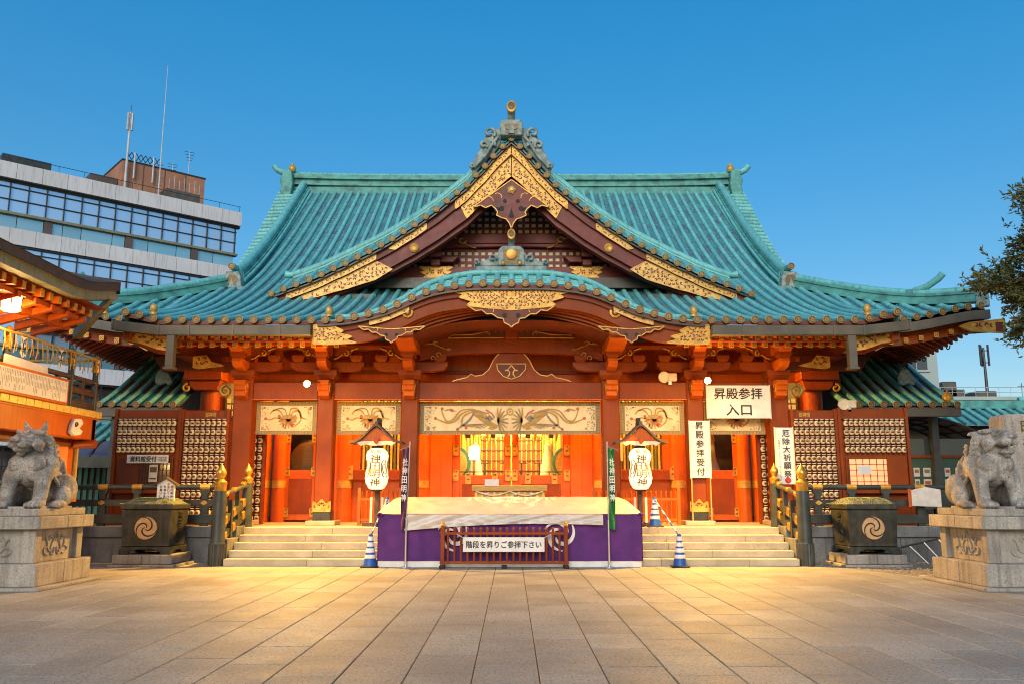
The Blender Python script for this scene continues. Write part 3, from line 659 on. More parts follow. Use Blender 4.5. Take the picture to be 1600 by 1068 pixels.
def snout(x, y, z, L, r, par):
    b = MB(); b.tube([(x, y + .25, z), (x, y + .05, z + L * .5), (x, y - .1, z + L)], [r, r, r * 1.05], 12); b.build('snout_tube', 'copper_grey', par, smooth=50)
    d = Vector((0, -.82, .3)).normalized(); b = MB(); b.lathe([(r * 1.25, -.05), (r * 1.25, .06), (r * .85, .07), (r * .8, .03)], (0, 0, 0), 14, 'y'); b.mi(1).lathe([(r * .85, .03), (r * .8, .045)], (0, 0, 0), 12, 'y')
    o = b.build('snout_ring', ['gold', 'cap_dark'], par, smooth=40, loc=(x, y - .12, z + L * .88)); o.scale = (1, 1, 1.45); o.rotation_euler = (R(-14), 0, 0)
snout(0, 5.1, 13.1, .48, .12, om)

# ---------------------------------------------------------------- curved porch gable
kg = hall
kx = [(-4.85 + 9.7 * i / 60) for i in range(61)]
ktop = [(x, zk(x)) for x in kx]
# transverse rolls: verge line behind the caps
roll([(x, 1.35, zkohai(x, 1.35) + .09) for x in kx], roof, r=.075, name='verge_roll')
for j in range(4):
    y = .98 + j * .1; b = MB(); b.grid(lambda u, v: (-4.8 + 9.6 * u, y + .1 * v, zkohai(-4.8 + 9.6 * u, y + .1 * v) + .022 * (1 - v) + .006), 60, 1); b.grid(lambda u, v: (-4.8 + 9.6 * u, y, zkohai(-4.8 + 9.6 * u, y) + .028 - .03 * v), 60, 1); b.build('verge_plate', 'copper_roll', roof)
o2 = lambda d: [(x, z - d) for x, z in ktop]
dk = lambda x: .98 + .0 * x
low = [(x, z - interp([(0, .60), (1.5, .55), (3.0, .58), (3.6, .62), (4.85, .5), (9, .5)], abs(x))) for x, z in ktop]
b = MB(); b.band(o2(.10), o2(.14), .84, 1.2); b.build('fascia_strip', 'black_lacquer', hall)
b = MB(); b.band(o2(.14), o2(.25), .96, 1.2); kb1 = b.build('curved_bargeboard', 'red', hall)
b = MB(); b.band(o2(.25), low, 1.02, 1.2); b.build('curved_bargeboard', 'red', hall)
b = MB(); b.band(o2(.235), o2(.265), .95, 1.03); b.build('bargeboard_bead', 'red_dark', hall)
seg = [q for q in kx if abs(q) < 2.9]      # stepped mouldings set back below the board
for j in range(4):
    d0 = .0 + j * .07; fn = lambda x, d: (x, zk(x) - interp([(0, .60), (1.5, .55), (3.0, .58)], abs(x)) - d * (.35 + .65 * smooth(abs(x) / 2.2)) + .04)
    b = MB(); b.band([fn(x, d0) for x in seg], [fn(x, d0 + .065) for x in seg], 1.2 + j * .12, 1.9); b.build('stepped_moulding', 'vermilion', hall)
# vault ceiling behind the curved gable
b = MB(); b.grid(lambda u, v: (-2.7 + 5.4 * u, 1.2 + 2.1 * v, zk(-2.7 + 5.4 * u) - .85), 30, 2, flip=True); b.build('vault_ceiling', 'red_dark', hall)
# centre plate with pendant
filigree([(-1.66, 6.68), (-1.2, 6.58), (-1.32, 6.5), (-1.0, 6.4), (-1.12, 6.3), (-.3, 6.22), (0, 6.1), (.3, 6.22), (1.12, 6.3), (1.0, 6.4), (1.32, 6.5), (1.2, 6.58), (1.66, 6.68), (.8, 6.7), (0, 6.71), (-.8, 6.7)], .94, .02, hall, .092, seed=12)
pd = [(0, 6.16), (.5, 6.2), (1.08, 6.26), (.9, 6.14), (.74, 6.16), (.62, 6.06), (.48, 6.06), (.34, 5.96), (.2, 5.94), (.18, 5.84), (.06, 5.78), (0, 5.72)]
def pendant(cx, dz, y, par, sc=1.0):
    pp = [(cx + x * sc, 6.16 + (z - 6.16) * sc + dz) for x, z in pd] + [(cx - x * sc, 6.16 + (z - 6.16) * sc + dz) for x, z in pd[::-1][1:-1]]
    b = MB(); b.prism(pp, y - .1, y); o = b.build('pendant_board', 'red_dark', par)
    b = MB(); q = pp + [pp[0]]
    for i in range(len(pp)): b.stroke([q[i], q[i + 1]], .022, y - .118, y - .09)
    for s in (-1, 1):
        b.stroke([(cx + s * px * sc, 6.16 + (pz - 6.16) * sc + dz) for px, pz in arc(.5, 6.14, .09, 30, 220, 8, .05)], .015, y - .112, y - .09)
    b.build('gold_outline', 'gold', o)
    b = MB()
    for s in (-1, 1): b.lathe([(.06 * sc, 0), (.06 * sc, .012)], (cx + s * .17 * sc, y - .102, 6.02 + dz), 8, 'y')
    b.build('trefoil_holes', 'ink', o)
pendant(0, 0, .96, hall)
for s in (-1, 1):
    pendant(s * 3.0, -.48, 1.0, hall, .78)
    b = MB(); b.lathe([(.15, 0), (.15, .03), (.12, .04)], (s * 2.62, 1.0, 6.13), 18, 'y', flute=.06); b.mi(1).lathe([(.1, .042), (.09, .05)], (s * 2.62, 1.0, 6.13), 14, 'y'); b.mi(0).lathe([(.05, .052), (.03, .065)], (s * 2.62, 1.0, 6.13), 10, 'y'); b.build('gold_boss', ['gold', 'red_dark'], hall, smooth=40)
    sg = [x for x in kx if 2.5 < abs(x) < 3.6 and x * s > 0]; filigree([(x, zk(x) - .13) for x in sg] + [(x, zk(x) - .25) for x in sg[::-1]], .955, .015, hall, .09, sym=False, seed=14, m='gold_pale')
    X = lambda a: s * a
    filigree([(X(4.95), 5.78), (X(4.95), 5.32), (X(4.6), 5.30), (X(3.85), 5.34), (X(4.15), 5.42), (X(3.98), 5.5), (X(4.3), 5.58), (X(4.2), 5.64), (X(4.45), 5.76)], .93, .03, hall, .092, sym=False, seed=15)
    filigree([(X(4.98), 5.6), (X(4.98), 5.5), (X(5.75), 5.52), (X(5.35), 5.62), (X(5.2), 5.66), (X(4.98), 5.68)], 1.0, .02, hall, .09, sym=False, seed=16)
# ornament standing on the curved gable
b = MB(); b.bb(-.95, .95, 1.75, 2.4, 7.15, 7.55); ob = b.build('ornament_base', 'copper_grey', hall, bevel=.03)
b = MB(); b.prism([(-.36, 7.55), (-.34, 7.98), (-.24, 8.08), (.24, 8.08), (.34, 7.98), (.36, 7.55)], 1.72, 2.0)
for s in (-1, 1): b.prism([(s * .34, 7.55), (s * .96, 7.55), (s * .98, 7.63), (s * .72, 7.68), (s * .5, 7.84), (s * .34, 7.86)], 1.78, 1.98)
om2 = b.build('curved_gable_mask_tile', 'copper_grey', hall, bevel=.02)
for s in (-1, 1):
    b = MB()
    for cx, cz, r in ((.5, 7.74, .11), (.92, 7.62, .07), (.2, 7.66, .07)): b.tube([(s * px, 1.72, pz) for px, pz in arc(cx, cz, r, 200, -150, 14, r * .25)], .032, 6)
    b.build('scroll', 'copper_grey', om2, smooth=60)
    b = MB(); b.ell((s * .22, 1.69, 7.6), (.06, .04, .06), 10, 6); b.build('gold_bead', 'gold', om2, smooth=60)
b = MB(); b.prism([(-.2, 7.6), (-.22, 7.98), (.22, 7.98), (.2, 7.6)], 1.705, 1.76); b.build('recess', 'cap_dark', om2)
b = MB(); b.lathe([(.14, 0), (.14, .03), (.1, .04)], (0, 1.7, 7.84), 16, 'y'); b.build('gold_crest', 'gold', om2, smooth=40)
snout(0, 1.8, 8.05, .36, .085, om2)
# ---------------------------------------------------------------- gutters, eaves and rafters
for s in (-1, 1):
    xs = [4.98, 5.75, 6.9, 8.0, 8.75, 9.9]
    for i in range(5):
        x0, x1 = sorted((s * xs[i], s * xs[i + 1])); d = .13 * smooth((abs(xs[i + 1]) - 8.9) / 1.0); d0 = .13 * smooth((abs(xs[i]) - 8.9) / 1.0)
        za, zb = (d0, d) if s > 0 else (d, d0)
        b = MB(); b.add([(x0 + .004, .70, 5.50 + za), (x1 - .004, .70, 5.50 + zb), (x1 - .004, .9, 5.50 + zb), (x0 + .004, .9, 5.50 + za), (x0 + .004, .68, 5.74 + za), (x1 - .004, .68, 5.74 + zb), (x1 - .004, .9, 5.74 + zb), (x0 + .004, .9, 5.74 + za)], [(3, 2, 1, 0), (4, 5, 6, 7), (0, 1, 5, 4), (1, 2, 6, 5), (2, 3, 7, 6), (3, 0, 4, 7)])
        b.build('gutter', 'gutter', hall, bevel=.008)
        b = MB(); b.bb(s * xs[i + 1] - .02, s * xs[i + 1] + .02, .67, .72, 5.49 + d, 5.75 + d); b.build('gutter_joint', 'gutter', hall)
    b = MB(); b.bb(s * 8.45 - .1, s * 8.45 + .1, .72, .92, 4.68, 5.5); b.build('downpipe_box', 'gutter', hall, bevel=.01)
    b = MB(); b.bb(s * 8.45 - .13, s * 8.45 + .13, .69, .95, 4.66, 4.72); b.build('downpipe_lip', 'gutter', hall, bevel=.01)
    n = 6
    for i in range(n):
        xa, xb = 9.7 + 3.35 * i / n, 9.7 + 3.35 * (i + 1) / n; za, zb = zouter(min(xa, EX), EY) - .36, zouter(min(xb, EX), EY) - .36
        P = [(s * xa, za), (s * xb, zb), (s * xb, zb + .25), (s * xa, za + .25)]
        b = MB(); b.prism(P, EY - .2, EY); b.build('gutter', 'gutter', hall)
    # front edge boards above the rafter tips
    E = [(9.7 + 3.3 * i / 10) for i in range(11)]
    b = MB(); b.band([(s * x, zouter(x, EY) - .10) for x in E], [(s * x, zouter(x, EY) - .42) for x in E], EY + .05, EY + .2); b.build('eave_board', 'red', hall)
    b = MB(); b.band([(s * x, zouter(x, EY) - .42) for x in E], [(s * x, zouter(x, EY) - .66) for x in E], EY + .12, EY + .3); b.build('eave_board', 'red', hall)
    # side eave board running back
    SY = [EY + 19 * i / 12 for i in range(13)]; b = MB()
    b.add([q for y in SY for z in (zouter(EX, y),) for q in ((s * 13.02, y, z - .04), (s * 13.02, y, z - .34), (s * 12.8, y, z - .34), (s * 12.8, y, z - .04))], [(i * 4 + j, i * 4 + 4 + j, i * 4 + 4 + (j + 1) % 4, i * 4 + (j + 1) % 4) for i in range(12) for j in range(4)]); b.build('side_eave_board', 'gutter', hall)
    # rafters of the side eave, rising inwards below the roof
    for k in range(52):
        y = EY + .32 + k * .29
        if y > 17.5: break
        x1 = max(9.45, EX - (y - EY) * 3.9 / 4.4)
        for xa, xb, dz in ((12.95, x1, .40), (min(11.4, x1 + .9), x1, .54)):
            if xa - xb < .25: continue
            n = 4; xs = [xa + (xb - xa) * i / n for i in range(n + 1)]
            b = MB(); b.add([(s * x, yy, zouter(x, y) - dz + q) for x in xs for yy, q in ((y - .055, -.12), (y + .055, -.12), (y + .055, .02), (y - .055, .02))], [(i * 4 + j, i * 4 + (j + 1) % 4, i * 4 + 4 + (j + 1) % 4, i * 4 + 4 + j) for i in range(n) for j in range(4)] + [(3, 2, 1, 0), (n * 4, n * 4 + 1, n * 4 + 2, n * 4 + 3)]); b.build('side_rafter', 'red', hall)
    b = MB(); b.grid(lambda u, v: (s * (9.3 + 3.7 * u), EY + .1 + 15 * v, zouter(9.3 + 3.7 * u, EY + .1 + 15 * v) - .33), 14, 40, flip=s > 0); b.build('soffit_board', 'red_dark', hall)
    b = MB(); b.grid(lambda u, v: (s * 9.72, .92 + 6.6 * u, zkohai(9.72, .92 + 6.6 * u) - .75 * v), 16, 1, flip=s > 0); b.build('porch_roof_cheek', 'copper_sheet', hall)
    # gilded corner pieces
    zc = zouter(EX, EY)
    filigree([(s * 13.45, zc - .36), (s * 13.45, zc - .74), (s * 12.55, zc - .70), (s * 12.2, zc - .56), (s * 12.5, zc - .46)], EY - .02, .12, hall, .15, sym=False, seed=20, name='corner_plate')
    filigree([(s * 10.4, zc - .95), (s * 9.95, zc - 1.2), (s * 10.0, zc - .93), (s * 10.5, zc - .82)], EY + .1, .05, hall, .12, sym=False, seed=21, name='corner_plate')
    b = MB(); b.add([(s * q[0], q[1], q[2]) for q in ((13.4, 2.75, zc - .72), (13.2, 2.75, zc - .72), (9.3, 7.1, 6.35), (9.5, 7.1, 6.35), (13.4, 2.75, zc - .45), (13.2, 2.75, zc - .45), (9.3, 7.1, 6.6), (9.5, 7.1, 6.6))], [(0, 1, 2, 3), (7, 6, 5, 4), (0, 4, 5, 1), (1, 5, 6, 2), (2, 6, 7, 3), (3, 7, 4, 0)]); b.build('hip_rafter', 'red_dark', hall)
    filigree([(s * 9.75, 5.72), (s * 9.75, 5.44), (s * 9.3, 5.36), (s * 8.9, 5.22), (s * 8.35, 5.12), (s * 8.6, 5.3), (s * 8.75, 5.55), (s * 9.0, 5.62)], 1.12, .05, hall, .13, sym=False, seed=22, name='corner_plate')
    for i in range(7):
        y = EY + .6 + i * 1.55; b = MB(); b.tube([(s * (13.02), y + .12 * math.cos(t * .6), zouter(EX, y) - .42 - .12 * math.sin(t * .6)) for t in range(0, 6)], .018, 5); b.build('eave_hook', 'black_lacquer', hall)
    # porch side eave
    b = MB(); b.bb(*sorted((s * 9.55, s * 9.72)), .95, 3.2, 5.42, 5.78); b.build('porch_side_board', 'red', hall)
# rafters of the porch, two tiers, gilded tips
tip = MB(); tip.bb(-.062, .062, -.012, 0, -.07, .07); tip.mi(1)
for dx, dz in ((0, 0), (-.03, .035), (.03, .035), (-.03, -.035), (.03, -.035)): tip.bb(dx - .012, dx + .012, -.015, -.01, dz - .012, dz + .012)
to = tip.build('rafter_tip', ['gold', 'red_dark'], hall); TIP = to.data; bpy.data.objects.remove(to)
ra = MB(); ra.add([(-.055, 0, -.06), (.055, 0, -.06), (.055, 0, .06), (-.055, 0, .06), (-.055, 1.7, .38), (.055, 1.7, .38), (.055, 1.7, .5), (-.055, 1.7, .5)], [(0, 1, 2, 3)[::1], (7, 6, 5, 4), (0, 4, 5, 1), (1, 5, 6, 2), (2, 6, 7, 3), (3, 7, 4, 0)])
RAF = None
def rafter(x, y, z):
    global RAF
    if RAF is None:
        o = ra.build('rafter', 'vermilion', hall); RAF = o.data; bpy.data.objects.remove(o)
    o = link('rafter', RAF, hall, loc=(x, y, z)); link('rafter_tip', TIP, o, loc=(x, y - .002, z))
for k in range(1, 30):
    for s in (-1, 1):
        x = s * (.152 + k * .304)
        if 4.9 < abs(x) < 9.45: rafter(x, 1.18, 5.53 + .13 * smooth((abs(x) - 8.9) / 1))
for k in range(1, 34):
    for s in (-1, 1):
        x = s * (.146 + k * .292)
        if 4.3 < abs(x) < 9.0: rafter(x, 1.68, 5.42)
for s in (-1, 1):
    for k in range(8):
        x = 9.95 + k * .42; rafter(s * x, EY + .02, zouter(min(x, EX), EY) - .56)
    b = MB(); b.bb(*sorted((s * 4.3, s * 9.6)), 1.26, 1.44, 5.60, 5.68); b.bb(*sorted((s * 4.3, s * 9.5)), 1.22, 1.38, 5.44, 5.475); b.build('eave_board', 'red', hall)
    b = MB(); b.bb(*sorted((s * 4.3, s * 9.2)), 1.80, 1.95, 5.44, 5.56); b.build('eave_board', 'red', hall)
    b = MB(); b.add([(s * 4.0, 1.25, 5.70), (s * 9.7, 1.25, 5.70), (s * 9.7, 3.5, 6.15), (s * 4.0, 3.5, 6.15)], [(0, 1, 2, 3) if s < 0 else (3, 2, 1, 0)]); b.build('soffit_board', 'red', hall)

# ---------------------------------------------------------------- porch columns, beams, brackets
CY = 3.3
CX = [(-7.3, .52), (-5.05, .46), (-2.76, .48), (2.70, .48), (5.0, .46), (7.27, .52)]
for x, w in CX:
    h = w / 2
    b = MB(); c = .035; pl = [(x - h + c, CY - h), (x + h - c, CY - h), (x + h, CY - h + c), (x + h, CY + h - c), (x + h - c, CY + h), (x - h + c, CY + h), (x - h, CY + h - c), (x - h, CY - h + c)]
    b.prism(pl, LAND + .34, 4.9, 'z'); col = b.build('column', 'red', hall)
    b = MB(); b.prism([(x + (a - x) * 1.05, CY + (q - CY) * 1.05) for a, q in pl], LAND + .12, LAND + .36, 'z')
    for i in range(9): b.bb(x - h + i * w / 8.3 - .0, x - h + i * w / 8.3 + .025, CY - h * 1.05 - .012, CY - h * 1.05 + .01, LAND + .13, LAND + .34)
    b.build('column_shoe', 'black_lacquer', col)
    filigree([(x - h, LAND + .36), (x + h, LAND + .36), (x + h, LAND + .62), (x + h * .5, LAND + .55), (x, LAND + .68), (x - h * .5, LAND + .55), (x - h, LAND + .62)], CY - h - .004, .012, col, .1, seed=31)
    b = MB(); b.bb(x - h - .16, x + h + .16, CY - h - .16, CY + h + .16, LAND + .0, LAND + .12); b.build('base_stone', 'stone_step', col, bevel=.015)
    # nose block
    b = MB(); b.prism([(CY - .25, 4.68), (CY - .62, 4.66), (CY - .66, 4.55), (CY - .58, 4.50), (CY - .62, 4.40), (CY - .52, 4.36), (CY - .56, 4.24), (CY - .25, 4.16)], x - .15, x + .15, 'x'); nb = b.build('nose_block', 'vermilion', col, bevel=.012)
    b = MB()
    for q in (-1, 1): b.tube([(x + q * .155, CY - .45 + .1 * math.cos(R(t)), 4.47 + .12 * math.sin(R(t))) for t in range(0, 330, 30)], .016, 5)
    b.build('gold_scroll', 'gold', nb)
    # stacked bracket
    def block(bx, by, z0, z1, w0, w1, nm='bracket_block', m='red'):
        b = MB(); zm = z0 + (z1 - z0) * .45
        for (za, wa, zb, wb) in ((z0, w0, zm, w1), (zm, w1, z1, w1)):
            b.add([(bx + sx * ww / 2, by + sy * ww / 2, zz) for zz, ww in ((za, wa), (zb, wb)) for sx, sy in ((-1, -1), (1, -1), (1, 1), (-1, 1))], [(3, 2, 1, 0), (4, 5, 6, 7), (0, 1, 5, 4), (1, 2, 6, 5), (2, 3, 7, 6), (3, 0, 4, 7)])
        return b.build(nm, m, col, bevel=.008)
    block(x, CY - .1, 4.69, 4.97, .42, .62)
    A = 1.02
    b = MB(); b.prism([(x - A, 5.2), (x - A, 5.1), (x - A + .12, 4.98), (x - A + .4, 4.94), (x + A - .4, 4.94), (x + A - .12, 4.98), (x + A, 5.1), (x + A, 5.2)], CY - .22, CY + .02); b.build('bracket_arm', 'red', col, bevel=.012)
    for q in (-1, 0, 1): block(x + q * .8, CY - .1, 5.2, 5.38, .22, .34)
    b = MB(); b.prism([(CY - .15, 5.2), (CY - .95, 5.2), (CY - .98, 5.1), (CY - .85, 4.98), (CY - .55, 4.92), (CY - .15, 4.92)], x - .13, x + .13, 'x'); b.build('bracket_arm', 'vermilion', col, bevel=.012)
    block(x, CY - .82, 5.2, 5.38, .24, .36)
    b = MB(); b.prism([(CY - .15, 5.62), (CY - 1.22, 5.62), (CY - 1.26, 5.55), (CY - 1.18, 5.50), (CY - 1.22, 5.44), (CY - 1.0, 5.36), (CY - .15, 5.36)], x - .16, x + .16, 'x'); b.build('beam_end', 'vermilion', col, bevel=.012)
for i in range(5):
    (xa, wa), (xb, wb) = CX[i], CX[i + 1]
    b = MB(); b.bb(xa + wa / 2, xb - wb / 2, CY - .2, CY + .16, 4.17, 4.64); b.build('tie_beam', 'red', hall, bevel=.015)
    b = MB(); b.bb(xa + wa / 2, xb - wb / 2, CY - .215, CY - .2, 4.155, 4.18); b.build('tie_beam_edge', 'vermilion', hall)
    if i != 2:
        b = MB(); m = (xa + xb) / 2; b.prism([(xa, 5.66), (xb, 5.66), (xb, 5.36), (xb - .62, 5.36), (m + .42, 5.52), (m + .2, 5.56), (m - .2, 5.56), (m - .42, 5.52), (xa + .62, 5.36), (xa, 5.36)], CY - .24, CY - .02); b.build('purlin', 'red', hall, bevel=.012)
        for q in (-1, 1):
            b = MB()
            b.tube([(px, CY - .27, pz) for px, pz in arc(m + q * .62, 5.43, .085, 90, 90 + q * 340, 12, .02)], .024, 6)
            b.tube([(m + q * .5, CY - .26, 5.5), (m + q * .36, CY - .26, 5.56), (m + q * .3, CY - .26, 5.57)], .02, 6); b.tube([(m + q * .72, CY - .26, 5.40), (m + q * .85, CY - .26, 5.30), (m + q * .95, CY - .26, 5.27)], .02, 6); b.build('gold_scroll', 'gold', hall, smooth=60)
    b = MB(); b.bb(xa, xb, CY + .95, CY + 1.05, 4.6, 5.9); b.build('frieze_panel', 'vermilion', hall)
    b = MB(); b.bb(xa, xb, CY + .86, CY + .95, 5.02, 5.12); b.build('frieze_rail', 'red', hall)
for s in (-1, 1):
    x = s * 7.3; b = MB(); b.prism([(x, 5.66), (x + s * 1.9, 5.66), (x + s * 1.95, 5.5), (x + s * 1.6, 5.34), (x, 5.36)], CY - .24, CY - .02); b.build('purlin', 'red', hall, bevel=.012)
    filigree([(x + s * 1.0, 5.34), (x + s * 1.34, 5.30), (x + s * 1.34, 5.02), (x + s * 1.2, 4.98), (x + s * .5, 5.06), (x + s * .86, 5.16)], CY - .4, .03, hall, .12, sym=False, seed=33)
    b = MB(); b.tube([(px, CY - .1, pz) for px, pz in arc(x + s * .52, 4.42, .17, 90, 90 - s * 420, 18, .04)], .06, 7); b.prism([(x + s * .24, 4.62), (x + s * .6, 4.64), (x + s * .74, 4.5), (x + s * .66, 4.36), (x + s * .5, 4.26), (x + s * .24, 4.14)], CY - .09, CY + .06); b.build('gilded_nosing', 'gold', hall, smooth=50)
# centre bay: curved rainbow beam, frog-leg strut
rb = [(-2.5 + 5.0 * i / 20) for i in range(21)]
b = MB(); b.band([(x, 5.86 + .06 * (1 - (x / 2.5)**2)) for x in rb], [(x, 5.22 + .22 * (1 - abs(x / 2.5)**4)) for x in rb], CY - .3, CY - .02); b.build('rainbow_beam', 'red', hall, bevel=.012)
for s in (-1, 1):
    b = MB(); b.tube([(s * 2.42, CY - .32, 5.66), (s * 2.15, CY - .32, 5.68), (s * 1.9, CY - .32, 5.58), (s * 1.7, CY - .32, 5.5)], .016, 6)
    for cx, cz, r in ((2.22, 5.72, .08), (2.08, 5.70, .06), (2.0, 5.38, .08), (2.15, 5.28, .08), (1.72, 5.52, .05)): b.tube([(s * px, CY - .32, pz) for px, pz in arc(cx, cz, r, 200, -120, 12, r * .3)], .016, 6)
    b.build('gold_scroll', 'gold', hall, smooth=60)
fl = [(.0, 5.42), (.34, 5.42), (.42, 5.34), (.5, 5.22), (.62, 4.98), (.78, 4.84), (.98, 4.80), (1.1, 4.86), (1.22, 4.76), (1.5, 4.70), (1.62, 4.655)]
b = MB(); b.prism(fl + [(-x, z) for x, z in fl[::-1][:-1]], CY - .22, CY - .1); fo = b.build('frog_leg_strut', 'red', hall)
b = MB(); sh = [(-.4, 5.14), (.4, 5.14), (.38, 4.98), (.22, 4.80), (0, 4.72), (-.22, 4.80), (-.38, 4.98)]; b.prism(sh, CY - .25, CY - .2); b.build('strut_shield', 'red_dark', fo)
b = MB(); q = sh + [sh[0]]
for i in range(7): b.stroke([q[i], q[i + 1]], .022, CY - .262, CY - .24)
for s in (-1, 1):
    b.stroke([(s * px, pz) for px, pz in arc(.14, 4.9, .11, 250, 60, 10, .06)], .03, CY - .262, CY - .24)
    b.stroke([(0, 5.1), (s * .1, 4.98)], .025, CY - .262, CY - .24)
    b.stroke([(s * x, z + .005) for x, z in fl[1:]], .022, CY - .235, CY - .2)
b.build('gold_outline', 'gold', fo)
b = MB()
for s in (-1, 1):
    b.prism([(s * .2, 5.82), (s * .55, 5.98), (s * .42, 6.06), (s * .3, 6.1), (s * .16, 6.0)], CY - .6, CY - .5); b.prism([(s * .2, 5.80), (s * 1.0, 5.80), (s * 1.72, 5.78), (s * 1.66, 5.86), (s * 1.1, 5.87), (s * .7, 5.95), (s * .3, 6.0)], CY - .58, CY - .5)
cr = b.build('cloud_carving', 'red_dark', hall)
b = MB()
for s in (-1, 1):
    b.stroke([(s * .2, 6.0), (s * .45, 6.06), (s * .7, 5.95), (s * 1.1, 5.87), (s * 1.6, 5.86), (s * 1.72, 5.78), (s * 1.0, 5.79), (s * .2, 5.79)], .02, CY - .615, CY - .57)
    for cx, cz in ((.3, 5.97), (.46, 5.98), (.62, 5.9)): b.stroke([(s * px, pz) for px, pz in arc(cx, cz, .06, 0, 260, 8, .03)], .014, CY - .615, CY - .57)
b.build('gold_outline', 'gold', cr)
b = MB(); b.bb(-.17, .17, CY - .62, CY - .3, 5.78, 6.05); b.build('centre_block', 'red', hall, bevel=.02)
# slanting beams from the centre columns out to the curved gable
for s in (-1, 1):
    b = MB(); b.prism([(CY - .1, 5.95), (1.3, 5.9), (1.18, 5.5), (2.1, 5.36), (CY - .1, 5.4)], s * 2.73 - .24, s * 2.73 + .24, 'x'); b.build('porch_beam', 'vermilion', hall, bevel=.015)

# ---------------------------------------------------------------- front wall of the hall
WY = 6.0
def pillar(x, r, y=WY, z1=5.9, m='vermilion'):
    b = MB(); b.lathe([(r, LAND), (r, z1)], (x, y, 0), 20); o = b.build('round_pillar', m, hall, smooth=50)
    b = MB(); b.lathe([(r + .012, LAND + 1.0), (r + .012, LAND + 1.22)], (x, y, 0), 20); b.build('pillar_band', 'gold', o, smooth=50)
for s in (-1, 1):
    for x, r in ((7.5, .24), (7.0, .2), (5.02, .22), (2.72, .24)): pillar(s * x, r)
    # panels beside the centre door
    for k, (x0, x1) in enumerate(((2.42, 2.98), (2.1, 2.44), (1.78, 2.12))):
        b = MB(); b.bb(*sorted((s * x0, s * x1)), WY - .06 - .02 * k, WY + .1, LAND, 4.6); b.build('wall_board', 'vermilion', hall, bevel=.01)
    # second bay: latticed window over a rail
    b = MB(); b.bb(*sorted((s * 2.98, s * 4.9)), WY + .06, WY + .2, LAND, 2.1); b.build('wall_board', 'vermilion', hall)
    b = MB(); b.bb(*sorted((s * 3.05, s * 4.95)), WY - .14, WY + .06, 2.05, 2.36); wr = b.build('window_rail', 'red', hall, bevel=.015)
    for q in (3.2, 4.84): filigree([(s * q - .08, 2.08), (s * q + .08, 2.08), (s * q + .08, 2.5), (s * q - .08, 2.4)], WY - .145, .01, wr, .07, seed=40)
    b = MB(); b.bb(*sorted((s * 3.0, s * 4.8)), WY + .12, WY + .16, 2.3, 4.6); wn = b.build('window_backing', 'blind', hall)
    for k in range(11):
        b = MB(); x = s * (3.42 + k * .105); b.bb(x - .028, x + .028, WY - .02, WY + .06, 2.36, 4.6); b.build('window_bar', 'blind_green' if k % 2 else 'gold_wall', wn)
    b = MB(); b.bb(*sorted((s * 4.56, s * 4.82)), WY - .06, WY + .1, 2.36, 4.6); b.build('wall_board', 'vermilion', hall)
    b = MB(); b.bb(*sorted((s * 3.05, s * 3.36)), WY - .08, WY - .05, 2.62, 3.3); b.build('framed_notice', 'cream', hall)
    # first bay: door with pane
    for x0, x1 in ((5.22, 5.9), (6.82, 7.1)):
        b = MB(); b.bb(*sorted((s * x0, s * x1)), WY - .05, WY + .1, LAND, 4.6); b.build('wall_board', 'vermilion', hall, bevel=.01)
    d = MB(); x0, x1 = 5.9, 6.82
    d.bb(*sorted((s * x0, s * x1)), WY, WY + .08, LAND + .05, 2.35); d.bb(*sorted((s * x0, s * (x0 + .1))), WY, WY + .08, 2.35, 4.2); d.bb(*sorted((s * (x1 - .12), s * x1)), WY, WY + .08, 2.35, 4.2); d.bb(*sorted((s * (x0 + .1), s * (x1 - .12))), WY, WY + .08, 3.75, 4.2)
    dr = d.build('side_door', 'vermilion', hall, bevel=.01)
    b = MB(); b.bb(*sorted((s * (x0 + .1), s * (x1 - .12))), WY - .015, WY, 1.05, 2.1); b.build('door_panel', 'red', dr, bevel=.015)
    b = MB(); b.bb(*sorted((s * (x0 + .1), s * (x1 - .12))), WY + .03, WY + .04, 2.35, 3.75); b.build('pane', 'glass', dr)
    b = MB(); b.bb(*sorted((s * x0, s * x1)), WY - .03, WY - .01, 3.95, 4.4); b.build('reed_blind', 'blind', dr)
    for zz in (2.3, 3.3, 1.1):
        for xx in (x0 + .07, x1 - .07): filigree([(s * xx - .06, zz - .12), (s * xx + .06, zz - .12), (s * xx + .06, zz + .12), (s * xx - .06, zz + .12)], WY - .002, .012, dr, .06, seed=41, name='hinge_plate')
    b = MB(); b.bb(*sorted((s * 5.5, s * 7.3)), WY + .9, WY + 1.0, LAND, 4.6); b.build('room_wall', 'wood_dark', hall)
    # outer wall: plain red with small green lattice window
    b = MB(); b.bb(*sorted((s * 7.9, s * 9.3)), WY - .02, WY + .2, LAND, 5.5); b.build('wall_board', 'red', hall)
    b = MB(); b.bb(*sorted((s * 8.0, s * 8.72)), WY - .08, WY - .02, 3.92, 4.56); gwn = b.build('lattice_window', 'blind_green', hall)
    for i in range(4):
        for j in range(3):
            b = MB(); x = s * (8.12 + i * .16); z = 4.06 + j * .19; b.bb(x - .06, x + .06, WY - .1, WY - .075, z - .07, z + .07); b.build('pane', 'cream', gwn)
    pillar(s * 9.2, .3, WY, 5.2, 'red')
    b = MB(); b.prism([(s * 8.75, 5.02), (s * 9.7, 5.02), (s * 9.7, 4.85), (s * 9.55, 4.72), (s * 8.85, 4.72)], WY - .5, WY + .3); b.bb(*sorted((s * 8.7, s * 9.85)), WY - .6, WY + .3, 5.02, 5.3); b.prism([(s * 9.5, 4.95), (s * 10.0, 4.95), (s * 10.0, 5.2), (s * 9.5, 5.2)], WY - .3, WY - .05); b.build('corner_bracket', 'red', hall, bevel=.015)
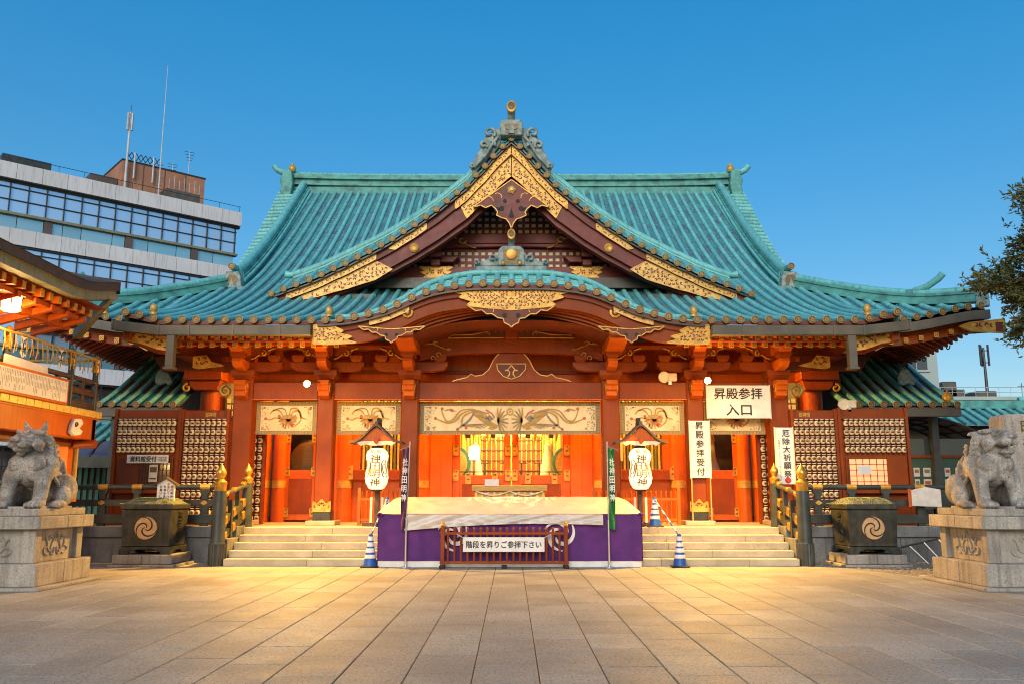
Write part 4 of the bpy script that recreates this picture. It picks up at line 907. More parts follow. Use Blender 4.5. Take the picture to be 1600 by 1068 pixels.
    b = MB(); b.prism([(s * 9.0, 5.3), (s * 10.6, 5.3), (s * 10.9, 5.75), (s * 9.0, 6.1)], WY - .35, WY + .1); b.build('corner_bracket', 'red_dark', hall, bevel=.02)
    b = MB(); b.tube([(px, WY - .54, pz) for px, pz in arc(s * 9.75, 4.78, .13, 90, 90 - s * 400, 16, .03)], .035, 6); b.build('gold_scroll', 'gold', hall)
    b = MB(); b.bb(*sorted((s * 9.3, s * 9.35)), WY, 20, LAND, 5.6); b.build('side_wall', 'red_dark', hall)
    b = MB(); b.bb(*sorted((s * 7.3, s * 9.6)), CY + .6, WY + .3, 5.5, 5.75); b.build('porch_ceiling', 'red_dark', hall)
b = MB(); b.bb(-7.3, 7.3, CY + .9, WY + .3, 5.9, 5.98); b.build('porch_ceiling', 'vermilion', hall)
b = MB(); b.bb(-8, 8, WY - .1, WY + .15, 4.6, 5.9); b.build('wall_board', 'vermilion', hall)
b = MB(); b.bb(-1.78, 1.78, WY - .12, WY + .1, 3.62, 3.78); b.build('door_lintel', 'gold_wall', hall)
b = MB(); b.bb(-1.78, 1.78, WY - .06, WY + .06, 3.78, 4.6); b.build('reed_blind', 'blind', hall)
for s in (-1, 1):
    d = MB(); d.bb(*sorted((s * .02, s * .22)), WY, WY + .1, LAND, 3.62); d.bb(*sorted((s * 1.55, s * 1.78)), WY, WY + .1, LAND, 3.62); d.bb(*sorted((s * .22, s * 1.55)), WY, WY + .1, LAND, 2.2); d.bb(*sorted((s * .22, s * 1.55)), WY, WY + .1, 3.5, 3.62)
    dr = d.build('centre_door', 'vermilion', hall, bevel=.01)
    b = MB(); b.bb(*sorted((s * .3, s * 1.48)), WY - .018, WY, 1.1, 1.95); b.build('door_panel', 'red', dr, bevel=.015)
    b = MB(); b.bb(*sorted((s * .22, s * 1.55)), WY + .04, WY + .05, 2.2, 3.5); b.build('pane', 'glass', dr)
    for xx, zz in ((.1, 2.95), (.1, 2.2), (1.68, 2.95), (1.68, 2.2), (1.3, 2.1), (.5, 2.1)): filigree([(s * xx - .075, zz - .15), (s * xx + .075, zz - .15), (s * xx + .075, zz + .15), (s * xx - .075, zz + .15)], WY - .002, .014, dr, .08, seed=42, name='hinge_plate')
# lit room seen through the centre doors
b = MB(); b.bb(-4, 4, 12.0, 12.1, .9, 5.5); b.build('room_wall', 'gold_wall', hall)
for s in (-1, 1):
    b = MB(); b.bb(*sorted((s * 4.4, s * 4.5)), WY + .6, 12, .9, 5.5); b.build('room_wall', 'gold_wall', hall)
b = MB(); b.bb(-4.5, 4.5, WY + .2, 12, .84, .9); b.build('room_floor', 'wood_box', hall)
b = MB(); b.bb(-4.5, 4.5, WY + .2, 12, 4.7, 4.8); b.build('room_ceiling', 'gold_wall', hall)
for s in (-1, 1):
    b = MB(); b.bb(*sorted((s * .15, s * 1.1)), 10.8, 11.0, 1.9, 3.7); sc_ = b.build('altar_screen', 'room_red', hall, bevel=.02)
    for i in range(6):
        b = MB(); x = s * (.2 + i * .17); b.bb(x - .018, x + .018, 10.76, 10.8, 1.9, 3.7); b.build('screen_bar', 'gold_wall', sc_)
    for i in range(5):
        b = MB(); z = 2.1 + i * .36; b.bb(*sorted((s * .15, s * 1.1)), 10.75, 10.79, z - .02, z + .02); b.build('screen_bar', 'wood_dark', sc_)
    for i in range(7):
        b = MB(); x = s * (.3 + i * .24); zt = 4.5 - .12 * (i % 3); b.lathe([(.01, 0), (.07, -.12), (.11, -.3), (.06, -.5), (.09, -.62), (.02, -.9), (.01, -1.1)], (x, 8.4 + .3 * (i % 3), zt), 8); b.build('hanging_ornament', 'gold_wall' if i % 2 else 'gold_leaf', hall, smooth=50)
    for i in range(9):
        b = MB(); x = s * (1.15 + i * .1); b.bb(x - .03, x + .03, 10.2 - .02 * i, 10.24, 1.0, 4.2); b.build('gold_hanging_strip', ('gold_leaf', 'blind', 'gold_wall')[i % 3], hall)
for k, (x, w) in enumerate(((-.9, .5), (-.2, .4), (.35, .45), (.95, .5))):
    b = MB(); b.bb(x - w / 2, x + w / 2, 9.6 + .1 * k, 10, .9, 2.1 + .12 * (k % 2)); b.build('altar_stand', 'gold_wall', hall, bevel=.02)
    b = MB(); b.bb(x - .03, x + .03, 9.3, 9.36, .9, 2.7); b.bb(x - .18, x + .18, 9.28, 9.38, 2.66, 2.7); b.build('altar_table', 'black_lacquer', hall)
b = MB(); b.bb(-1.5, 1.5, 8.0, 8.3, 2.08, 2.2); b.bb(-1.45, 1.45, 8.05, 8.25, .9, 1.3); b.build('white_step', 'room_white', hall)
b = MB(); b.bb(-1.7, 1.7, 7.4, 7.46, 2.32, 2.35)
for x in (-1.2, -.9, -.3, .3, .9, 1.2): b.bb(x - .015, x + .015, 7.4, 7.46, 1.2, 2.35)
b.build('inner_rail', 'black_lacquer', hall)
for s in (-1, 1):
    b = MB(); b.lathe([(.55, 0), (.6, .04), (.6, .1), (.52, .13)], (s * 1.95, 8.6, 2.65), 24, 'y'); b.mi(1).lathe([(.5, .13), (.3, .14)], (s * 1.95, 8.6, 2.65), 24, 'y'); b.build('ceremonial_drum', ['slat_green', 'gold_wall'], hall, smooth=40)
    b = MB(); b.lathe([(.3, 0), (.33, .5), (.2, 1.2), (.13, 1.5), (.16, 1.65), (.02, 1.8)], (s * 1.25, 8.9, 1.6), 12); b.build('draped_stand', 'room_white', hall, smooth=50)
b = MB(); b.lathe([(.14, 0), (.17, .1), (.17, .35), (.14, .42)], (-1.2, 7.8, 2.75), 12); b.build('room_lantern', 'bulb_soft', hall, smooth=50)
b = MB(); b.lathe([(.05, 0), (.05, .5), (.1, .52), (.1, .55)], (-1.2, 7.8, 2.2), 10); b.build('room_lantern_foot', 'room_white', hall)
# drum behind the left door, shrine figure behind the right one
b = MB(); b.lathe([(.62, 0), (.66, .05), (.66, .4), (.6, .46)], (-6.2, 6.82, 2.62), 28, 'y'); b.mi(1).lathe([(.6, .462), (.1, .468)], (-6.2, 6.82, 2.62), 28, 'y'); b.build('big_drum', ['black_lacquer', 'wood_box'], hall, smooth=40)
b = MB(); b.lathe([(.3, 0), (.26, .4), (.12, .9), (.09, 1.3), (.13, 1.4), (.02, 1.7)], (6.2, 6.6, 1.9), 10); b.build('white_offering', 'room_white', hall, smooth=50)
lamp('room_light', (0, 8.6, 4.3), 320, (1, .66, .22), hall, .25)
lamp('room_light', (0, 11.0, 4.3), 220, (1, .72, .3), hall, .25)
lamp('room_light', (6.3, 6.7, 4.3), 14, (1, .7, .3), hall, .1)
lamp('room_light', (-6.3, 6.45, 4.3), 5, (1, .7, .3), hall, .1)
# straw rope with paper streamers and tassels over the doors
b = MB(); b.tube([(-1.75 + 3.5 * i / 14, WY - .3, 4.02 - .05 * math.sin(i * 1.3)) for i in range(15)], .05, 8); rope = b.build('straw_rope', 'wood_box', hall, smooth=60)
zg = [(0, 0), (.12, -.1), (0, -.16), (.12, -.26), (.0, -.32), (.1, -.42), (.2, -.36), (.08, -.26), (.2, -.16), (.08, -.1), (.2, 0)]
for x in (-1.15, -.58, .5, 1.08):
    b = MB(); b.prism([(x - .1 + px, 3.98 + pz) for px, pz in zg], WY - .36, WY - .35); b.build('paper_streamer', 'white', rope)
for x in (-1.3, -.55, .5, 1.2):
    b = MB(); b.lathe([(.07, 0), (.08, .15), (.03, .2), (.02, .6)], (x, WY - .25, 3.3), 8); b.build('tassel', 'ink', rope)
for k in range(7):
    b = MB(); x = -1.6 + k * .52; b.bb(x - .06, x + .06, WY - .22, WY - .21, 3.4, 4.5); b.build('gold_ribbon', 'gold_wall', rope)
# ---------------------------------------------------------------- floodlights under the eaves
WARM = (1, .52, .085)
for s, x, z, lb in ((-1, -5.15, 4.37, 'lit floodlight on the beam left of the doors'), (1, 4.95, 4.45, 'lit floodlight above the tall white vertical board')):
    t = thing('floodlight', (x, 1.3, z), lb, 'floodlight', 'floodlights under the porch eaves')
    b = MB(); b.ell((x, 1.25, z), (.06, .05, .06), 14, 10); b.build('bulb', 'bulb', t, smooth=60)
    b = MB(); b.lathe([(.085, -.02), (.075, -.1), (.04, -.15)], (x, 1.25, z), 14, 'y'); b.build('reflector_housing', 'pale_metal', t, smooth=40)
    b = MB(); b.tube([(x, 1.38, z), (x, 2.2, z + .2), (x, 3.1, z + .2)], .022, 6); b.build('bracket_arm', 'red', t)
    sp = bpy.data.lights.new('flood_beam', 'SPOT'); sp.energy = 1500; sp.color = WARM; sp.spot_size = R(172); sp.spot_blend = 1; sp.shadow_soft_size = .1
    so_ = bpy.data.objects.new('flood_beam', sp); COL.objects.link(so_); so_.location = (x, 1.12, z - .1); so_.rotation_euler = (R(-30), 0, 0); so_.parent = t; so_.matrix_parent_inverse = world(t).inverted()
    lamp('flood_glow', (x, 1.1, z - .08), 75, WARM, t, .1)
for x in (-6.2, -3.9, -1.3, 1.3, 3.9, 6.2):
    b = MB(); b.lathe([(.12, 0), (.12, -.06), (.09, -.1)], (x, 4.5, 5.88), 14); t = b.build('porch_lamp', 'bulb_soft', hall, smooth=40)
    lamp('porch_light', (x, 4.5, 5.6), 200, WARM, t, .12)
# ================================================================ things on and around the porch
# ---------------------------------------------------------------- reed blinds with embroidered cloths
def blob(b, cx, cz, r, y0, y1, n=7): b.prism([(cx + r * math.cos(6.283 * i / n), cz + r * math.sin(6.283 * i / n)) for i in range(n)], y0, y1)
def corner_vines(b, x0, x1, z0, z1, y, k=1.0):
    for sx in (0, 1):
        for sz in (0, 1):
            rn = random.Random(int(100 * abs(x0)) + sx * 2 + sz)
            for i in range(26):
                t = rn.random()**1.4; u = rn.random()**2.2
                if rn.random() < .5: t, u = u, t
                px = .04 + t * .26 * k; pz = .035 + u * .26 * k
                if px + pz > .36 * k: continue
                blob(b, (x0 + px) if sx == 0 else (x1 - px), (z0 + pz) if sz == 0 else (z1 - pz), rn.uniform(.01, .02) * k**.5, y - .004, y, 5)
def curtain(x0, x1, z0, z1, y, label, big=False):
    t = thing('embroidered_blind', ((x0 + x1) / 2, y, z0), label, 'curtain', 'embroidered blinds under the porch beam')
    b = MB(); b.bb(x0, x1, y, y + .02, z0, z1); bl = b.build('reed_border', 'blind', t)
    bs = MB()
    n = int((x1 - x0) / .045)
    for i in range(n):
        x = x0 + (i + .5) * (x1 - x0) / n
        if i % 2:
            bs.bb(x - .009, x + .009, y - .006, y, z0, z0 + .085); bs.bb(x - .009, x + .009, y - .006, y, z1 - .1, z1)
    for i in range(12):
        z = z0 + (i + .5) * (z1 - z0) / 12; bs.bb(x0, x0 + .12, y - .006, y, z - .006, z + .006); bs.bb(x1 - .12, x1, y - .006, y, z - .006, z + .006)
    tag(bs.build('reed_binding', 'embro_blue', t), kind='stuff')
    a0, a1, c0, c1 = x0 + .13, x1 - .13, z0 + .1, z1 - .12
    b = MB(); b.grid(lambda u, v: (a0 + (a1 - a0) * u, y - .022 + .006 * math.sin(u * 23) * math.sin(v * 5 + u * 9), c0 + (c1 - c0) * v), 40, 6)
    b.build('silk_cloth', 'cloth_banner', t, smooth=60)
    Y = y - .03; g, r, bl2 = MB(), MB(), MB(); cx, cz = (a0 + a1) / 2, (c0 + c1) / 2; h = (c1 - c0)
    corner_vines(g, a0, a1, c0, c1, Y, 1.3 if big else 1.0)
    def tail(pts, w, m=g):
        q = spline(pts, 22); ww = [w * (.45 + .55 * math.sin(3.1 * (i + 1) / 23)) for i in range(22)]; m.stroke(q, ww, Y - .004, Y); 
    if big:
        b = MB(); b.lathe([(.10, 0), (.10, .006), (.085, .008)], (cx, Y, cz + h * .26), 20, 'y'); b.build('gold_crest', 'embro_gold', t)
        cr = MB()
        for q in (0, 120, 240): cr.stroke(arc(cx, cz + h * .26, .03, q, q + 170, 6, .07), [.01, .02, .025, .02, .015, .01, .004], Y - .012, Y - .006)
        cr.build('crest_swirl', 'cloth_banner', t)
        for s in (-1, 1):
            P = lambda x, z: (cx + s * x, cz + z * h)
            for i in range(9):      # spread wing near the middle
                a = R(150 + i * 26); tail([P(.34, -.1), P(.34 - .16 * math.cos(R(-70 + i * 20)), -.1 + .3 * math.sin(R(-70 + i * 20))), P(.34 - .30 * math.cos(R(-70 + i * 20)), -.1 + .52 * math.sin(R(-75 + i * 21)))], .05, g if i % 3 else bl2)
            body = [P(.32, -.3), P(.5, -.14), P(.62, .08), P(.78, .3), P(1.0, .38), P(1.06, .22), P(.9, .02), P(.72, -.2), P(.52, -.36), P(.38, -.42)]
            g.prism(body, Y - .003, Y)
            for i in range(10):
                px, pz = .62 + (i % 5) * .09, .22 - (i // 5) * .2 + (i % 5) * .03; (bl2, r)[i % 4 == 0].stroke([P(px - .05, pz - .06), P(px, pz), P(px + .05, pz - .04)], .02, Y - .006, Y - .003)
            r.stroke([P(.42, .02), P(.5, .2), P(.66, .34)], .035, Y - .006, Y - .002); bl2.prism([P(.44, -.02), P(.56, .14), P(.66, .02), P(.58, -.16)], Y - .006, Y - .003)
            g.prism([P(.36, -.34), P(.5, -.3), P(.6, -.42), P(.46, -.47)], Y - .004, Y)
            for i in range(6): tail([P(.55 + i * .05, -.22), P(.7 + i * .09, -.36 + .02 * i), P(.86 + i * .1, -.42 + .03 * i)], .022, (g, bl2)[i % 2])
            tail([P(.95, .3), P(1.1, -.05), P(1.3, -.3), P(1.42, -.42)], .055, bl2); tail([P(.98, .3), P(1.25, .1), P(1.32, -.2), P(1.2, -.36)], .05)
            tail([P(1.0, .36), P(1.3, .2), P(1.5, -.1), P(1.72, -.18), P(2.02, -.02)], .05); tail([P(1.02, .38), P(1.35, .3), P(1.56, -.05), P(1.75, -.1), P(1.88, .34), P(1.83, .34)], .045)
            tail([P(1.5, .26), P(1.62, .36), P(1.8, .3)], .045); 
            for px, pz in ((2.04, -.0), (1.86, .38), (1.43, -.44), (1.6, .32), (1.2, -.38)): blob(r, P(px, pz)[0], P(px, pz)[1], .045, Y - .007, Y - .001, 6)
    else:
        P = lambda x, z: (cx + x, cz + z * h)
        for i in range(11):
            a = R(160 + i * 22); tail([P(.05, -.05), P(.05 + .14 * math.cos(a), -.05 + .2 * math.sin(a)), P(.03 + .26 * math.cos(a + .2), -.06 + .36 * math.sin(a + .2))], .045, (g, r, g)[i % 3])
        g.prism([P(-.22, -.12), P(-.1, .12), P(.1, .16), P(.3, .06), (cx + .26, cz - .14 * h), P(.06, -.3)], Y - .003, Y)
        tail([P(-.1, .1), P(-.2, .3), P(-.36, .32), P(-.46, .16)], .04); tail([P(.0, .12), P(-.05, .34), P(-.2, .4), P(-.38, .3)], .035, bl2); tail([P(.08, .14), P(.12, .38), P(.3, .36), P(.4, .05), P(.56, -.04)], .045)
        tail([P(.12, .12), P(.2, .28), P(.36, .26), P(.38, -.1), P(.2, -.36)], .045); tail([P(-.1, -.05), P(-.3, .02), P(-.45, -.06), P(-.56, -.02)], .035); tail([P(-.1, -.2), P(-.06, -.36), P(-.02, -.42)], .04)
        for px, pz in ((-.57, -.02), (.12, -.24), (-.2, .08), (.16, -.3)): blob(r, P(px, pz)[0], P(px, pz)[1], .045, Y - .007, Y - .001, 6)
    for q, m in ((g, 'embro_gold'), (r, 'embro_red'), (bl2, 'embro_blue')):
        if q.v: tag(q.build('phoenix_embroidery', m, t), kind='stuff')
curtain(-2.52, 2.44, 3.24, 4.14, 3.36, 'long embroidered blind with two facing phoenixes over the centre doors', True)
curtain(-7.0, -5.32, 3.24, 4.14, 3.36, 'embroidered phoenix blind in the bay below the left floodlight')
curtain(-4.79, -3.04, 3.24, 4.14, 3.36, 'embroidered phoenix blind just left of the long centre blind')
curtain(2.98, 4.74, 3.24, 4.14, 3.36, 'embroidered phoenix blind just right of the long centre blind')
curtain(5.27, 6.95, 3.24, 4.14, 3.36, 'embroidered phoenix blind half hidden behind the large white signboard')

# ---------------------------------------------------------------- lantern stands with paper lanterns
def lantern(x, y, label):
    t = thing('lantern_stand', (x, y, LAND), label, 'lantern', 'paper lanterns on stands')
    b = MB(); b.bb(x - .06, x + .06, y + .12, y + .24, LAND + .1, 3.55); b.build('post', 'wood_dark', t, bevel=.01)
    b = MB(); b.bb(x - .05, x + .05, y + .1, y + .26, 3.42, 3.58); b.build('post_cap', 'rubber', t)
    b = MB()
    for a in (0, 90): b.box((x, y + .18, LAND + .06), (.75, .14, .1), Matrix.Rotation(R(a), 3, 'Z'))
    b.build('foot', 'wood_dark', t, bevel=.01)
    for q in (-1, 1):
        b = MB(); b.bb(x + q * .14 - .03, x + q * .14 + .03, y + .1, y + .16, LAND + .1, 1.55); b.build('brace', 'cream', t)
    rp = [(0, 3.34), (.16, 3.22), (.34, 3.04), (.5, 2.94), (.66, 2.9)]
    cs = [(-a, c) for a, c in rp[::-1]] + rp[1:]
    cs = spline(cs, 24)
    b = MB(); b.band([(x + a, c + .06) for a, c in cs], [(x + a, c) for a, c in cs], y - .34, y + .42); rf = b.build('roof', 'shop_roof', t)
    b = MB(); b.prism([(x - .05, 3.34), (x + .05, 3.34), (x + .04, 3.46), (x - .04, 3.46)], y - .3, y + .4); b.build('roof_ridge', 'shop_roof', rf)
    b = MB(); b.prism([(x - .46, 2.96), (x - .3, 3.06), (x - .14, 3.22), (x, 3.32), (x + .14, 3.22), (x + .3, 3.06), (x + .46, 2.96)], y - .24, y - .2); b.build('gable_board', 'vermilion', rf)
    b = MB(); b.prism([(x - .5, 2.92), (x - .36, 2.96), (x + .36, 2.96), (x + .5, 2.92), (x + .38, 2.84), (x + .3, 2.88), (x + .1, 2.85), (x - .1, 2.85), (x - .3, 2.88), (x - .38, 2.84)], y - .27, y - .23); b.build('gable_trim', 'cream', rf)
    b = MB(); b.prism([(x - .08, 3.04), (x + .08, 3.04), (x + .06, 2.94), (x, 2.88), (x - .06, 2.94)], y - .3, y - .26); b.build('gable_drop', 'red', rf)
    pr = [(.12, 1.74), (.2, 1.78), (.27, 1.9), (.3, 2.04), (.285, 2.2), (.25, 2.34), (.25, 2.42), (.28, 2.52), (.29, 2.6), (.26, 2.7), (.18, 2.78), (.12, 2.8)]
    cp = []
    for i, q in enumerate(pr):
        cp.append(q)
        if i < len(pr) - 1: cp.append(((q[0] + pr[i + 1][0]) / 2 * .985, (q[1] + pr[i + 1][1]) / 2))
    b = MB(); b.lathe(cp, (x, y, 0), 28); sh = b.build('paper_shade', 'lantern_paper', t, smooth=60)
    b = MB(); b.lathe([(.14, 1.70), (.14, 1.75)], (x, y, 0), 20); b.lathe([(.14, 2.79), (.14, 2.84)], (x, y, 0), 20); b.build('hoop', 'rubber', sh)
    for i, ch in enumerate('神田明神'):
        o = text('lettering', ch, .24, (x - .01, 0, 0), 'ink_gold', sh, bold=.045, fit=(.25, .19))
        zc = 2.53 - i * .2; pr_z = sorted((q[1], q[0]) for q in pr)
        for v in o.data.vertices:
            zz = zc + v.co.y; v.co = Vector((v.co.x, zz, -(y - interp(pr_z, zz) - .006 - v.co.z)))
    for i, ch in enumerate('献御'):
        o = text('lettering', ch, .12, (x, 0, 0), 'ink_gold', sh, bold=.03, fit=(.11, .09))
        for v in o.data.vertices:
            zz = 2.70 + v.co.y; v.co = Vector((v.co.x + (-.08, .08)[i], zz, -(y - interp(pr_z, zz) - .004 - v.co.z)))
    for q in (-1, 1):
        b = MB()
        for rr, w in ((.17, .03), (.1, .03)):
            pts = [(rr * .55 * math.cos(R(a)), 2.26 + rr * 1.35 * math.sin(R(a))) for a in range(0, 360, 20)] + [(rr * .55, 2.26)]
            for i in range(len(pts) - 1):
                vs = []
                for (aa, zz) in (pts[i], pts[i + 1]):
                    for dd in (-w / 2, w / 2):
                        ang = q * R(52) + aa / .27; r1 = interp(pr_z, zz) + .004; vs.append((x + r1 * math.sin(ang + dd / .27), y - r1 * math.cos(ang + dd / .27), zz))
                b.add(vs, [(0, 1, 3, 2)])
        b.build('swirl_crest', 'ink_gold', sh)
lantern(-3.44, 2.0, 'lit white paper lantern with small roof beside the dark purple flag')
lantern(3.30, 2.0, 'lit white paper lantern with small roof beside the green flag')

# ---------------------------------------------------------------- signboards
def board(name, x0, x1, y, z0, z1, label, th=.03, rim='cream', legs=None):
    t = thing(name, ((x0 + x1) / 2, y, z0), label, 'sign')
    b = MB(); b.bb(x0, x1, y - th, y, z0, z1); b.build('panel', 'white', t, bevel=.004)
    for a in ((x0 - .02, x0), (x1, x1 + .02)):
        b = MB(); b.bb(a[0], a[1], y - th - .008, y + .008, z0 - .02, z1 + .02); b.build('frame_strip', rim, t)
    return t
t = board('entrance_sign', 5.28, 6.98, 2.93, 3.64, 4.53, 'large white signboard hung across the bay right of the floodlight')
text('lettering', '昇殿参拝', .3, (6.13, 2.892, 4.31), 'ink', t, bold=.03, fit=(1.3, .3)); text('lettering', '入口', .3, (6.13, 2.892, 3.87), 'ink', t, bold=.03, fit=(.68, .3))
b = MB()
for x in (5.3, 6.7): b.tube([(x + .14, 2.93, 4.53), (x + .14, 2.97, 4.9)], .008, 5)
b.build('hanging_cord', 'rubber', t)
t = board('reception_sign', 4.79, 5.32, 2.98, 2.06, 3.58, 'tall white board with one column of letters fixed to the column')
for i, ch in enumerate('昇殿参拝受付'): text('lettering', ch, .22, (5.055, 2.942, 3.45 - i * .245), 'ink', t, bold=.03, fit=(.21, .2))
for x in (4.79, 5.29):
    b = MB(); b.bb(x, x + .03, 2.96, 3.0, .84, 2.06); b.build('leg', 'wood_box', t)
t = board('prayer_sign', 6.79, 7.24, 2.0, 1.88, 3.32, 'white vertical sign with small side text at the right stair rail')
for i, ch in enumerate('厄除大祈願祭'): text('lettering', ch, .2, (7.06, 1.962, 3.17 - i * .205), 'ink', t, bold=.03, fit=(.185, .17))
for i, ch in enumerate('祈願受付どなたでもお申込み下さい'): text('small_lettering', ch, .06, (6.875, 1.962, 2.98 - i * .066), 'ink', t, fit=(.045, .05))
b = MB(); b.lathe([(.08, 0), (.08, .004)], (7.06, 1.97, 1.98), 12, 'y'); b.build('stamp', 'ink_red', t)

# ---------------------------------------------------------------- boards of small paper lanterns
lm = MB(); lm.lathe([(.035, -.07), (.058, -.045), (.064, 0), (.058, .045), (.035, .07)], n=9); lm.mi(1).lathe([(.036, .07), (.036, .085)], n=9); lm.lathe([(.036, -.085), (.036, -.07)], n=9)
lm.mi(2); lm.add([(-.03, -.0655, .02), (.03, -.0655, .02), (.03, -.0655, -.03), (-.03, -.0655, -.03)], [(3, 2, 1, 0)]); lm.mi(1); 
for q in (-1, 1): lm.add([(q * .033, -.061, .03), (q * .046, -.056, .03), (q * .046, -.056, -.03), (q * .033, -.061, -.03)], [(3, 2, 1, 0)])
lm.add([(-.028, -.067, .045), (.028, -.067, .045), (.02, -.067, .03), (-.02, -.067, .03)], [(3, 2, 1, 0)]); lm.add([(-.02, -.068, .012), (.02, -.068, .012), (.014, -.068, -.02), (-.014, -.068, -.02)], [(3, 2, 1, 0)])
mat('lantern_small', (.80, .62, .36), (.70, .52, .30), .8, scale=20, emit=(1, .68, .3), es=.06)
mat('lantern_mark', (.30, .10, .04), None, .8)
_o = lm.build('paper_lantern', ['lantern_small', 'ink', 'lantern_mark']); LAN = _o.data; bpy.data.objects.remove(_o)
def lantern_board(name, x0, x1, y, z0, z1, cols, rows, lx0, lx1, lz, dz, label, tilt=0, hatch=None):
    t = thing(name, ((x0 + x1) / 2, y, z0), label, 'lantern board', 'boards of small paper lanterns')
    b = MB(); b.bb(x0, x1, y, y + .08, z0, z1); b.build('panel', 'red', t, bevel=.008)
    for xx in (x0, x1):
        b = MB(); b.bb(xx - .04, xx + .04, y - .07, y + .1, z0, z1 + .03); b.build('upright', 'red', t, bevel=.008)
    b = MB(); b.bb(x0, x1, y - .05, y, z1 - .27, z1 - .2); b.build('rail', 'red', t)
    for r in range(rows):
        z = lz - r * dz
        b = MB(); b.bb(lx0 - .07, lx1 + .07, y - .09, y, z + .095, z + .125); b.build('shelf', 'red_dark', t)
        b = MB()
        for c in range(cols):
            x = lx0 + (lx1 - lx0) * c / (cols - 1); b.bb(x - .045, x + .045, y - .096, y - .09, z + .10, z + .12)
        tag(b.build('name_strips', 'cream', t), kind='stuff')
        for c in range(cols):
            x = lx0 + (lx1 - lx0) * c / (cols - 1); o = link('paper_lantern', LAN, t, loc=(x, y - .075, z)); o.rotation_euler = (0, 0, rt.uniform(-.35, .35))
    return t
t = lantern_board('lantern_board', -10.6, -8.9, 2.9, LAND, 3.86, 12, 4, -10.46, -9.04, 3.50, .235, 'red board with four rows of lanterns above a shuttered window, left of the stairs')
def hatch(t, x0, x1, z0, z1, xm, lit, y=2.9):
    b = MB(); b.bb(x0, x1, y - .04, y - .002, z0, z1); b.build('window_frame', 'red', t, bevel=.01)
    b = MB(); b.bb(x0 + .06, xm - .04, y - .06, y - .04, z0 + .06, z1 - .06); b.build('shutter_panel', 'red_dark', t)
    b = MB(); b.bb(xm, x1 - .06, y - .05, y - .04, z0 + .06, z1 - .06); b.build('window_pane', lit, t)
    w = x1 - .06 - xm; g = MB()
    for i in range(9): g.bb(xm + w * i / 8 - .007, xm + w * i / 8 + .007, y - .07, y - .052, z0 + .06, z1 - .06)
    for i in range(6): g.bb(xm, x1 - .06, y - .072, y - .05, z0 + .06 + (z1 - z0 - .12) * i / 5 - .007, z0 + .06 + (z1 - z0 - .12) * i / 5 + .007)
    g.build('window_lattice', 'wood_dark', t)
    b = MB(); b.bb(x0, x1, y - .2, y - .002, z0 - .1, z0); b.build('counter', 'red', t, bevel=.01)
mat('pane_dull', (.16, .055, .03), (.10, .04, .03), .15, scale=4)
mat('pane_lit', (.8, .35, .2), (.7, .28, .15), .4, scale=2, emit=(1, .28, .10), es=.55)
hatch(t, -10.5, -9.0, 1.75, 2.62, -9.85, 'pane_dull')
b = MB(); b.bb(-10.2, -9.1, 2.76, 2.79, 2.44, 2.66); b.build('sign_panel', 'white', t, bevel=.005); text('lettering', '資料館受付', .16, (-9.76, 2.752, 2.55), 'ink', t, bold=.03, fit=(.7, .15)); text('small_lettering', '午前十時\n午後四時', .05, (-9.25, 2.752, 2.55), 'ink', t, fit=(.22, .13))
b = MB(); b.bb(-9.6, -9.38, 2.8, 2.81, 1.95, 2.4); b.build('notice_paper', 'paper', t)
b = MB(); b.bb(-9.58, -9.4, 2.795, 2.8, 2.2, 2.34); b.bb(-9.58, -9.4, 2.795, 2.8, 2.02, 2.06); b.build('notice_print', 'ink_gold', t)
t = lantern_board('lantern_board', -8.84, -7.62, 2.94, LAND, 3.86, 8, 11, -8.70, -7.70, 3.50, .235, 'red board with eleven rows of lanterns beside the left end column')
text('lettering', '御神燈', .16, (-8.1, 2.935, 3.74), 'gold', t, bold=.03, fit=(.3, .13))
t = lantern_board('lantern_board', 7.55, 8.72, 2.94, LAND, 3.86, 8, 11, 7.64, 8.60, 3.50, .235, 'red board with eleven rows of lanterns behind the white vertical sign')
text('lettering', '御神燈', .16, (7.9, 2.935, 3.74), 'gold', t, bold=.03, fit=(.3, .13))
t = lantern_board('lantern_board', 8.8, 10.6, 2.9, LAND, 3.89, 12, 4, 8.96, 10.46, 3.50, .235, 'red board with four rows of lanterns above a lit orange window')
hatch(t, 8.9, 10.5, 1.75, 2.62, 8.98, 'pane_lit')
b = MB(); b.bb(9.98, 10.5, 2.81, 2.855, 1.75, 2.62); b.build('shutter_panel', 'red', t)
b = MB(); b.bb(9.2, 9.55, 2.81, 2.82, 2.15, 2.38); b.build('notice_paper', 'white', t)
for s, lb in ((-1, 'narrow strip of lanterns in the porch bay next to the left end column'), (1, 'narrow strip of lanterns in the porch bay next to the right end column')):
    x0, x1 = sorted((s * 7.26, s * 6.88)); lantern_board('lantern_strip', x0, x1, 3.9, LAND, 3.3, 2, 10, x0 + .11, x1 - .11, 3.1, .235, lb)

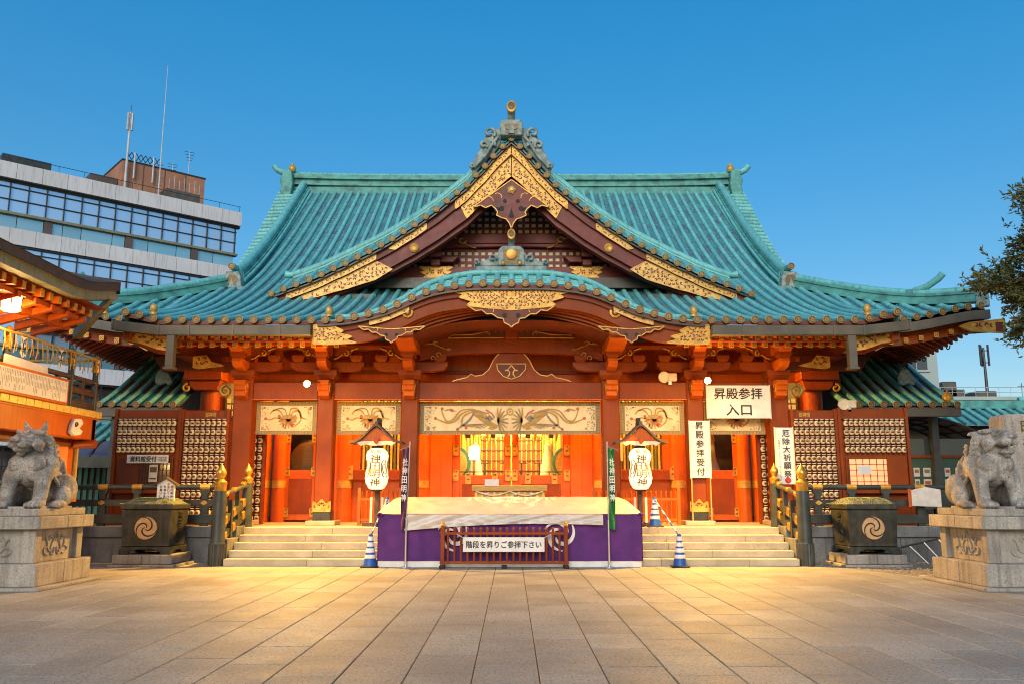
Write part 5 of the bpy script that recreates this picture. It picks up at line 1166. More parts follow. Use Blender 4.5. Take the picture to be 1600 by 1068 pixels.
# ---------------------------------------------------------------- railings
def finial(x, y, z, parent, s=1.0):
    b = MB(); b.lathe([(.115 * s, -.3 * s), (.118 * s, -.02 * s), (.13 * s, 0), (.13 * s, .04 * s), (.09 * s, .07 * s), (.06 * s, .1 * s), (.075 * s, .14 * s), (.105 * s, .2 * s), (.10 * s, .26 * s), (.06 * s, .32 * s), (.02 * s, .38 * s), (.004, .42 * s)], (x, y, z), 18); return b.build('gold_finial', 'gold_leaf', parent, smooth=40)
for s, lb in ((-1, 'dark lacquered railing with gold finials left of the stairs'), (1, 'dark lacquered railing with gold finials right of the stairs')):
    t = thing('railing', (s * 7, 1.3, LAND), lb, 'railing', 'railings beside the stairs')
    X = lambda a: s * a
    b = MB(); b.lathe([(.175, .0), (.175, .5), (.162, .52), (.16, .54), (.15, 1.7)], (X(6.8), .14, 0), 22); b.build('newel_post', 'rail_dark', t, smooth=40)
    b = MB(); b.lathe([(.19, .02), (.19, .5)], (X(6.8), .14, 0), 36, flute=.07); b.build('post_sleeve', 'rail_dark', t)
    finial(X(6.8), .14, 1.86, t, 1.15)
    b = MB(); b.lathe([(.13, LAND), (.12, 1.9)], (X(6.68), 1.85, 0), 18); b.build('newel_post', 'rail_dark', t, smooth=40); finial(X(6.68), 1.85, 1.98, t, 1.0)
    b = MB(); b.lathe([(.15, LAND), (.15, LAND + .25)], (X(6.68), 1.85, 0), 28, flute=.07); b.build('post_sleeve', 'rail_dark', t)
    # sloping rails down the stairs
    for k, (za, zb, r, m) in enumerate(((1.78, 1.5, .055, 'rail_dark'), (1.42, .98, .07, 'rail_dark'), (1.12, .6, .07, 'rail_dark'))):
        b = MB()
        if k == 0: b.tube([(X(6.68), 1.72, za + .05), (X(6.69), 1.5, za + .03), (X(6.76), .5, zb + .15), (X(6.79), .28, zb + .1)], r, 10)
        else: b.add([(X(x), y, z) for x, y, zc in ((6.70, 1.74, za), (6.78, .28, zb)) for x, z in ((x - .05, zc - .09), (x + .05, zc - .09), (x + .05, zc + .09), (x - .05, zc + .09))], [(0, 1, 5, 4), (1, 2, 6, 5), (2, 3, 7, 6), (3, 0, 4, 7), (3, 2, 1, 0), (4, 5, 6, 7)])
        b.build('stair_rail', m, t, smooth=40 if k == 0 else None)
        for q, (yy, f) in enumerate(((1.55, .0), (.95, .5), (.45, .9))):
            zz = za + (zb - za) * f; g = MB(); g.box((X(6.7 + .07 * f), yy, zz + (.1 if k == 0 else 0)), (.13 if k else .125, .16, .1 if k == 0 else .2), Matrix.Rotation(R(15), 3, 'X')); g.build('gold_sleeve', 'gold_leaf', t, bevel=.02)
    for yy, z0, z1 in ((1.25, .5, 1.7), (.75, .35, 1.5)):
        b = MB(); b.bb(X(6.73) - .05, X(6.73) + .05, yy - .05, yy + .05, z0, z1); b.build('baluster', 'rail_dark', t)
    # level rail along the platform edge
    b = MB(); b.tube([(X(6.9), .3, 1.80), (X(7.0), .8, 1.80), (X(7.15), 1.3, 1.80)], .06, 10); b.build('top_rail', 'rail_dark', t, smooth=40)
    b = MB(); b.tube([(X(7.1), 1.3, 1.80), (X(11.1), 1.3, 1.80)], .062, 12); b.build('top_rail', 'rail_dark', t, smooth=40)
    b = MB(); b.bb(*sorted((X(6.95), X(11.1))), 1.25, 1.36, 1.34, 1.50); b.build('mid_rail', 'rail_dark', t, bevel=.01)
    b = MB(); b.bb(*sorted((X(6.95), X(11.1))), 1.24, 1.38, .92, 1.14); b.build('bottom_rail', 'rail_dark', t, bevel=.01)
    for k in range(5):
        x = X(7.55 + k * .84)
        b = MB(); b.bb(x - .09, x + .09, 1.26, 1.37, .86, 1.36); b.build('baluster', 'rail_dark', t)
        b = MB(); b.prism([(x - .13, 1.74), (x + .13, 1.74), (x + .12, 1.66), (x + .07, 1.62), (x + .08, 1.5), (x - .08, 1.5), (x - .07, 1.62), (x - .12, 1.66)], 1.26, 1.36); b.build('rail_block', 'rail_dark', t, bevel=.01)
        b = MB(); b.prism([(x - .09, 1.42), (x, 1.36), (x + .09, 1.42), (x, 1.48)], 1.235, 1.25); b.build('gold_stud', 'gold', t)
        b = MB(); b.lathe([(.07, -.12), (.07, .12)], (0, 0, 0), 10); o = b.build('gold_sleeve', 'gold', t, smooth=50, loc=(x, 1.3, 1.80)); o.rotation_euler = (0, R(90), 0)
    b = MB(); b.lathe([(.15, LAND), (.14, 1.72)], (X(11.15), 1.3, 0), 18); b.build('newel_post', 'rail_dark', t, smooth=40); finial(X(11.15), 1.3, 1.95, t, 1.15)

# ---------------------------------------------------------------- rain-water troughs
def trough(cx, lab, side):
    t = thing('rain_trough', (cx, .42, 0), lab, 'trough', 'bronze rain troughs beside the stairs')
    y0, y1 = -.1, .95; hw = .58
    for x0, x1 in ((cx - .68, cx), (cx, cx + .68)):
        b = MB(); b.bb(x0 + .003, x1 - .003, y0 - .1, y1 + .05, .06, .27); b.build('base_stone', 'stone', t, bevel=.015)
    b = MB(); b.bb(cx - .76, cx + .76, y0 - .2, y1 + .08, 0, .055); b.build('ground_slab', 'stone', t, bevel=.01)
    ym = (y0 + y1) / 2; hd = (y1 - y0) / 2
    b = MB(); ring = []
    for z, k in ((.44, .94), (.5, .93), (1.28, 1.0)): ring.append([(cx + sx * hw * k, ym + sy * hd * k, z) for sx, sy in ((-1, -1), (1, -1), (1, 1), (-1, 1))])
    vs = sum(ring, []); fs = [(3, 2, 1, 0), (8, 9, 10, 11)] + [(i * 4 + j, i * 4 + (j + 1) % 4, i * 4 + 4 + (j + 1) % 4, i * 4 + 4 + j) for i in range(2) for j in range(4)]
    b.add(vs, fs); b.build('basin', 'bronze', t, bevel=.02)
    b = MB(); b.bb(cx - hw - .03, cx + hw + .03, ym - hd - .03, ym + hd + .03, 1.28, 1.40); b.build('rim', 'bronze', t, bevel=.02)
    b = MB()
    for sy in (-1, 1):
        yy = ym + sy * hd; b.prism([(cx - hw, .44), (cx + hw, .44), (cx + hw + .02, .27), (cx + hw - .2, .27), (cx + hw - .24, .33), (cx + hw - .4, .38), (cx - hw + .4, .38), (cx - hw + .24, .33), (cx - hw + .2, .27), (cx - hw - .02, .27)], yy - .06 * (sy > 0), yy + .06 * (sy < 0))
    for sx in (-1, 1):
        xx = cx + sx * hw; b.prism([(ym - hd + .07, .44), (ym + hd - .07, .44), (ym + hd - .07, .28), (ym + hd - .2, .28), (ym + hd - .35, .36), (ym - hd + .35, .36), (ym - hd + .2, .28), (ym - hd + .07, .28)], xx - .06 * (sx > 0), xx + .06 * (sx < 0), 'x')
    b.build('feet', 'bronze', t, bevel=.01)
    # three-comma crest on the front
    yc = y0 + .005
    b = MB(); b.lathe([(.26, -.01), (.26, .0), (.25, .012)], (cx, yc, .86), 36, 'y'); cr = b.build('crest_ground', 'bronze_gold', t, smooth=40); cr.rotation_euler = (0, 0, 0)
    b = MB()
    for q in (30, 150, 270):
        b.stroke(arc(cx, .86, .015, q, q + 200, 20, .262), [.012 + .022 * math.sin(3.1 * i / 20) for i in range(21)], yc - .018, yc - .008)
    b.build('crest_grooves', 'ink', t)
    # net-covered mound
    b = MB(); b.grid(lambda u, v: (cx + (u - .5) * 2 * hw * .98, ym + (v - .5) * 2 * hd * .98, 1.40 + .14 * (1 - (2 * u - 1)**6) * (1 - (2 * v - 1)**4)), 16, 12); b.build('mound', 'net_green', t, smooth=60)
    zt = lambda u, v: 1.412 + .14 * (1 - (2 * u - 1)**6) * (1 - (2 * v - 1)**4)
    b = MB(); rn = random.Random(int(cx * 10))
    for k in range(17):
        u0 = rn.uniform(-.05, .95)
        b.tube([(cx + ((u0 + .1 * math.sin(q * .9 + k)) - .5) * 2 * hw * .97, ym + (q / 8 - .5) * 2 * hd * .97, zt(min(1, max(0, u0 + .1 * math.sin(q * .9 + k))), q / 8)) for q in range(9)], .006, 4)
    for k in range(7):
        v0 = (k + .5) / 7; b.tube([(cx + (q / 12 - .5) * 2 * hw * .97, ym + (v0 + .03 * math.sin(q + k) - .5) * 2 * hd * .97, zt(q / 12, min(1, max(0, v0)))) for q in range(13)], .006, 4)
    mat_n = 'net_cord'; tag(b.build('net', mat_n, t), kind='stuff')
    for i, ch in enumerate('神田明神'):
        text('relief_lettering', ch, .2, (cx + side * (hw + .004 - .04 * (i) / 4), ym, 1.15 - i * .185), 'bronze', t, rot=(R(90), 0, R(90 * side)), bold=.02, ext=.012, fit=(.2, .16))
mat('net_cord', (.20, .28, .13), (.28, .28, .13), .7, scale=9)
trough(-8.38, 'dark bronze trough with three-comma crest and a small roofed sign on top', 1)
trough(8.30, 'dark bronze trough with three-comma crest and empty netted top', -1)
t = thing('roofed_notice', (-8.1, .25, 1.5), 'small white roofed notice standing on the left bronze trough', 'sign')
b = MB(); b.prism([(-8.31, 1.40), (-7.9, 1.40), (-7.9, 1.86), (-8.105, 2.0), (-8.31, 1.86)], .22, .26); b.build('panel', 'white', t)
for s in (-1, 1):
    b = MB(); b.add([(-8.105, .14, 2.03), (-8.105, .36, 2.03), (-8.105 + s * .27, .36, 1.85), (-8.105 + s * .27, .14, 1.85), (-8.105, .14, 2.0), (-8.105, .36, 2.0), (-8.105 + s * .27, .36, 1.82), (-8.105 + s * .27, .14, 1.82)], [(0, 1, 2, 3), (7, 6, 5, 4), (0, 3, 7, 4), (1, 5, 6, 2), (3, 2, 6, 7)]); b.build('roof_board', 'wood_dark', t)
for k, (s_, m) in enumerate((('神田明神', 'ink'), ('お参り下さい', 'ink_red'), ('を清めます', 'ink'), ('お願いします', 'ink'))):
    for i, ch in enumerate(s_): text('lettering', ch, .07, (-7.96 - k * .085, .214, 1.80 - i * .075 + (.0 if k != 1 else .06)), m, t, bold=.02, fit=(.055, .06))

# ---------------------------------------------------------------- covered offering stall on the stairs
t = thing('covered_stall', (0, .6, 0), 'long stall draped in purple cloth and white plastic sheet at the stairs', 'stall')
def wave(x, k=1.0): return .022 * math.sin(x * 5.1 + .8 * math.sin(x * 1.7)) + .014 * math.sin(x * 11.3 + 1) * k + .007 * math.sin(x * 23 + 2)
b = MB(); b.grid(lambda u, v: (-3.04 + 6.0 * u, -.25 + wave(u * 6) * (1 - .4 * v), .14 + 1.03 * v), 90, 6); b.build('front_cloth', 'purple', t, smooth=60)
b = MB(); b.grid(lambda u, v: (-3.02 + 5.96 * u, -.235 + wave(u * 6), .005 + .14 * v), 60, 2); b.build('bottom_hem', 'white', t, smooth=60)
for x, s in ((-3.04, -1), (2.96, 1)):
    b = MB(); b.grid(lambda u, v: (x + wave(u * 3) - s * .0, -.25 + 1.9 * u, .14 + .85 * 0 + (1.03 + .0 * u) * v), 16, 5, flip=s > 0); b.build('side_cloth', 'purple', t, smooth=60)
def top(u, v):      # sheet over the frame: front edge to back edge
    x = -3.06 + 6.04 * u; sl = v
    wx = (1 - .055 * v * 2); x = -.04 + (x + .04) * wx
    wr = 0
    for cx in (0, .33, .5, .67, 1):         # creases running out from the frame corners and posts
        d = math.hypot((u - cx) * 6, (1.05 - v) * 1.9); an = math.atan2((1.05 - v) * 1.9, (u - cx) * 6); wr += .016 * math.sin(an * (17 + 6 * cx)) * math.exp(-d * .9) * min(1, d * 2)
    wr += .006 * math.sin(u * 90 + v * 9) * math.sin(v * 3.1)
    return (x, -.26 + 1.86 * v, 1.185 + .37 * math.sin(min(1, v * 1.02) * 1.5) + wr - .018 * math.sin(u * 3.14 * 3)**2 * math.sin(v * 3.1))
b = MB(); b.grid(top, 220, 24); b.build('plastic_sheet', 'tarp', t, smooth=70)
b = MB(); b.grid(lambda u, v: (-2.42 + 4.5 * u, -.335 - .012 * math.sin(u * 29 + v * 7) - .010 * math.sin(u * 71 - v * 9) * v - .008 * math.sin((u * 22 + v * 5) ** 1.2) - .02 * v, 1.175 - v * (.24 + .12 * (1 - u)**2 - .05 * math.sin(u * 3.1)) ), 180, 12, flip=True); b.build('hanging_sheet', 'tarp', t, smooth=70)
b = MB(); b.bb(-2.95, 2.88, -.2, 1.55, 1.1, 1.14)
for x in (-2.9, 0, 2.85):
    for y in (-.15, 1.5): b.bb(x - .03, x + .03, y - .03, y + .03, .003 if y < 0 else .8, 1.12)
b.build('frame', 'wood_dark', t)
for x in (-3.0, 2.93):
    b = MB(); b.tube([(x - .06, -.28, 1.16), (x, -.3, 1.2), (x + .07, -.28, 1.17), (x + .02, -.26, 1.12)], .025, 6); b.build('cord_knot', 'purple', t)
for cx in (-1.32, 1.1):
    b = MB()
    for q in (90, 210, 330):
        b.stroke(arc(cx, .72, .1, q, q + 190, 18, .36), [.02 + .075 * math.sin(3.14 * (i + .5) / 19) for i in range(19)], -.305, -.301)
    b.build('white_crest', 'white', t)
# picket barrier with sign
t = thing('picket_barrier', (-.16, -.5, 0), 'low red picket barrier with a white sign in front of the purple cloth', 'barrier')
for k in range(18):
    x = -1.42 + k * .147; b = MB(); b.lathe([(.026, .1), (.026, .84), (.03, .86), (.02, .89), (.004, .9)], (x, -.5, 0), 8); b.build('picket', 'red', t, smooth=40)
for x in (-1.54, 1.22):
    b = MB(); b.bb(x - .045, x + .045, -.545, -.455, .03, .92); b.build('end_post', 'red', t, bevel=.01); b = MB(); b.lathe([(.055, .92), (.06, .95), (.04, .97), (.045, 1.0), (.004, 1.03)], (x, -.5, 0), 10); b.build('post_cap', 'gold', t, smooth=40)
    b = MB(); b.bb(x - .06, x + .06, -.68, -.32, 0, .07); b.build('foot', 'rubber', t, bevel=.01)
b = MB(); b.bb(-.22, -.1, -.64, -.36, 0, .07); b.build('foot', 'rubber', t, bevel=.01)
for z in (.12, .76):
    b = MB(); b.bb(-1.6, 1.28, -.53, -.47, z - .03, z + .03); b.build('rail', 'red', t, bevel=.008)
b = MB(); b.bb(-1.08, .74, -.575, -.555, .36, .68); b.build('sign_panel', 'white', t, bevel=.004)
text('lettering', '階段を昇りご参拝下さい', .16, (-.17, -.582, .52), 'ink', t, bold=.02, fit=(1.68, .155))
for x0, x1 in ((-1.06, -1.25), (.72, .92)):
    b = MB(); b.tube([(x0, -.57, .66), (x1, -.52, .76)], .006, 4); b.build('tie', 'white', t)
# flag poles
def flag(x, label, m, side, word, lean):
    t = thing('banner_flag', (x, -.36, 0), label, 'flag', 'flags on poles in front of the stall')
    b = MB(); b.lathe([(.16, 0), (.15, .02), (.03, .035), (.028, .06)], (x, -.36, 0), 20); b.build('pole_base', 'steel', t, smooth=40)
    b = MB(); b.lathe([(.025, .03), (.025, 1.05)], (x, -.36, 0), 12); b.build('pole_sleeve', 'steel', t, smooth=50)
    b = MB(); b.tube([(x, -.36, 1.0), (x + lean, -.36, 2.82)], .014, 8); b.build('pole', 'steel', t, smooth=50)
    b = MB(); b.tube([(x + lean, -.36, 2.72), (x + lean + side * .26, -.36, 2.62)], .01, 6); b.build('cross_arm', 'steel', t)
    def fc(u, v):
        f = .28 * math.sin(v * 2.2 + .6) ; xx = x + lean * (.5 + .5 * v) + side * (.02 + .14 * u)
        return (xx, -.38 + .05 * math.sin(u * 7 + v * 9), .85 + 1.82 * v - .02 * u)
    b = MB(); b.grid(fc, 10, 30); b.build('cloth', m, t, smooth=60)
    for i, ch in enumerate(word):
        o = text('lettering', ch, .16, (x + lean * (.95 - .1 * i) + side * .09, -.46, 2.35 - i * .2), 'white', t, bold=.03, fit=(.11, .16))
    b = MB()
    for i in range(7):
        z = 1.0 + i * .27; xx = x + lean * max(0, (z - 1) / 1.82); b.tube([(xx - .02, -.36, z), (xx + .03 * side, -.37, z)], .008, 5)
    b.build('loops', 'rubber', t)
flag(-2.38, 'narrow dark purple flag on a steel pole left of the stall', 'purple_flag', -1, '社神田明神', .05)
flag(2.2, 'narrow green flag on a steel pole right of the stall', 'green_flag', 1, '社神田明神', .0)
# traffic cones and bars
def cone(x, y, z, label):
    t = thing('traffic_cone', (x, y, z), label, 'cone', 'blue and white traffic cones')
    b = MB(); b.bb(x - .2, x + .2, y - .2, y + .2, z, z + .035); b.build('base_plate', 'rubber', t, bevel=.02)
    pr = [(.155, .035), (.135, .14), (.128, .2), (.115, .28), (.108, .33), (.092, .42), (.086, .46), (.07, .55), (.064, .59), (.05, .68), (.035, .72), (.03, .74)]
    b = MB()
    for i in range(len(pr) - 1):
        b.mi(1 if i in (2, 4 + 0, 6, 8) and i != 4 or i == 4 else 0); b.lathe([pr[i], pr[i + 1]], (x, y, z), 20)
    b.build('cone_shell', ['cone_blue', 'white'], t, smooth=40)
for a in ((-3.2, -.2, 0, 'blue striped cone on the paving at the left end of the stall'), (-3.12, 1.75, LAND, 'blue striped cone on the landing under the left lantern'), (3.82, -.2, 0, 'blue striped cone on the paving right of the stall'), (3.6, 1.75, LAND, 'blue striped cone on the landing under the right lantern')): cone(*a)
for xa, xb, lb in ((-3.2, -3.12, 'striped bar sloping between the two cones left of the stall'), (3.82, 3.6, 'striped bar sloping between the two cones right of the stall')):
    t = thing('cone_bar', (xa, .8, .7), lb, 'bar', 'bars linking the cones'); p0, p1 = Vector((xa, -.2, .70)), Vector((xb, 1.75, LAND + .68))
    for k in range(9):
        b = MB(); b.tube([p0.lerp(p1, k / 9), p0.lerp(p1, (k + 1) / 9)], .02, 8); b.build('stripe', 'white' if k % 2 else 'cone_blue', t, smooth=50)
    for p in (p0, p1):
        b = MB(); b.lathe([(.05, -.02), (.05, .02)], p, 12); b.build('end_ring', 'cone_blue', t)
# offering box, porch fence, loudspeakers, column foot covers
t = thing('offering_box', (-.05, 4.7, LAND), 'golden wooden offering box in front of the centre doors', 'offering box')
b = MB(); b.bb(-1.05, .95, 4.55, 5.25, LAND, 1.72); b.build('body', 'wood_box', t, bevel=.015)
b = MB(); b.bb(-1.12, 1.02, 4.45, 5.3, 1.72, 1.88); b.build('top_frame', 'wood_box', t, bevel=.015)
for k in range(12):
    b = MB(); x = -1.0 + k * .173; b.bb(x - .03, x + .03, 4.53, 4.55, LAND + .1, 1.7); b.build('slat', 'gold_wall', t)
b = MB(); b.tube([(-1.0 + 1.9 * i / 12, 4.48, 1.72 - .12 * math.sin(math.pi * (i % 6) / 6)) for i in range(13)], .02, 6); b.build('rope', 'cream', t)
for x in (-.7, .15, .62):
    b = MB(); b.prism([(x - .1 + px * .7, 1.66 + pz * .7) for px, pz in zg], 4.46, 4.465); b.build('paper_streamer', 'white', t)
b = MB(); b.bb(-.75, -.35, 4.4, 4.42, 1.86, 2.05); b.build('notice', 'white', t)
for s, x0, x1, lb in ((1, 2.25, 4.35, 'low orange picket fence behind the right paper lantern'), (-1, -3.95, -3.0, 'short orange picket fence behind the left paper lantern')):
    t = thing('porch_fence', ((x0 + x1) / 2, 2.85, LAND), lb, 'fence', 'orange picket fences on the porch')
    n = int((x1 - x0) / .13)
    for k in range(n + 1):
        x = x0 + (x1 - x0) * k / n; b = MB(); b.lathe([(.024, LAND + .05), (.024, 1.66), (.03, 1.68), (.004, 1.73)], (x, 2.85, 0), 8); b.build('picket', 'vermilion', t, smooth=40)
    for z in (LAND + .15, 1.5):
        b = MB(); b.bb(x0 - .05, x1 + .05, 2.82, 2.88, z - .03, z + .03); b.build('rail', 'vermilion', t)
    for x in (x0 - .06, x1 + .06):
        b = MB(); b.bb(x - .04, x + .04, 2.8, 2.9, LAND, 1.8); b.build('end_post', 'vermilion', t)
def speaker(x, y, z, lb):
    t = thing('loudspeaker', (x, y, z), lb, 'loudspeaker', 'horn loudspeakers')
    b = MB(); b.lathe([(.15, 0), (.155, .02), (.13, .015), (.06, -.12), (.02, -.1)], (x, y, z), 18, 'y'); b.build('horn', 'cream', t, smooth=50)
    b = MB(); b.lathe([(.12, -.02), (.09, -.2), (.05, -.26)], (x, y, z), 14, 'y'); b.bb(x + .1, x + .36, y + .02, y + .2, z - .1, z + .12); b.build('driver_case', 'cream', t, bevel=.02)
    b = MB(); b.bb(x + .12, x + .2, y, y + .1, z - .2, z - .1); b.build('mount', 'pale_metal', t)
speaker(4.15, 2.95, 4.76, 'small beige horn loudspeaker on the beam right of centre'); speaker(8.96, 2.9, 4.02, 'beige horn loudspeaker on top of the right lantern board')
# ================================================================ stone lion-dogs on plinths
def plinth(s, label):
    cx, cy = s * 9.07, -4.2
    t = thing('plinth', (cx, cy, 0), label, 'plinth', 'stone plinths of the lion-dogs')
    def layer(nm, h, z0, z1, split=0, m='stone'):
        if split:
            b = MB(); b.bb(cx - h, cx + h, cy - h, cy - .02, z0, z1); b.build(nm, m, t, bevel=.015, seg=2); b = MB(); b.bb(cx - h, cx + h, cy - .015, cy + h, z0, z1); b.build(nm, m, t, bevel=.015, seg=2)
        else:
            b = MB(); b.bb(cx - h, cx + h, cy - h, cy + h, z0, z1); b.build(nm, m, t, bevel=.015, seg=2)
    layer('ground_slab', 1.12, 0, .06, 1); layer('base_block', .97, .062, .44, 1); layer('die', .76, .44, 1.02); layer('cap_slab', .97, 1.022, 1.24, 1); layer('top_slab', .85, 1.242, 1.37, 0)
    for sx in (-1, 1):
        for sy in (-1, 1):
            b = MB(); x, y = cx + sx * .73, cy + sy * .73; b.bb(x - .11, x + .11, y - .11, y + .11, .442, 1.02); b.build('corner_pier', 'stone', t, bevel=.012)
    # carved plant on the two visible faces
    for face in ('front', 'inner'):
        b = MB(); pts = []
        for q in (-1, 1):
            pts += [spline([(q * .02, .86), (q * .14, .74), (q * .16, .60), (q * .08, .56), (q * .03, .68)], 16), spline([(q * .12, .60), (q * .26, .66), (q * .30, .80), (q * .36, .84)], 14), spline([(q * .28, .70), (q * .40, .66), (q * .36, .58), (q * .24, .56)], 14), arc(q * .2, .84, .05, 0, 300, 9, .02)]
        pts.append(spline([(0, .94), (.05, .88), (0, .80), (-.05, .88), (0, .94)], 14))
        for p in pts:
            if face == 'front': b.tube([(cx + a, cy - .765, z) for a, z in p], .019, 5)
            else: b.tube([(cx - s * .765, cy + a, z) for a, z in p], .019, 5)
        b.build('carved_relief', 'stone', t, smooth=60)
plinth(-1, 'tall stone plinth under the lion-dog with its mouth shut'); plinth(1, 'tall stone plinth on gravel under the open-mouthed lion-dog')
def lion(s, label, openm):
    b = MB(); E = b.ell
    def limb(pts, rs, n=14):
        q = resample(pts, 14); rr = [interp(list(zip([i / (len(rs) - 1) for i in range(len(rs))], rs)), k / 13) for k in range(14)]; b.tube(q, rr, n); 
        E(q[0], (rr[0],) * 3, 12, 8); E(q[-1], (rr[-1],) * 3, 12, 8)
    E((0, -.14, .74), (.31, .31, .36), 24, 16); E((0, .12, .62), (.29, .36, .34), 24, 16); E((0, .4, .42), (.34, .32, .34), 24, 16)
    for q in (-1, 1):
        E((q * .16, -.36, .80), (.17, .12, .17), 16, 10); E((q * .13, -.36, .60), (.13, .09, .12), 14, 10)        # chest
        limb([(q * .25, -.1, .78), (q * .28, -.3, .56), (q * .29, -.36, .3), (q * .29, -.42, .08)], [.2, .155, .125, .12])  # fore leg
        E((q * .29, -.50, .075), (.15, .19, .085), 16, 10)
        for k in range(4): E((q * .29 + (k - 1.5) * .075, -.63 + .018 * abs(k - 1.5), .058), (.043, .08, .056), 10, 8)
        E((q * .36, .38, .34), (.20, .30, .30), 18, 12); E((q * .42, .18, .22), (.15, .2, .2), 14, 10)           # haunch
        E((q * .44, -.02, .07), (.13, .22, .075), 14, 10)
        for k in range(4): E((q * .44 + (k - 1.5) * .065, -.2, .05), (.037, .07, .05), 10, 8)
        for k in range(3): limb([(q * .30, -.02 + .07 * k, .62 - .04 * k), (q * .38, .06 + .09 * k, .44 - .06 * k), (q * .36, .12 + .1 * k, .3 - .04 * k)], [.03, .035, .01], 7)  # elbow tufts
    H = Matrix.Rotation(R(-30 if openm else -14), 3, 'Z') @ Matrix.Rotation(R(-6 if openm else 2), 3, 'X'); hc = Vector((0, -.16, 1.17))
    def hE(c, r, nu=16, nv=10, rx=0): E(hc + H @ Vector(c), r, nu, nv, H @ Matrix.Rotation(R(rx), 3, 'X'))
    def hl(pts, rs, n=8): limb([tuple(hc + H @ Vector(p)) for p in pts], rs, n)
    E((0, -.08, 1.0), (.29, .27, .24), 20, 12)
    hE((0, 0, .06), (.235, .26, .23), 22, 14); hE((0, -.10, .14), (.21, .19, .13))
    hE((0, -.30, .0), (.165, .17, .10), 18, 12); hE((0, -.38, .035), (.15, .11, .085), 16, 10)           # upper muzzle
    hE((0, -.47, .085), (.09, .06, .055)); hE((0, -.30, .10), (.09, .2, .07), rx=-10)                     # nose
    for q in (-1, 1):
        hE((q * .06, -.50, .075), (.05, .04, .045), 10, 8); hE((q * .1, -.40, -.02), (.09, .1, .07))       # nostrils, lips
        hE((q * .125, -.22, .15), (.055, .05, .045), 12, 8)                                               # eye
        hl([(q * .03, -.27, .19), (q * .13, -.25, .225), (q * .23, -.14, .2), (q * .27, -.04, .24)], [.03, .05, .042, .015])   # brow
        hE((q * .2, -.12, .0), (.09, .12, .11)); hl([(q * .19, -.22, -.02), (q * .21, -.12, -.1), (q * .2, .0, -.16)], [.05, .06, .04])
        hl([(q * .16, .02, .25), (q * .21, .0, .36), (q * .215, -.02, .42)] if not openm else [(q * .2, .06, .18), (q * .3, .1, .2), (q * .36, .12, .18)], [.07, .05, .015])        # ears
        for k in range(5): hl([(q * .2, -.02 + .04 * k, .14 - .08 * k), (q * .28, .06 + .03 * k, .1 - .085 * k), (q * .33, .12 + .03 * k, .03 - .09 * k)], [.05, .055, .012])   # mane locks
        for k in range(6):
            a = R(-58 + k * 24); c = (q * .31 * math.cos(a) * .9, -.08 - .30 * math.sin(R(70 - k * 26)) * .8, .93 - .012 * k)
            E((q * (.1 + .05 * k), -.34 + .055 * k, .93 - .03 * (k % 2)), (.06, .05, .075), 10, 8)
        pts = arc(0, 0, .07, 0, 400, 14, .015)
        for cx0, cy0, cz0 in ((.27, .1, 1.02), (.29, .0, .9), (.2, .2, 1.12)):
            b.tube([(q * (cx0 + .02), cy0 + a, cz0 + c) for a, c in pts], .022, 6)
    jaw = -.19 if openm else -.11
    hE((0, -.30, jaw), (.125, .155, .05), 16, 10, 10 if openm else 0); hE((0, -.4, jaw + .01), (.1, .06, .05)); hE((0, -.15, jaw + .02), (.14, .12, .09))
    hE((0, -.32, jaw - .05), (.06, .08, .06))
    if openm:
        for q in (-1, 1):
            hl([(q * .08, -.44, -.06), (q * .08, -.44, -.13)], [.022, .01], 6); hl([(q * .07, -.42, jaw + .03), (q * .07, -.42, jaw + .09)], [.02, .01], 6)
        hE((0, -.28, jaw + .05), (.07, .13, .025))
    # tail: upright flame of locks
    E((0, .66, .55), (.16, .12, .34), 16, 12); E((0, .68, .82), (.14, .1, .2), 14, 10)
    for k in range(5): limb([((k - 2) * .04, .66, .3), ((k - 2) * .085, .72, .6), ((k - 2) * .06, .72, .88), ((k - 2) * .02, .66, 1.0 - .03 * abs(k - 2))], [.05, .06, .05, .025], 8)
    b.bb(-.42, .42, -.6, .6, -.02, .035)
    o = b.build('lion_dog_raw', 'granite_lion')
    m = o.modifiers.new('r', 'REMESH'); m.mode = 'VOXEL'; m.voxel_size = .0115
    sm = o.modifiers.new('s', 'SMOOTH'); sm.factor = .5; sm.iterations = 2
    dg = bpy.context.evaluated_depsgraph_get(); dg.update(); me = bpy.data.meshes.new_from_object(o.evaluated_get(dg)); bpy.data.objects.remove(o)
    me.name = 'lion_dog'; me.polygons.foreach_set('use_smooth', [True] * len(me.polygons))
    me.materials.clear(); me.materials.append(MT['granite_lion'])
    r = link('lion_dog', me, loc=(s * 8.72, -4.3, 1.372), rot=(0, 0, R(2) if s < 0 else R(-2)))
    r.scale = (1.0, 1.0, .98)
    tag(r, label, 'statue', 'stone lion-dogs')
    return r
l1 = lion(-1, 'seated stone lion-dog with mouth shut and upright ears, facing left', False)
l2 = lion(1, 'seated stone lion-dog with gaping mouth, facing right', True)
for v in l2.data.vertices: v.co.x = -v.co.x
l2.data.flip_normals()
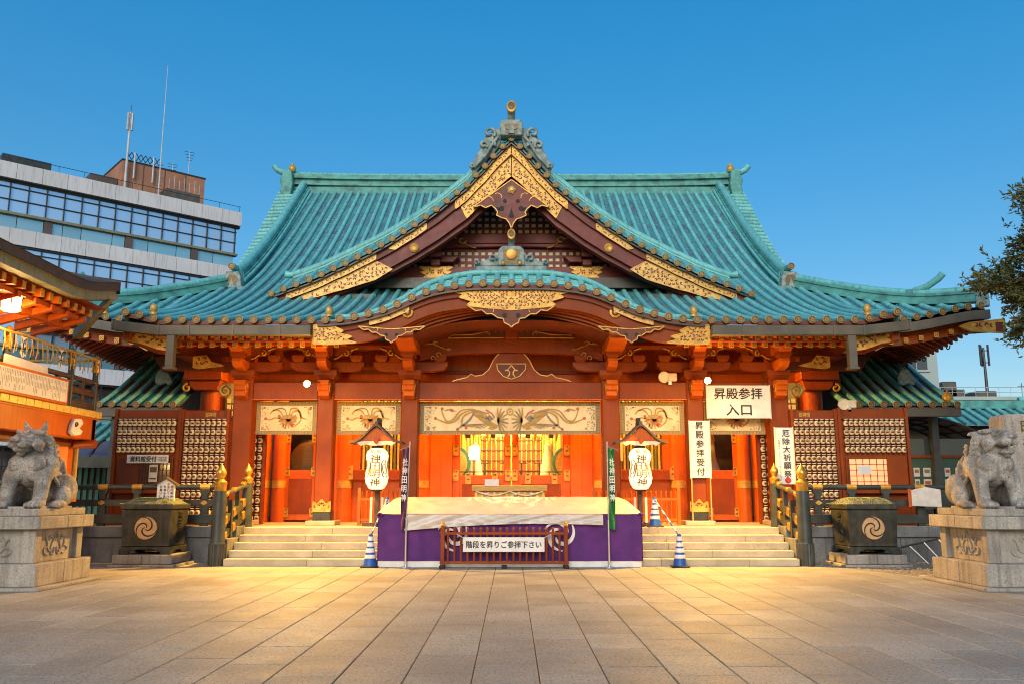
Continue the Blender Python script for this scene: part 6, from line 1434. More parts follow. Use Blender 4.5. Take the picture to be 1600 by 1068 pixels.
# ---------------------------------------------------------------- inscribed stele, ladder, sign by the right plinth
t = thing('inscribed_stele', (11.9, -.9, 0), 'tall inscribed stone slab behind the right lion-dog', 'stele')
b = MB(); b.prism([(10.86, 0), (12.7, 0), (12.66, 3.3), (12.4, 3.42), (10.98, 3.38), (10.94, 3.3)], -1.1, -.5); b.build('slab', 'stone', t, bevel=.03, seg=2)
b = MB(); b.bb(10.6, 13.0, -1.4, -.3, 0, .5); b.build('base', 'stone', t, bevel=.02)
for i, ch in enumerate('明治天皇臨幸'): text('carved_lettering', ch, .34, (11.48, -1.103, 3.08 - i * .40), 'ink_gold', t, bold=.02, fit=(.3, .32))
for i, ch in enumerate('神田神社'): text('carved_lettering', ch, .34, (12.05, -1.103, 3.08 - i * .42), 'ink_gold', t, bold=.02, fit=(.3, .32))
t = thing('ladder', (10.0, .9, 0), 'small aluminium ladder leaning low on the wall behind the right trough', 'ladder')
b = MB()
for a in ((9.35, .85, .42), (10.35, .85, .5)): pass
b.tube([(9.3, .8, .38), (10.45, .9, .62)], .025, 6); b.build('side_rail', 'black_lacquer', t)
for k in range(3):
    b = MB(); x = 9.5 + k * .36; b.tube([(x, .82, .42 + k * .07), (x + .3, .55, .02)], .016, 6); b.build('rung', 'pale_metal', t)
t = thing('wooden_notice', (10.35, .2, 1.2), 'small blank wooden notice plate on the rail right of the right trough', 'sign')
b = MB(); b.prism([(9.75, 1.35), (10.5, 1.32), (10.5, 1.74), (10.15, 1.80), (9.75, 1.72)], 1.1, 1.16); b.build('plate', 'paper', t, bevel=.005)
b = MB(); b.bb(9.73, 9.77, 1.08, 1.18, 1.33, 1.76); b.build('edge_strip', 'embro_red', t)

# ================================================================ hall with a raised veranda on the left
vh = thing('veranda_hall', (-11.5, -2.5, 0), 'orange hall with raised veranda and brown roof at the left edge', 'hall')
FX = -9.9
b = MB(); b.bb(-14, FX + .02, -8, .38, 3.36, 3.46); b.build('veranda_floor', 'vermilion', vh)
for k in range(28):
    y1 = .42 - k * .3; b = MB(); b.bb(FX - .05, FX + .06, y1 - .292, y1, 3.40, 3.56); b.build('gold_edge_tile', 'gold_wall', vh, bevel=.008)
b = MB(); b.bb(FX - .3, FX, -8, .28, 2.88, 3.38); b.build('edge_beam', 'vermilion', vh, bevel=.015)
b = MB(); b.bb(-14, FX, .1, .28, 2.88, 3.36); b.build('edge_beam', 'vermilion', vh)
b = MB(); b.bb(FX - .9, FX - .32, -8, .2, 2.72, 2.95); b.build('under_beam', 'red_dark', vh)
b = MB(); b.tube([(FX - .3, -.05, 2.78), (FX + .18, -.05, 2.78)], .1, 12); b.build('beam_nose', 'red', vh)
b = MB(); b.prism([(-1.05, 2.98), (-.88, 2.92), (-.6, 2.95), (-.5, 3.05), (-.66, 3.1), (-.5, 3.22), (-.6, 3.32), (-.9, 3.30), (-1.0, 3.16)], FX + .001, FX + .1, 'x'); b.build('white_scroll_nosing', 'white', vh, bevel=.02)
b = MB(); b.tube([(FX + .11, -.86 + a, 3.16 + c) for a, c in arc(0, 0, .07, 0, 400, 12, .015)], .014, 5); b.build('scroll_line', 'red_dark', vh)
for y, z1 in ((.3, 4.66), (-.86, 4.66), (-3.4, 4.66), (-6, 4.66)):
    b = MB(); b.lathe([(.07, 3.5), (.065, z1)], (FX - .12, y, 0), 14); b.build('veranda_post', 'rail_dark', vh, smooth=50)
    b = MB(); b.lathe([(.08, z1 - .16), (.085, z1), (.1, z1 + .02), (.06, z1 + .06), (.1, z1 + .14), (.06, z1 + .22), (.01, z1 + .27)], (FX - .12, y, 0), 14); b.build('gold_finial', 'gold_leaf', vh, smooth=45)
for z, h in ((4.26, .05), (3.98, .08), (3.66, .1)):
    b = MB(); b.bb(FX - .17, FX - .08, -8, .4, z - h, z + h); b.build('veranda_rail', 'rail_dark', vh, bevel=.01)
    b = MB(); b.bb(-14, FX - .1, .26, .36, z - h, z + h); b.build('veranda_rail', 'rail_dark', vh, bevel=.01)
for k in range(7):
    b = MB(); y = -.3 - k * .55; b.bb(FX - .16, FX - .09, y - .07, y + .07, 3.5, 4.25); b.build('veranda_baluster', 'rail_dark', vh)
# hung list of names
b = MB(); b.bb(FX + .06, FX + .12, -6.5, -1.36, 3.55, 4.12); b.build('list_frame', 'vermilion', vh, bevel=.01)
b = MB(); b.bb(FX + .12, FX + .13, -6.45, -1.43, 3.61, 4.06); b.build('list_paper', 'white', vh)
b = MB(); rn = random.Random(8)
for i in range(84):
    y = -1.5 - i * .058
    for k in range(rn.randint(2, 3)):
        z = 4.03 - k * .14; n = rn.randint(4, 7)
        for q in range(n):
            b.bb(FX + .13, FX + .133, y - .009, y + .009, z - q * .02 - .006, z - q * .02 + .003)
tag(b.build('list_writing', 'ink', vh), kind='stuff')
b = MB(); b.prism([(-3.6, 4.15), (-2.0, 4.15), (-2.05, 4.3), (-3.6, 4.34)], FX - .06, FX - .02, 'x'); b.build('white_cloth', 'white', vh)
# straw rope with fringes
b = MB(); b.tube([(FX - .05, -8 + 8.2 * i / 30, 4.80 - .012 * math.sin(i * .9)) for i in range(31)], .03, 7); b.tube([(FX - .05, .2, 4.78), (-13, .2, 4.78)], .03, 7); rp2 = b.build('straw_rope', 'wood_box', vh)
for k in range(26):
    y = .1 - k * .2; b = MB(); b.tube([(FX - .04, y, 4.78), (FX - .02, y + rn.uniform(-.03, .03), 4.6), (FX - .04, y + rn.uniform(-.08, .08), 4.42 + rn.uniform(-.06, .06))], .010, 5); b.tube([(FX - .04, y + .02, 4.78), (FX - .02, y + .05, 4.55), (FX - .04, y + rn.uniform(0, .1), 4.45)], .008, 5); b.build('straw_fringe', 'wood_box', rp2)
for y in (-1.55, -3.05, -5):
    b = MB(); b.prism([(y - .1 + px, 4.76 + pz) for px, pz in zg], FX - .02, FX - .01, 'x'); b.build('paper_streamer', 'white', rp2)
# eave: rafters, boards, fascia, roof
zf = lambda y: 5.62 + .36 * smooth((y + 3.3) / 2.4)**1.5
ys = [-9 + 7.9 * i / 16 for i in range(17)]
for i in range(16):
    y0, y1 = ys[i] + .005, ys[i + 1] - .005; b = MB()
    b.add([(-8.98, y0, zf(y0)), (-8.98, y1, zf(y1)), (-8.98, y1, zf(y1) + .24), (-8.98, y0, zf(y0) + .24), (-9.2, y0, zf(y0)), (-9.2, y1, zf(y1)), (-9.2, y1, zf(y1) + .24), (-9.2, y0, zf(y0) + .24)], [(0, 1, 2, 3), (7, 6, 5, 4), (0, 4, 5, 1), (1, 5, 6, 2), (2, 6, 7, 3), (3, 7, 4, 0)]); b.build('fascia_panel', 'shop_fascia', vh)
for k in range(5):
    x0 = -9.02 - k * .9; b = MB(); b.bb(x0 - .89, x0, -1.32, -1.1, 5.95 - .0 * k - .15 * min(1, k * .5), 6.19 - .15 * min(1, k * .5)); b.build('fascia_panel', 'shop_fascia', vh)
b = MB(); b.grid(lambda u, v: (-8.9 - 3.4 * v, -9 + 7.8 * u, zf(-9 + 7.8 * u) + .2 + v * .8 * (.7 + .3 * v)), 30, 6, flip=True); b.grid(lambda u, v: (-8.9, -9 + 7.8 * u, zf(-9 + 7.8 * u) + .19 + .2 * v), 30, 1); b.build('roof', 'shop_roof', vh, smooth=50)
b = MB(); b.grid(lambda u, v: (-8.88 - 3.4 * v, -9 + 7.85 * u, zf(-9 + 7.85 * u) + .38 + v * .8 * (.7 + .3 * v)), 30, 6); b.build('roof', 'shop_roof', vh, smooth=50)
b = MB(); b.grid(lambda u, v: (-8.9 - 3.4 * u, -1.18, 6.08 + .31 * v + u * .8 * (.7 + .3 * u) - .2 * (1 - v) * u), 10, 1, flip=True); b.build('roof_end', 'shop_roof', vh)
b = MB(); b.bb(-9.5, -9.15, -9, -1.3, 5.68, 5.72); b.bb(-9.9, -9.4, -9, -1.4, 5.64, 5.68); b.build('soffit_board', 'red', vh)
for k in range(22):
    y = -1.7 - k * .33; o = MB(); o.bb(-10.6, -9.28, y - .06, y + .06, 5.46, 5.60); r_ = o.build('rafter', 'vermilion', vh); o = MB(); o.bb(-9.28, -9.265, y - .062, y + .062, 5.455, 5.605); o.build('rafter_tip', 'gold', r_)
for z0, z1, x in ((5.36, 5.45, -9.45), (5.2, 5.36, -9.8)):
    b = MB(); b.bb(x - .2, x, -9, -1.5, z0, z1); b.build('eave_beam', 'vermilion', vh)
for k in range(6):
    y = -1.75 - k * .62; b = MB(); b.add([(-9.4, y - .06, 5.32), (-9.4, y + .06, 5.32), (-10.5, y + .06, 5.02), (-10.5, y - .06, 5.02), (-9.4, y - .06, 5.44), (-9.4, y + .06, 5.44), (-10.5, y + .06, 5.2), (-10.5, y - .06, 5.2)], [(0, 1, 2, 3)[::-1], (4, 5, 6, 7), (0, 1, 5, 4), (1, 2, 6, 5), (2, 3, 7, 6), (3, 0, 4, 7)]); b.build('bracket_arm', 'vermilion', vh)
b = MB(); b.add([(-9.0, -1.35, 5.96), (-9.0, -1.2, 5.96), (-10.4, .2, 5.3), (-10.55, .1, 5.3), (-9.0, -1.35, 6.1), (-9.0, -1.2, 6.1), (-10.4, .2, 5.5), (-10.55, .1, 5.5)], [(0, 1, 2, 3)[::-1], (4, 5, 6, 7), (0, 1, 5, 4), (1, 2, 6, 5), (2, 3, 7, 6), (3, 0, 4, 7)]); b.build('hip_rafter', 'shop_fascia', vh)
for y in (-3.9, -6.5):
    b = MB(); b.lathe([(.17, 3.5), (.17, 5.3)], (-10.35, y, 0), 16); b.build('round_pillar', 'vermilion', vh, smooth=50)
b = MB(); b.bb(-13.2, -13.0, -9, -.4, 3.5, 5.6); b.build('back_wall', 'wood_dark', vh)
# hexagonal hanging lamp
b = MB(); b.lathe([(.14, 5.07), (.19, 5.12), (.2, 5.3), (.2, 5.36)], (-9.62, -4.1, 0), 6); b.build('lamp_panes', 'bulb_soft', vh)
b = MB(); b.lathe([(.26, 5.36), (.06, 5.46), (.02, 5.5)], (-9.62, -4.1, 0), 6)
for k in range(6): b.tube([(-9.62 + .195 * math.cos(k * 1.0472), -4.1 + .195 * math.sin(k * 1.0472), 5.1), (-9.62 + .205 * math.cos(k * 1.0472), -4.1 + .205 * math.sin(k * 1.0472), 5.37)], .012, 4)
b.build('lamp_frame', 'gold', vh); lamp('lamp_light', (-9.6, -4.1, 4.98), 45, (1, .55, .16), vh, .12)
# lower storey
for y in (.1, -3, -6): b = MB(); b.bb(-10.6, -10.35, y - .14, y + .1, 0, 2.9); b.build('post', 'vermilion', vh)
b = MB(); b.bb(-12.6, -12.4, -9, 0, 0, 2.9); b.build('back_wall', 'wood_dark', vh)
b = MB(); b.bb(-10.95, -10.3, .3, .36, 1.6, 2.75); b.build('yellow_hanging', 'gold_wall', vh)
b = MB(); b.bb(-10.42, -10.2, -.95, -.5, 1.9, 2.12); b.build('sign_lamp', 'bulb_soft', vh); lamp('lamp_light', (-10.7, -1.2, 2.55), 26, (1, .6, .2), vh, .12)
b = MB(); b.lathe([(.02, 2.6), (.1, 2.45), (.13, 2.3), (.05, 2.24)], (-10.3, -.7, 0), 8); b.build('gold_hanging_bell', 'gold', vh)
b = MB(); b.bb(-10.36, -9.98, -.7, -.2, 1.46, 1.62); b.build('counter', 'vermilion', vh)

# ================================================================ side corridors and sheds
def roof_shed(nm, x0, x1, y0, z0, y1, z1, label, posts=True, rolls=None, gutter=True, fdz=.16):
    t = thing(nm, ((x0 + x1) / 2, y0 + .6, 0), label, 'corridor'); n = 8
    fz = lambda v: z0 + (z1 - z0) * (v * .75 + .25 * v * v)
    b = MB(); b.grid(lambda u, v: (x0 + (x1 - x0) * u, y0 + (y1 - y0) * v, fz(v)), 2, n); rf = b.build('roof', 'copper_sheet', t, smooth=60)
    k = int((x1 - x0) / .36)
    for i in range(k + 1):
        x = x0 + .1 + i * .36; roll([(x, y0 - .02 + (y1 - y0) * j / 6, fz(j / 6) + .03) for j in range(7)], rf); cap(x, y0 - .02, z0 + .03, rf)
    b = MB(); b.bb(x0, x1, y0 - .02, y0 + .16, z0 - .32, z0 - .06); b.build('gutter', 'gutter', t)
    b = MB(); b.add([(x0, y0, z0 - .06), (x1, y0, z0 - .06), (x1, y1, z1 - .3), (x0, y1, z1 - .3)], [(3, 2, 1, 0)]); b.build('soffit', 'red_dark', t)
    if posts:
        for x in (x0 + .5, x1 - .4): b = MB(); b.bb(x - .1, x + .1, y0 + .8, y0 + 1.0, LAND - .02, z0); b.build('post', 'rail_dark', t)
    b = MB(); b.bb(x0, x1, y1 + .2, y1 + .3, 0, z1 - .2); b.build('back_wall', 'wood_dark', t)
    return t
t = roof_shed('corridor', -12.2, -9.75, 5.0, 4.2, 9.5, 6.9, 'turquoise roofed corridor behind the left lantern boards')
b = MB(); b.prism([(-10.95, 5.0), (-10.8, 4.92), (-10.65, 5.0), (-10.5, 4.92), (-10.4, 5.05), (-10.5, 5.2), (-10.62, 5.42), (-10.85, 5.42), (-10.95, 5.2)], 6.0, 6.15); b.build('mask_tile', 'copper_grey', t, bevel=.02)
t = roof_shed('corridor', 9.75, 13.2, 5.0, 4.2, 9.5, 6.9, 'turquoise roofed corridor behind the right lantern boards')
b = MB(); b.prism([(11.9, 5.0), (12.05, 4.92), (12.2, 5.0), (12.35, 4.92), (12.45, 5.05), (12.35, 5.2), (12.22, 5.42), (12.0, 5.42), (11.9, 5.2)], 6.0, 6.15); b.build('mask_tile', 'copper_grey', t, bevel=.02)
b = MB(); b.lathe([(.1, 0), (.16, .1), (.15, .24), (.05, .32), (.02, .4)], (13.0, 5.3, 4.3), 10); b.build('gold_knob', 'gold', t, smooth=50)
t = roof_shed('side_gatehouse', -14.6, -11.4, 6.5, 3.05, 8.6, 3.95, 'low turquoise roofed building beyond the veranda hall', posts=False)
for k in range(16):
    b = MB(); x = -14.4 + k * .19; b.bb(x - .05, x + .05, 7.3, 7.36, .9, 2.6); b.build('green_slat', 'slat_green', t)
b = MB(); b.bb(-14.6, -11.3, 7.36, 7.4, .8, 2.7); b.build('slat_backing', 'wood_dark', t)
t = thing('awning', (-12.4, 5.3, 0), 'dark blue curved awning beyond the left railing', 'awning')
b = MB(); b.grid(lambda u, v: (-14.2 + 2.75 * u, 5.2 + .9 * v, 2.72 + .52 * math.sin(v * 1.57)), 6, 8); b.build('curved_sheet', 'canopy_blue', t, smooth=60)
for k in range(4):
    b = MB(); x = -14.1 + k * .87; b.tube([(x, 5.19 + .9 * q / 8, 2.735 + .52 * math.sin(q / 8 * 1.57)) for q in range(9)], .03, 6); b.build('rib', 'black_lacquer', t)
b = MB(); b.bb(-14.2, -11.45, 5.15, 5.25, 2.4, 2.72); b.build('valance', 'rail_dark', t)
for x in (-14.0, -11.75):
    b = MB(); b.bb(x - .07, x + .07, 5.2, 5.34, LAND, 4.0 if x > -12 else 2.5); b.build('post', 'rail_dark', t)
# right: arched canopy, notice boards
t = thing('arched_canopy', (13, 6.5, 0), 'brown arched canopy with translucent panels right of the lantern boards', 'canopy')
za = lambda u: 3.35 + .62 * math.sin(math.pi * (.12 + .88 * u) )
for i in range(8):
    for j in range(3):
        b = MB(); b.grid(lambda u, v: (11.2 + (i + .04 + .92 * u) * .42, 6.2 + (j + .05 + .9 * v) * .9, za((i + .04 + .92 * u) / 8)), 3, 1); b.build('panel', 'canopy_clear' if j != 1 or i % 3 else 'canopy_brown', t)
for j in range(4):
    b = MB(); b.tube([(11.2 + 3.36 * q / 16, 6.2 + j * .9, za(q / 16)) for q in range(17)], .045, 6); b.build('arch_rib', 'wood_dark', t)
for i in range(9):
    b = MB(); b.tube([(11.2 + i * .42, 6.15, za(i / 8)), (11.2 + i * .42, 8.95, za(i / 8))], .025, 5); b.build('purlin', 'wood_dark', t)
for x in (11.4, 12.9, 14.3): b = MB(); b.bb(x - .06, x + .06, 6.3, 6.42, LAND - .02, 3.5); b.build('post', 'wood_dark', t)
t = thing('notice_board', (12.9, 6.0, 0), 'green notice board covered with papers under the brown canopy', 'notice board')
b = MB(); b.bb(11.3, 14.5, 6.0, 6.06, 1.2, 2.72); b.build('panel', 'notice_green', t); b = MB(); b.bb(11.3, 14.5, 5.95, 6.1, 2.72, 2.8); b.build('top_rail', 'red', t)
b = MB(); b.bb(11.3, 14.5, 6.1, 6.14, 2.8, 3.3); b.build('upper_panes', 'window_dark', t)
rn = random.Random(4)
for i in range(9):
    for j in range(2):
        b = MB(); x = 11.6 + i * .31; z = 1.95 + j * .34; w = rn.uniform(.07, .12); b.bb(x - w, x + w, 5.985, 5.995, z - .13, z + .13); b.build('paper_sheet', 'paper', t)
        b = MB(); b.bb(x - w * .7, x + w * .7, 5.98, 5.985, z - .02, z + .08); b.build('paper_print', 'embro_red' if (i + j) % 3 == 0 else 'embro_blue', t)
for x, z, lb in ((11.35, 0, 'gold capped dark post at the end of the right railing'),): pass
# small teal roofs beyond
t = thing('low_gate_roof', (16.2, 12, 0), 'low turquoise gate roof behind the right lion-dog', 'roof')
b = MB(); b.grid(lambda u, v: (14.05 + 5.6 * u, 10.5 + 1.6 * v, 4.05 + .75 * v + .35 * max(0, 2 * abs(u - .5) - .5)**2), 20, 4); rf = b.build('roof_sheet', 'copper_sheet', t, smooth=60)
for i in range(15): roll([(14.0 + i * .38, 10.48, 4.1 + .35 * max(0, 2 * abs(i / 14 - .5) - .5)**2), (14.0 + i * .38, 12.1, 4.85)], rf)
b = MB(); b.bb(14.0, 19.4, 11.9, 12.3, 4.8, 5.1); b.build('ridge', 'copper_ridge', t)
for x, s in ((14.0, -1), (19.4, 1)): roll([(x - s * .3, 12.1, 5.14), (x + s * .1, 12.1, 5.2), (x + s * .35, 12.1, 5.36)], rf, r=.1, name='upswept_finial')
b = MB(); b.bb(14.2, 19.2, 11.2, 11.4, 0, 4.1); b.build('wall', 'wood_dark', t)

# ================================================================ office block behind on the left
of = thing('office_block', (-24, 38, 0), 'modern grey office block with ribbon windows behind the shrine at left', 'building')
D = Vector((-.755, -.656, 0)); Nn = Vector((-.656, .755, 0)); P0 = Vector((-19.9, 40.0, 0))
def op(t, s, z): p = P0 + D * t + Nn * s; return (p.x, p.y, z)
def obox(b, t0, t1, s0, s1, z0, z1): return b.add([op(t0, s0, z0), op(t1, s0, z0), op(t1, s1, z0), op(t0, s1, z0), op(t0, s0, z1), op(t1, s0, z1), op(t1, s1, z1), op(t0, s1, z1)], [(0, 1, 2, 3), (7, 6, 5, 4), (4, 5, 1, 0), (5, 6, 2, 1), (6, 7, 3, 2), (7, 4, 0, 3)])
b = MB(); obox(b, .2, 26, .5, 14, 0, 20.9); b.build('core', 'office_brown', of)
TOP = 21.75
for lev in range(5):
    z = TOP - lev * 4.06
    for k in range(18):
        b = MB(); obox(b, -.15 + k * 1.45 + .012, -.15 + (k + 1) * 1.45 - .012, -.35 if lev == 0 else -.12, .5, z - 1.0, z); b.build('spandrel_panel', 'office_panel', of)
    b = MB(); obox(b, -.2, 26, -.02, .3, z - 1.12, z - 1.0); b.build('head_frame', 'office_frame', of)
    for k in range(25):
        t0 = .1 + k * 1.03
        for z0, z1 in ((z - 1.42, z - 1.12), (z - 2.2, z - 1.46), (z - 3.02, z - 2.24)):
            if lev > 2: break
            b = MB(); obox(b, t0 + .03, t0 + 1.0, .14, .18, z0, z1); b.build('window_pane', 'office_glass', of)
        b = MB(); obox(b, t0 - .035, t0 + .035, .02, .2, z - 3.05, z - 1.1); b.build('mullion', 'office_frame', of)
    for zz in (z - 1.44, z - 2.22):
        b = MB(); obox(b, 0, 26, .05, .2, zz - .025, zz + .025); b.build('transom', 'office_frame', of)
    b = MB(); obox(b, -.1, 26, -.12, .4, z - 3.2, z - 3.04); b.build('ledge', 'shop_fascia', of)
    tt = .1
    for k, w in enumerate((1.5, 1.1, .5, 1.0, 1.9, 1.0, .5, .8, 1.9, 1.1, .6, .5, 1.5, 1.0, 1.2, .6, 2, 2, 2)):
        b = MB(); obox(b, tt + .02, tt + w - .02, .15 if w > .55 else .0, .3, z - 4.02, z - 3.2); b.build('lower_pane' if w > .55 else 'pier', 'office_glass_low' if w > .55 else 'office_brown', of); tt += w
b = MB(); obox(b, 1.45, 7.35, 3, 8, 20.8, 24.85); b.build('brick_penthouse', 'brick', of)
b = MB(); obox(b, 7.4, 9.2, 3.6, 8, 20.8, 23.6); b.build('penthouse_annex', 'office_brown', of)
b = MB(); obox(b, 1.4, 7.4, 2.95, 8.05, 24.85, 24.95); b.build('penthouse_coping', 'office_frame', of)
for tq in (2.9, 4.4, 5.9):
    b = MB(); obox(b, tq - .02, tq + .02, 2.96, 3.0, 20.8, 24.85); b.build('brick_joint', 'office_brown', of)
b = MB(); obox(b, 1.45, 7.35, 2.965, 3.0, 22.85, 22.9); b.build('brick_joint', 'office_brown', of)
b = MB(); obox(b, 2.4, 4.8, 1.2, 2.6, 21.6, 22.9); b.build('rooftop_unit', 'gutter', of)
for k in range(7):
    b = MB(); b.tube([op(2.5 + k * .36, 1.15, 22.9), op(2.5 + k * .36, 1.15, 23.6 + .3 * (k % 2))], .02, 4); b.build('vent_pipe', 'tower_white', of)
b = MB(); b.tube([op(-.1, -.2, 22.2), op(14, -.2, 22.2)], .02, 4)
for k in range(10): b.tube([op(k * 1.5, -.2, 21.7), op(k * 1.5, -.2, 22.2)], .015, 4)
b.build('roof_rail', 'office_frame', of)
b = MB(); obox(b, 12.2, 15, 1, 4, 21.7, 22.7); b.build('rooftop_unit', 'rail_dark', of)
def mast(nm, tq, sq, z0, z1, lab, kind, grp=None):
    p = op(tq, sq, z0); t = thing(nm, p, lab, 'antenna', grp)
    b = MB(); b.tube([p, (p[0], p[1], (z0 + z1) / 2), (p[0], p[1], z1)], [.11, .09, .06] if kind == 'cell' else [.06, .04, .015], 8); b.build('mast_pole', 'tower_white', t, smooth=50)
    if kind == 'cell':
        for a in (0, 120, 240):
            b = MB(); b.box((p[0] + .16 * math.cos(R(a)), p[1] + .16 * math.sin(R(a)), z1 - .75), (.14, .1, 1.3), Matrix.Rotation(R(a + 90), 3, 'Z')); b.build('panel_antenna', 'tower_white', t)
        b = MB(); b.tube([(p[0], p[1], z1), (p[0], p[1], z1 + .5)], .02, 5); b.build('tip', 'office_frame', t)
    elif kind == 'whip':
        for k in range(5):
            b = MB(); b.box((p[0], p[1], z0 + 1 + k * .5), (.4, .06, .06)); b.build('clamp', 'office_frame', t)
    else:
        for k in range(4):
            b = MB(); b.box((p[0], p[1], z1 - .12 - k * .22), (.75 - .12 * k, .03, .03), Matrix.Rotation(R(30), 3, 'Z')); b.build('antenna_arm', 'office_frame', t)
    return t
mast('cellular_mast', 7.15, 2.7, 20.9, 28.4, 'thick pole with panel antennas in front of the brick penthouse', 'cell')
mast('whip_mast', 5.2, 1.6, 21.6, 32.2, 'tall thin white whip antenna on the office roof', 'whip')
mast('tv_antenna', 3.2, 5, 24.9, 26.3, 'short rooftop antenna nearer the masts on the brick penthouse', 'tv', 'rooftop antennas'); mast('tv_antenna', 2.0, 5, 24.9, 27.6, 'taller rooftop antenna at the right end of the brick penthouse', 'tv', 'rooftop antennas')
t = thing('sign_frame', op(6.2, 2.6, 24), 'small dark truss frame on top of the brick penthouse', 'frame')
b = MB()
for k in range(7): b.tube([op(4.9 + k * .32, 2.85, 24.95), op(4.9 + (k + 1) * .32, 2.85, 25.5)], .03, 4); b.tube([op(4.9 + k * .32, 2.85, 25.5), op(4.9 + (k + 1) * .32, 2.85, 24.95)], .03, 4)
b.build('truss', 'office_frame', t)
for tq in (6.6, 5.3):
    b = MB(); b.tube([op(tq, 2.8, 23.6), op(tq, 2.8, 25.5)], .06, 6); b.build('stay', 'tower_white', t)
# ---------------------------------------------------------------- buildings beyond on the right
t = thing('pale_block', (24, 32, 0), 'pale green multi-storey block behind the right corridor roof', 'building')
b = MB(); b.bb(19.5, 25.6, 31, 38, 0, 10.6); b.build('wall', 'far_wall', t)
for x0, x1, z0 in ((22.3, 25.0, 9.0), (22.3, 25.0, 7.2), (22.3, 25, 5.2)):
    for k in range(4):
        w = (x1 - x0) / 4; b = MB(); b.bb(x0 + k * w + .04, x0 + (k + 1) * w - .04, 30.95, 31.02, z0, z0 + .8); b.build('window', 'window_dark', t)
    b = MB(); b.bb(x0 - .1, x1 + .1, 30.9, 31.05, z0 - .12, z0); b.build('sill', 'far_wall', t)
t = thing('long_green_wall', (34, 33, 0), 'long pale green building with rooftop tanks behind the right lion-dog', 'building')
b = MB(); b.bb(25.7, 48, 31, 45, 0, 7.25); b.build('wall', 'far_green', t); b = MB(); b.bb(25.65, 48, 30.9, 31.2, 7.2, 7.4); b.build('coping', 'far_wall', t)
for x0, x1, z in ((26.9, 28.7, 8.2), (27.3, 28.2, 8.7), (29.4, 30.7, 8.1)):
    b = MB(); b.bb(x0, x1, 34, 36, 7.2, z); b.build('rooftop_tank', 'gutter', t, bevel=.05)
b = MB()
for k in range(30): b.tube([(25.8 + k * .7, 31.3, 7.3), (25.8 + k * .7, 31.3, 8.0)], .015, 4)
b.tube([(25.8, 31.3, 8.0), (46, 31.3, 8.0)], .02, 4); b.tube([(25.8, 31.3, 7.7), (46, 31.3, 7.7)], .015, 4); b.build('roof_fence', 'tower_white', t)
t = thing('cellular_tower', (31.2, 36, 7.2), 'dark cellular antenna tower rising above the long green building', 'antenna')
b = MB(); b.tube([(31.2, 36, 7.2), (31.2, 36, 11.2)], [.12, .07], 8); b.build('mast_pole', 'office_frame', t)
for a in (0, 90, 200):
    b = MB(); b.box((31.2 + .3 * math.cos(R(a)), 36 + .3 * math.sin(R(a)), 10.7), (.1, .1, 1.4)); b.tube([(31.2, 36, 10.2), (31.2 + .3 * math.cos(R(a)), 36 + .3 * math.sin(R(a)), 10.2)], .03, 4); b.tube([(31.2, 36, 11), (31.2 + .3 * math.cos(R(a)), 36 + .3 * math.sin(R(a)), 11)], .03, 4); b.build('panel_antenna', 'office_frame', t)
for x, z, lb in ((26.2, 9.5, 'thin rod antenna left of the rooftop tanks on the green building'), (32.3, 8.6, 'small aerial right of the cellular tower on the green building')):
    t = thing('rod_antenna', (x, 34, 7.2), lb, 'antenna', 'rod antennas'); b = MB(); b.tube([(x, 34, 7.2), (x, 34, z)], .025, 5); b.build('rod', 'office_frame', t); b = MB(); b.box((x, 34, z - .2), (.5, .03, .03)); b.build('arm', 'office_frame', t)

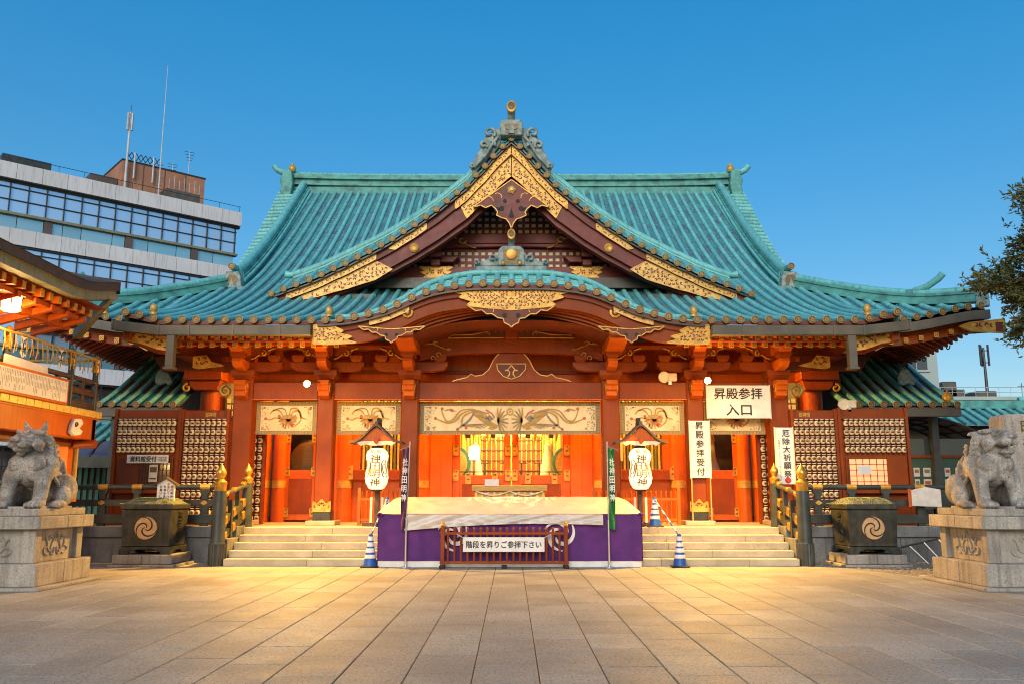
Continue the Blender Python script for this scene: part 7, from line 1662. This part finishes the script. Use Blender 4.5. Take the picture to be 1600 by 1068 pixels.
# ================================================================ tree at the right edge
tr = thing('evergreen_tree', (14.05, -1.6, 0), 'evergreen tree leaning into the picture at the right edge', 'tree')
rn = random.Random(21)
TC = Vector((14.05, -1.6, 6.1))
b = MB(); b.tube([(14.05, -1.4, 0), (13.85, -1.45, 1.5), (13.7, -1.6, 3.2), (14.05, -1.6, 5), (13.55, -1.6, 6.4), (13.5, -1.6, 7.8)], [.32, .26, .22, .18, .12, .04], 12)
tips = []
for k in range(34):
    a = rn.uniform(0, 6.283); z0 = rn.uniform(4.75, 7.3); L = rn.uniform(1.5, 2.7) * (1 - .25 * abs(z0 - 5.6) / 2)
    if k < 13: a = math.pi + rn.uniform(-.9, .9); L = rn.uniform(2.0, 2.95) * (1 - .2 * abs(z0 - 5.5) / 2)
    p = [Vector((14.05, -1.6, z0)), Vector((14.05 + .5 * L * math.cos(a), -1.6 + .5 * L * math.sin(a), z0 + .25 * L)), Vector((14.05 + L * math.cos(a), -1.6 + L * math.sin(a), z0 + .38 * L + rn.uniform(-.2, .2)))]
    b.tube(p, [.07, .04, .012], 6); tips += [p[1].lerp(p[2], q) for q in (.0, .3, .6, .85, 1.0)]
    for q in range(4):
        c = p[1].lerp(p[2], rn.random()); d = c + Vector((rn.uniform(-.6, .6), rn.uniform(-.6, .6), rn.uniform(-.35, .4))); b.tube([c, d], [.02, .006], 4); tips += [d, c.lerp(d, .6)]
b.build('trunk', 'bark', tr, smooth=60)
vs, fs = [], []
def leaf(p, d, L, w):
    d = d.normalized(); sd = d.cross(Vector((rn.uniform(-1, 1), rn.uniform(-1, 1), rn.uniform(-1, 1)))).normalized(); up = sd.cross(d) * (.12 * L); o = len(vs)
    vs.extend([p, p + d * L * .45 + sd * w - up, p + d * L, p + d * L * .45 - sd * w - up]); fs.append((o, o + 1, o + 2, o + 3))
for c in tips:
    if c.x > 15.2: continue
    for q in range(15):
        c2 = c + Vector((rn.gauss(0, .17), rn.gauss(0, .17), rn.gauss(0, .14))); dd = (c2 - TC).normalized() + Vector((rn.gauss(0, .5), rn.gauss(0, .5), rn.gauss(.1, .5)))
        for k in range(11):
            p = c2 + dd.normalized() * (.03 * k); leaf(p, dd * .6 + Vector((rn.gauss(0, .8), rn.gauss(0, .8), rn.gauss(0, .6))), rn.uniform(.09, .17), rn.uniform(.018, .03))
me = bpy.data.meshes.new('crown'); me.from_pydata([tuple(q) for q in vs], [], fs); me.materials.append(MT['leaf']); me.update(); link('crown', me, tr)
